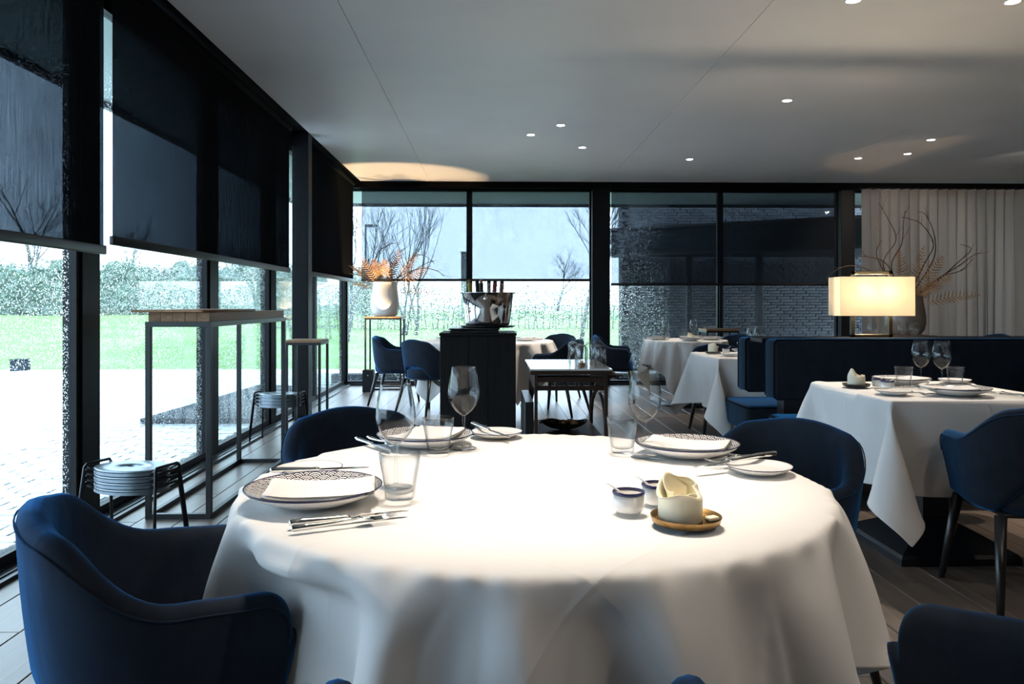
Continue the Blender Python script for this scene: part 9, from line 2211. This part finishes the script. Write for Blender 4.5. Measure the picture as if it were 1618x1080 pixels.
e = empty('dry_leaf', (0.44, 5.88, 0.262), 0.3, 'dry brown leaf sticking out at the left of the shelf dish', 'leaf')
m = MB().grid(lambda u, v: (-0.09 + 0.18 * u, (v - 0.5) * 0.055 * math.sin(PI * min(1, u + 0.02)), 0.02 * math.sin(3 * u) + 0.05 * (v - 0.5) ** 2), 14, 6)
m.grid(lambda u, v: (-0.09 + 0.18 * u, (v - 0.5) * 0.055 * math.sin(PI * min(1, u + 0.02)), -0.002 + 0.02 * math.sin(3 * u) + 0.05 * (v - 0.5) ** 2), 14, 6)
m.build('blade', M['brown_leaf'], e)

# ------------------------------------------------------------ floor uplights (they light the vases from below)
def uplight(x, y, label, energy, aim):
    e = empty('floor_uplight', (x, y, 0), 0, label, 'floor lamp')
    m = MB()
    m.box(-0.072, 0.072, -0.072, -0.066, 0, 0.29).box(-0.072, 0.072, 0.066, 0.072, 0, 0.29).box(-0.072, -0.066, -0.066, 0.066, 0, 0.29).box(0.066, 0.072, -0.066, 0.066, 0, 0.29).box(-0.066, 0.066, -0.066, 0.066, 0, 0.255)
    m.build('housing', M['black_frame'], e)
    MB().lathe([(0, 0.0), (0.045, 0.0), (0.045, 0.004), (0, 0.004)], 20, c=(0, 0, 0.256)).build('lamp', M['bulb'], e)
    MB().box(-0.005, 0.005, -0.0735, -0.072, 0.215, 0.225).build('mark', M['porcelain'], e)
    l = bpy.data.lights.new('uplight', 'SPOT')
    l.energy = energy
    l.color = (1.0, 0.66, 0.36)
    l.spot_size = R(52)
    l.spot_blend = 0.35
    l.shadow_soft_size = 0.02
    o = bpy.data.objects.new('uplight_beam', l)
    o.location = (x, y, 0.30)
    d = Vector(aim) - Vector((x, y, 0.30))
    o.rotation_euler = d.to_track_quat('-Z', 'Y').to_euler()
    COL.objects.link(o)


uplight(-1.635, 10.42, 'black box uplight with a white dot on the floor before the fern vase', 130, (-1.38, 10.66, 2.5))
uplight(4.36, 8.95, 'black box uplight on the floor beside the vase by the curtain', 9, (4.95, 9.05, 2.6))

# ------------------------------------------------------------ vases with dried ferns


def frond(mb, base, d, L, width, bend, n=17, droop=0.0):
    d = Vector(d).normalized()
    side = d.cross(Vector((0, -1, 0.25)))
    if side.length < 0.1: side = Vector((1, 0, 0))
    side.normalize()
    nrm = side.cross(d).normalized()
    pts = []
    for i in range(13):
        t = i / 12
        p = Vector(base) + d * (L * t) + nrm * (bend * L * t * t) + Vector((0, 0, -droop * L * t * t))
        pts.append(p)
    mb.tube(pts, [0.003 * (1 - 0.7 * i / 12) for i in range(13)], 5)

    def at(t):
        f = t * 12
        i = min(11, int(f))
        return pts[i].lerp(pts[i + 1], f - i)
    for k in range(n):
        t = 0.30 + 0.69 * k / (n - 1)
        w = width * math.sin(PI * min(1, 0.16 + 0.84 * (k + 1) / (n + 1))) ** 0.7
        for s in (-1, 1):
            p = at(t)
            tip = p + side * (s * w) + d * (w * 0.65) + nrm * random.uniform(-0.25, 0.25) * w
            mid = p.lerp(tip, 0.5) + nrm * 0.06 * w
            g = d * (0.010 + 0.045 * w)
            mb.add([p - g * 0.5, p + g * 0.5, mid + g * 0.55, tip, mid - g * 0.55], [(0, 1, 2, 4), (4, 2, 3)], False)


def arrangement(name, loc, zmouth, fronds, twigs, label, seed):
    random.seed(seed)
    e = empty(name, loc, 0, label, 'dried plant')
    for (dx, dy, dz, L, w) in fronds:
        m = MB()
        dd = Vector((dx, dy, dz)).normalized()
        frond(m, (dx * 0.02, dy * 0.02, zmouth - 0.16), dd, L, w, random.uniform(-0.22, 0.22), 14, 0.18 if dz < 0.6 else 0.08)
        m.build('frond', M['fern'], e)
    for pts in twigs:
        m = MB()
        P = [Vector(p) for p in pts]
        out = []
        for i in range(len(P) - 1):
            for k in range(6):
                t = k / 6
                p0, p1, p2, p3 = P[max(0, i - 1)], P[i], P[i + 1], P[min(len(P) - 1, i + 2)]
                out.append(0.5 * ((2 * p1) + (p2 - p0) * t + (2 * p0 - 5 * p1 + 4 * p2 - p3) * t * t + (3 * p1 - p0 - 3 * p2 + p3) * t ** 3))
        out.append(P[-1])
        N = len(out)
        m.tube(out, [0.0080 * (1 - 0.65 * i / (N - 1)) for i in range(N)], 5)
        for q in range(3):
            i = random.randint(N // 3, N - 3)
            d = (out[i + 1] - out[i]).normalized() + Vector((random.uniform(-0.8, 0.8), random.uniform(-0.5, 0.5), random.uniform(-0.2, 0.8)))
            m.tube([out[i], out[i] + d * 0.05, out[i] + d * 0.09 + Vector((0, 0, 0.02))], [0.0025, 0.002, 0.001], 4)
        m.lathe([(0, -0.006), (0.006, 0), (0, 0.006)], 6, c=tuple(out[-1]))
        m.build('twig', M['twig'], e)
    return e


vz = empty('white_vase', (-1.472, 10.815, 0.9905), 0, 'cream glazed bulbous vase of dried ferns on the plant stand', 'vase')
MB().lathe([(0, 0.0), (0.125, 0.0), (0.150, 0.008), (0.180, 0.05), (0.197, 0.12), (0.200, 0.18), (0.192, 0.27), (0.180, 0.35), (0.176, 0.42), (0.178, 0.465), (0.181, 0.472), (0.176, 0.474), (0.171, 0.462), (0.168, 0.42), (0.172, 0.35), (0.184, 0.27), (0.190, 0.18), (0.17, 0.06), (0.13, 0.02), (0, 0.015)], 56,
        rad=lambda a, i: 1 + 0.008 * math.sin(2 * a + i * 0.5)).build('pot', M['vase_white'], vz)
fr = [(-0.75, -0.10, 0.75, 0.60, 0.065), (-0.50, -0.55, 0.95, 0.66, 0.075), (-0.22, -0.45, 1.0, 0.60, 0.08), (0.10, -0.55, 1.0, 0.62, 0.085), (0.32, -0.10, 1.0, 0.68, 0.085),
      (0.75, -0.15, 0.95, 0.76, 0.085), (0.95, -0.2, 0.62, 0.74, 0.09), (1.0, -0.25, 0.24, 0.66, 0.08), (0.20, 0.3, 0.9, 0.56, 0.08), (-0.8, 0.1, 0.45, 0.52, 0.06)]
tw = [[(0, 0, 0.35), (-0.12, -0.02, 0.60), (-0.10, -0.05, 0.85), (0.06, -0.05, 0.98), (0.16, -0.05, 1.00)],
      [(0, 0, 0.35), (0.25, 0.0, 0.62), (0.36, 0.02, 0.80), (0.52, 0.02, 0.84), (0.68, 0.0, 0.72)],
      [(0, 0, 0.35), (0.20, 0.05, 0.55), (0.5, 0.05, 0.66), (0.72, 0.05, 0.62), (0.78, 0.05, 0.56)],
      [(0, 0, 0.35), (-0.25, -0.05, 0.52), (-0.48, -0.08, 0.58), (-0.72, -0.1, 0.50)],
      [(0, 0, 0.35), (-0.28, -0.1, 0.56), (-0.50, -0.12, 0.70), (-0.62, -0.12, 0.70)],
      [(0, 0, 0.35), (0.1, -0.1, 0.50), (0.08, -0.15, 0.62), (0.2, -0.17, 0.76), (0.26, -0.17, 0.80)],
      [(0, 0, 0.35), (0.3, -0.05, 0.56), (0.55, 0.0, 0.72), (0.66, 0.0, 0.76)],
      [(0, 0, 0.40), (-0.06, -0.12, 0.58), (0.03, -0.17, 0.66), (0.10, -0.185, 0.50), (0.13, -0.19, 0.38)]]
arrangement('dried_fern_bunch', (-1.472, 10.815, 0.9905), 0.47, fr, tw, 'dried orange-lit fern fronds and thin twigs in the cream vase', 5)

vz = empty('taupe_vase', (4.77, 8.97, 0.8005), 0, 'big taupe glazed vase of dried branches before the curtain', 'vase')
MB().lathe([(0, 0.0), (0.14, 0.0), (0.170, 0.010), (0.208, 0.06), (0.224, 0.13), (0.226, 0.20), (0.212, 0.30), (0.197, 0.38), (0.190, 0.44), (0.193, 0.452), (0.186, 0.454), (0.182, 0.44), (0.19, 0.38), (0.204, 0.30), (0.218, 0.20), (0.20, 0.07), (0.15, 0.02), (0, 0.015)], 56).build('pot', M['vase_taupe'], vz)
fr = [(-0.9, -0.2, 0.55, 0.62, 0.075), (-0.75, -0.3, 0.42, 0.56, 0.08), (-0.10, -0.2, 1.0, 0.74, 0.09), (0.25, -0.1, 1.0, 0.82, 0.08), (0.55, -0.2, 0.95, 0.78, 0.10), (0.75, -0.3, 0.85, 0.62, 0.09),
      (1.0, -0.2, 0.42, 0.86, 0.085), (0.4, -0.4, 0.7, 0.5, 0.08)]
tw = [[(0, 0, 0.35), (-0.25, 0.0, 0.80), (-0.10, 0.0, 1.10), (-0.20, 0.0, 1.35), (-0.30, 0.0, 1.52)],
      [(0, 0, 0.35), (-0.18, -0.05, 0.78), (-0.06, -0.05, 1.05), (-0.04, -0.05, 1.30), (-0.02, -0.05, 1.42)],
      [(0, 0, 0.35), (0.22, 0.0, 0.80), (0.34, 0.0, 1.05), (0.20, 0.0, 1.28), (0.06, 0.0, 1.34), (-0.03, 0.0, 1.36)],
      [(0, 0, 0.35), (0.30, -0.05, 0.85), (0.32, -0.05, 1.15), (0.22, -0.05, 1.38), (0.14, -0.05, 1.42)],
      [(0, 0, 0.35), (-0.35, 0.05, 0.72), (-0.62, 0.05, 0.80), (-0.85, 0.05, 0.70), (-0.93, 0.05, 0.55)],
      [(0, 0, 0.35), (-0.25, -0.1, 0.80), (-0.50, -0.1, 0.90), (-0.62, -0.1, 0.88)],
      [(0, 0, 0.35), (0.35, -0.05, 0.64), (0.58, -0.05, 0.78), (0.78, -0.05, 0.92), (0.86, -0.05, 0.94)],
      [(0, 0, 0.35), (0.30, -0.1, 0.60), (0.55, -0.1, 0.82), (0.72, -0.1, 0.98), (0.60, -0.1, 1.04)],
      [(0, 0, 0.35), (-0.2, 0.1, 0.75), (-0.28, 0.1, 0.95), (-0.22, 0.1, 1.10)],
      [(0, 0, 0.35), (0.42, 0.02, 0.66), (0.66, 0.02, 0.74), (0.82, 0.02, 0.88)]]
arrangement('dried_branch_bunch', (4.77, 8.97, 0.8005), 0.45, fr, tw, 'tall dried branches and brown fern fronds in the taupe vase', 8)

# ------------------------------------------------------------ benches, partition, lamp


def cushion(mb, x0, x1, y0, y1, z0, z1, r=0.028, puff=0.012):
    b = bmesh.new()
    bmesh.ops.create_grid(b, x_segments=1, y_segments=1, size=0.5)
    b.free()
    bm2 = bmesh.new()
    bmesh.ops.create_cube(bm2, size=1)
    for v in bm2.verts:
        v.co = Vector(((x0 + x1) / 2 + v.co.x * (x1 - x0), (y0 + y1) / 2 + v.co.y * (y1 - y0), (z0 + z1) / 2 + v.co.z * (z1 - z0)))
    bmesh.ops.bevel(bm2, geom=bm2.edges[:], offset=r, segments=4, affect='EDGES', profile=0.5)
    return mb.bm(bm2, True)


def pipe_box(mb, x0, x1, y, z0, z1, r=0.005):
    q = 0.018
    pts = [(x0 + q, y, z0), (x1 - q, y, z0), (x1, y, z0 + q), (x1, y, z1 - q), (x1 - q, y, z1), (x0 + q, y, z1), (x0, y, z1 - q), (x0, y, z0 + q), (x0 + q, y, z0)]
    mb.tube(pts, r, 6)


BXR = 5.6
pt = empty('bench_partition', (1.72, 5.0, 0), 0, 'dark partition with a black ledge between the two benches', 'partition')
MB().box(0.16, BXR - 1.72, 0.02, 0.14, 0.0, 0.905).build('panel', M['black_wood'], pt)
MB().box(0.0, BXR - 1.72, -0.03, 0.20, 0.905, 0.935, 0.004, 1).build('ledge', M['black_frame'], pt)


def bench(name, y_back, sgn, label):
    """sgn -1 faces the camera, +1 faces the garden"""
    e = empty(name, (1.70, y_back, 0), 0, label, 'bench')
    yb0, yb1 = sorted((0, sgn * 0.18))
    zb, zt = 0.565, 0.928 if sgn > 0 else 0.935
    X0 = 0.0 if sgn > 0 else 0.03
    m = MB()
    cushion(m, X0, BXR - 1.70, yb0, yb1, zb, zt)
    bk = m.build('back_cushion', M['velvet_dark'], e)
    p = MB()
    for y in (yb0 + 0.012, yb1 - 0.012): pipe_box(p, X0 + 0.002, BXR - 1.702, y, zb + 0.002, zt - 0.002)
    p.build('piping', M['piping'], bk)
    ys0, ys1 = sorted((sgn * 0.02, sgn * 0.62))
    m = MB()
    cushion(m, X0 + 0.01, BXR - 1.70, ys0, ys1, 0.285, 0.462, 0.035)
    st = m.build('seat_cushion', M['velvet_dark'], e)
    p = MB()
    q = 0.02
    pts = [(X0 + 0.012, ys0 + q, 0.452), (X0 + 0.012, ys1 - q, 0.452), (X0 + 0.03, ys1 - 0.004, 0.452), (BXR - 1.72, ys1 - 0.004, 0.452), (BXR - 1.71, ys0 + 0.004, 0.452), (X0 + 0.03, ys0 + 0.004, 0.452), (X0 + 0.012, ys0 + q, 0.452)]
    p.tube(pts, 0.005, 6)
    p.build('piping', M['piping'], st)
    MB().box(0.10, BXR - 1.74, ys0 + 0.06, ys1 - 0.10, 0.10, 0.284).build('plinth', M['black_wood'], e)
    for x in (0.14, 1.3, 2.6, BXR - 1.84):
        for y in (ys0 + 0.10, ys1 - 0.14):
            MB().tube([(x, y, 0.10), (x, y, 0)], [0.018, 0.013], 10).build('leg', M['steel_satin'], e)
    return e


bench('upholstered_bench', 4.955, -1, 'dark velvet bench facing the camera behind the right-hand square table')
bench('upholstered_bench', 5.225, 1, 'dark velvet bench facing away, its blue-lit seat end showing left of the other')

lp = empty('table_lamp', (2.49, 5.10, 0.9355), 0, 'table lamp with wide glowing cream box shade on a bronze frame', 'lamp')
MB().box(-0.245, 0.245, -0.09, -0.0885, 0.142, 0.395).box(-0.245, 0.245, 0.0885, 0.09, 0.142, 0.395).box(-0.245, -0.2435, -0.0885, 0.0885, 0.142, 0.395).box(0.2435, 0.245, -0.0885, 0.0885, 0.142, 0.395).build('lamp_shade', M['shade'], lp)
m = MB()
for s in (-1, 1):
    m.box(s * 0.125 - 0.013, s * 0.125 + 0.013, -0.012, 0.012, 0.0, 0.436, 0.002, 1)
m.box(-0.138, 0.138, -0.012, 0.012, 0.412, 0.436, 0.002, 1).box(-0.138, 0.138, -0.012, 0.012, 0.0, 0.020, 0.002, 1).box(-0.112, 0.112, -0.008, 0.008, 0.25, 0.262)
m.build('frame', M['bronze'], lp)
for s in (-1, 1):
    MB().lathe([(0, 0), (0.010, 0.0), (0.012, 0.02), (0.020, 0.045), (0.018, 0.062), (0, 0.072)], 16, c=(s * 0.072, 0, 0.264)).build('bulb', M['bulb'], lp)
    l = bpy.data.lights.new('lamp_glow', 'POINT')
    l.energy = 7.0
    l.color = (1.0, 0.81, 0.57)
    l.shadow_soft_size = 0.02
    o = bpy.data.objects.new('lamp_glow', l)
    o.location = (2.49 + s * 0.078, 5.10 - 0.03, 0.9355 + 0.30)
    COL.objects.link(o)

# ------------------------------------------------------------ curtain
cu = empty('pleated_curtain', (5.22, 10.99, 0), 0, 'long pale pleated curtain over the back windows at the right', 'curtain')
random.seed(2)
CW = 2.62
ks = [random.uniform(-0.03, 0.03) for _ in range(40)]


def cur(u, v):
    z = 0.02 + 2.765 * (1 - v)
    ph = u * 19 * 2 * PI
    sp = 1 - 0.35 * math.exp(-((1 - v) * 0) ** 2) * 0
    x = u * CW + 0.012 * math.sin(ph * 2 + 0.4) + ks[int(u * 39)] * v
    a = 0.046 + 0.028 * v + 0.018 * math.sin(u * 31)
    w = math.sin(ph + 0.9 * v * math.sin(u * 17))
    y = a * (abs(w) ** 0.75) * (1 if w > 0 else -1)
    return (x, y, z)


def cur2(u, v):
    x, y, z = cur(u, v)
    return (x, y + 0.0012, z)


MB().grid(cur, 420, 24).build('cloth', M['curtain'], cu, fix=False)
MB().grid(lambda u, v: (cur(u, 0)[0], cur(u, 0)[1] - 0.002, 2.69 + 0.095 * v), 420, 1).build('heading_tape', M['curtain'], cu, fix=False)
MB().box(-0.02, CW + 0.03, -0.02, 0.02, 2.786, 2.80).build('rail', M['black_frame'], cu)

# ------------------------------------------------------------ ceiling spots


def make_spot():
    e = empty('ceiling_spot', (0, 0, H), 0, 'round recessed ceiling spot', 'ceiling light', 'recessed ceiling spots')
    MB().lathe([(0.036, -0.001), (0.046, -0.004), (0.050, -0.003), (0.051, 0.0), (0.036, 0.001)], 32, close=True).build('ring', M['white_trim'], e)
    MB().lathe([(0, 0.0), (0.0365, 0.0), (0.0365, -0.0015), (0, -0.002)], 28).build('lens', M['spot_disc'], e)
    return e


P_spot = Proto(make_spot())


def spot(x, y, aim, w, label, size=50, blend=0.5):
    P_spot.put((x, y, H), 0, label)
    l = bpy.data.lights.new('spot_beam', 'SPOT')
    l.energy = w
    l.color = WARM
    l.spot_size = R(size)
    l.spot_blend = blend
    l.shadow_soft_size = 0.035
    o = bpy.data.objects.new('spot_beam', l)
    o.location = (x, y, H - 0.012)
    o.rotation_euler = (Vector(aim) - o.location).to_track_quat('-Z', 'Y').to_euler()
    COL.objects.link(o)


# over the big round table (above the frame)
spot(-0.10, 1.80, (-0.02, 1.86, 0.75), SPOT_W * 0.58, 'ceiling spot above the front table, left of three', 44, 0.6)
spot(0.18, 2.05, (0.14, 1.96, 0.75), SPOT_W * 0.58, 'ceiling spot above the front table, rear of three', 44, 0.6)
spot(0.22, 1.66, (0.16, 1.72, 0.75), SPOT_W * 0.44, 'ceiling spot above the front table, right of three', 44, 0.6)
# seen in the frame; the last two are added to light their tables
spot(0.393, 7.997, (0.0, 8.6, 0.75), SPOT_W, 'ceiling spot above the wine cooler, left of the trio')
spot(0.66, 7.566, (0.55, 6.1, 0.7), SPOT_W * 0.6, 'ceiling spot above the trolley, topmost of the trio')
spot(0.99, 8.628, (0.6, 8.9, 0.75), SPOT_W, 'ceiling spot above the wine cooler, right of the trio')
spot(4.327, 9.181, (4.2, 8.2, 0.75), SPOT_W * 0.8, 'ceiling spot before the curtain, left of the trio')
spot(4.767, 8.897, (5.7, 11.0, 1.5), SPOT_W * 0.38, 'ceiling spot before the curtain, middle and brightest of the trio', 70)
spot(4.609, 8.138, (4.0, 7.5, 0.75), SPOT_W * 0.8, 'ceiling spot before the curtain, right of the trio')
spot(2.054, 4.419, (2.05, 3.75, 0.75), SPOT_W * 1.0, 'ceiling spot at the top edge of the picture, left one')
spot(2.974, 4.415, (2.35, 3.8, 0.75), SPOT_W * 0.5, 'ceiling spot at the top right corner of the picture')
spot(2.50, 6.60, (2.1, 6.2, 0.75), SPOT_W * 0.9, 'added ceiling spot above the second square table')
spot(2.35, 9.3, (2.2, 8.9, 0.75), SPOT_W * 0.9, 'added ceiling spot above the far round table')
# unseen fill spots added behind and beside the view for warm light
spot(0.35, -0.75, (0.25, 0.0, 0.0), SPOT_W * 0.08, 'added warm fill spot behind the camera, above the aisle', 80)
spot(1.75, 0.35, (1.1, 1.3, 0.2), SPOT_W * 0.35, 'added warm fill spot right of the camera, above the dark corner chair', 80)
spot(3.60, 1.60, (2.6, 2.6, 0.2), SPOT_W * 0.15, 'added warm fill spot right of the square table, outside the picture', 80)
spot(2.60, -0.90, (2.2, 0.4, 0.0), SPOT_W * 0.35, 'added warm fill spot behind the camera, towards the side wall', 80)
spot(5.30, 3.60, (5.6, 4.0, 0.0), SPOT_W * 0.8, 'added warm fill spot towards the right end of the bench, outside the picture', 80)
spot(6.20, 8.20, (6.7, 11.0, 1.5), SPOT_W * 0.5, 'added fill spot far right before the curtain, outside the picture', 100)  # added to even out the light across the curtain
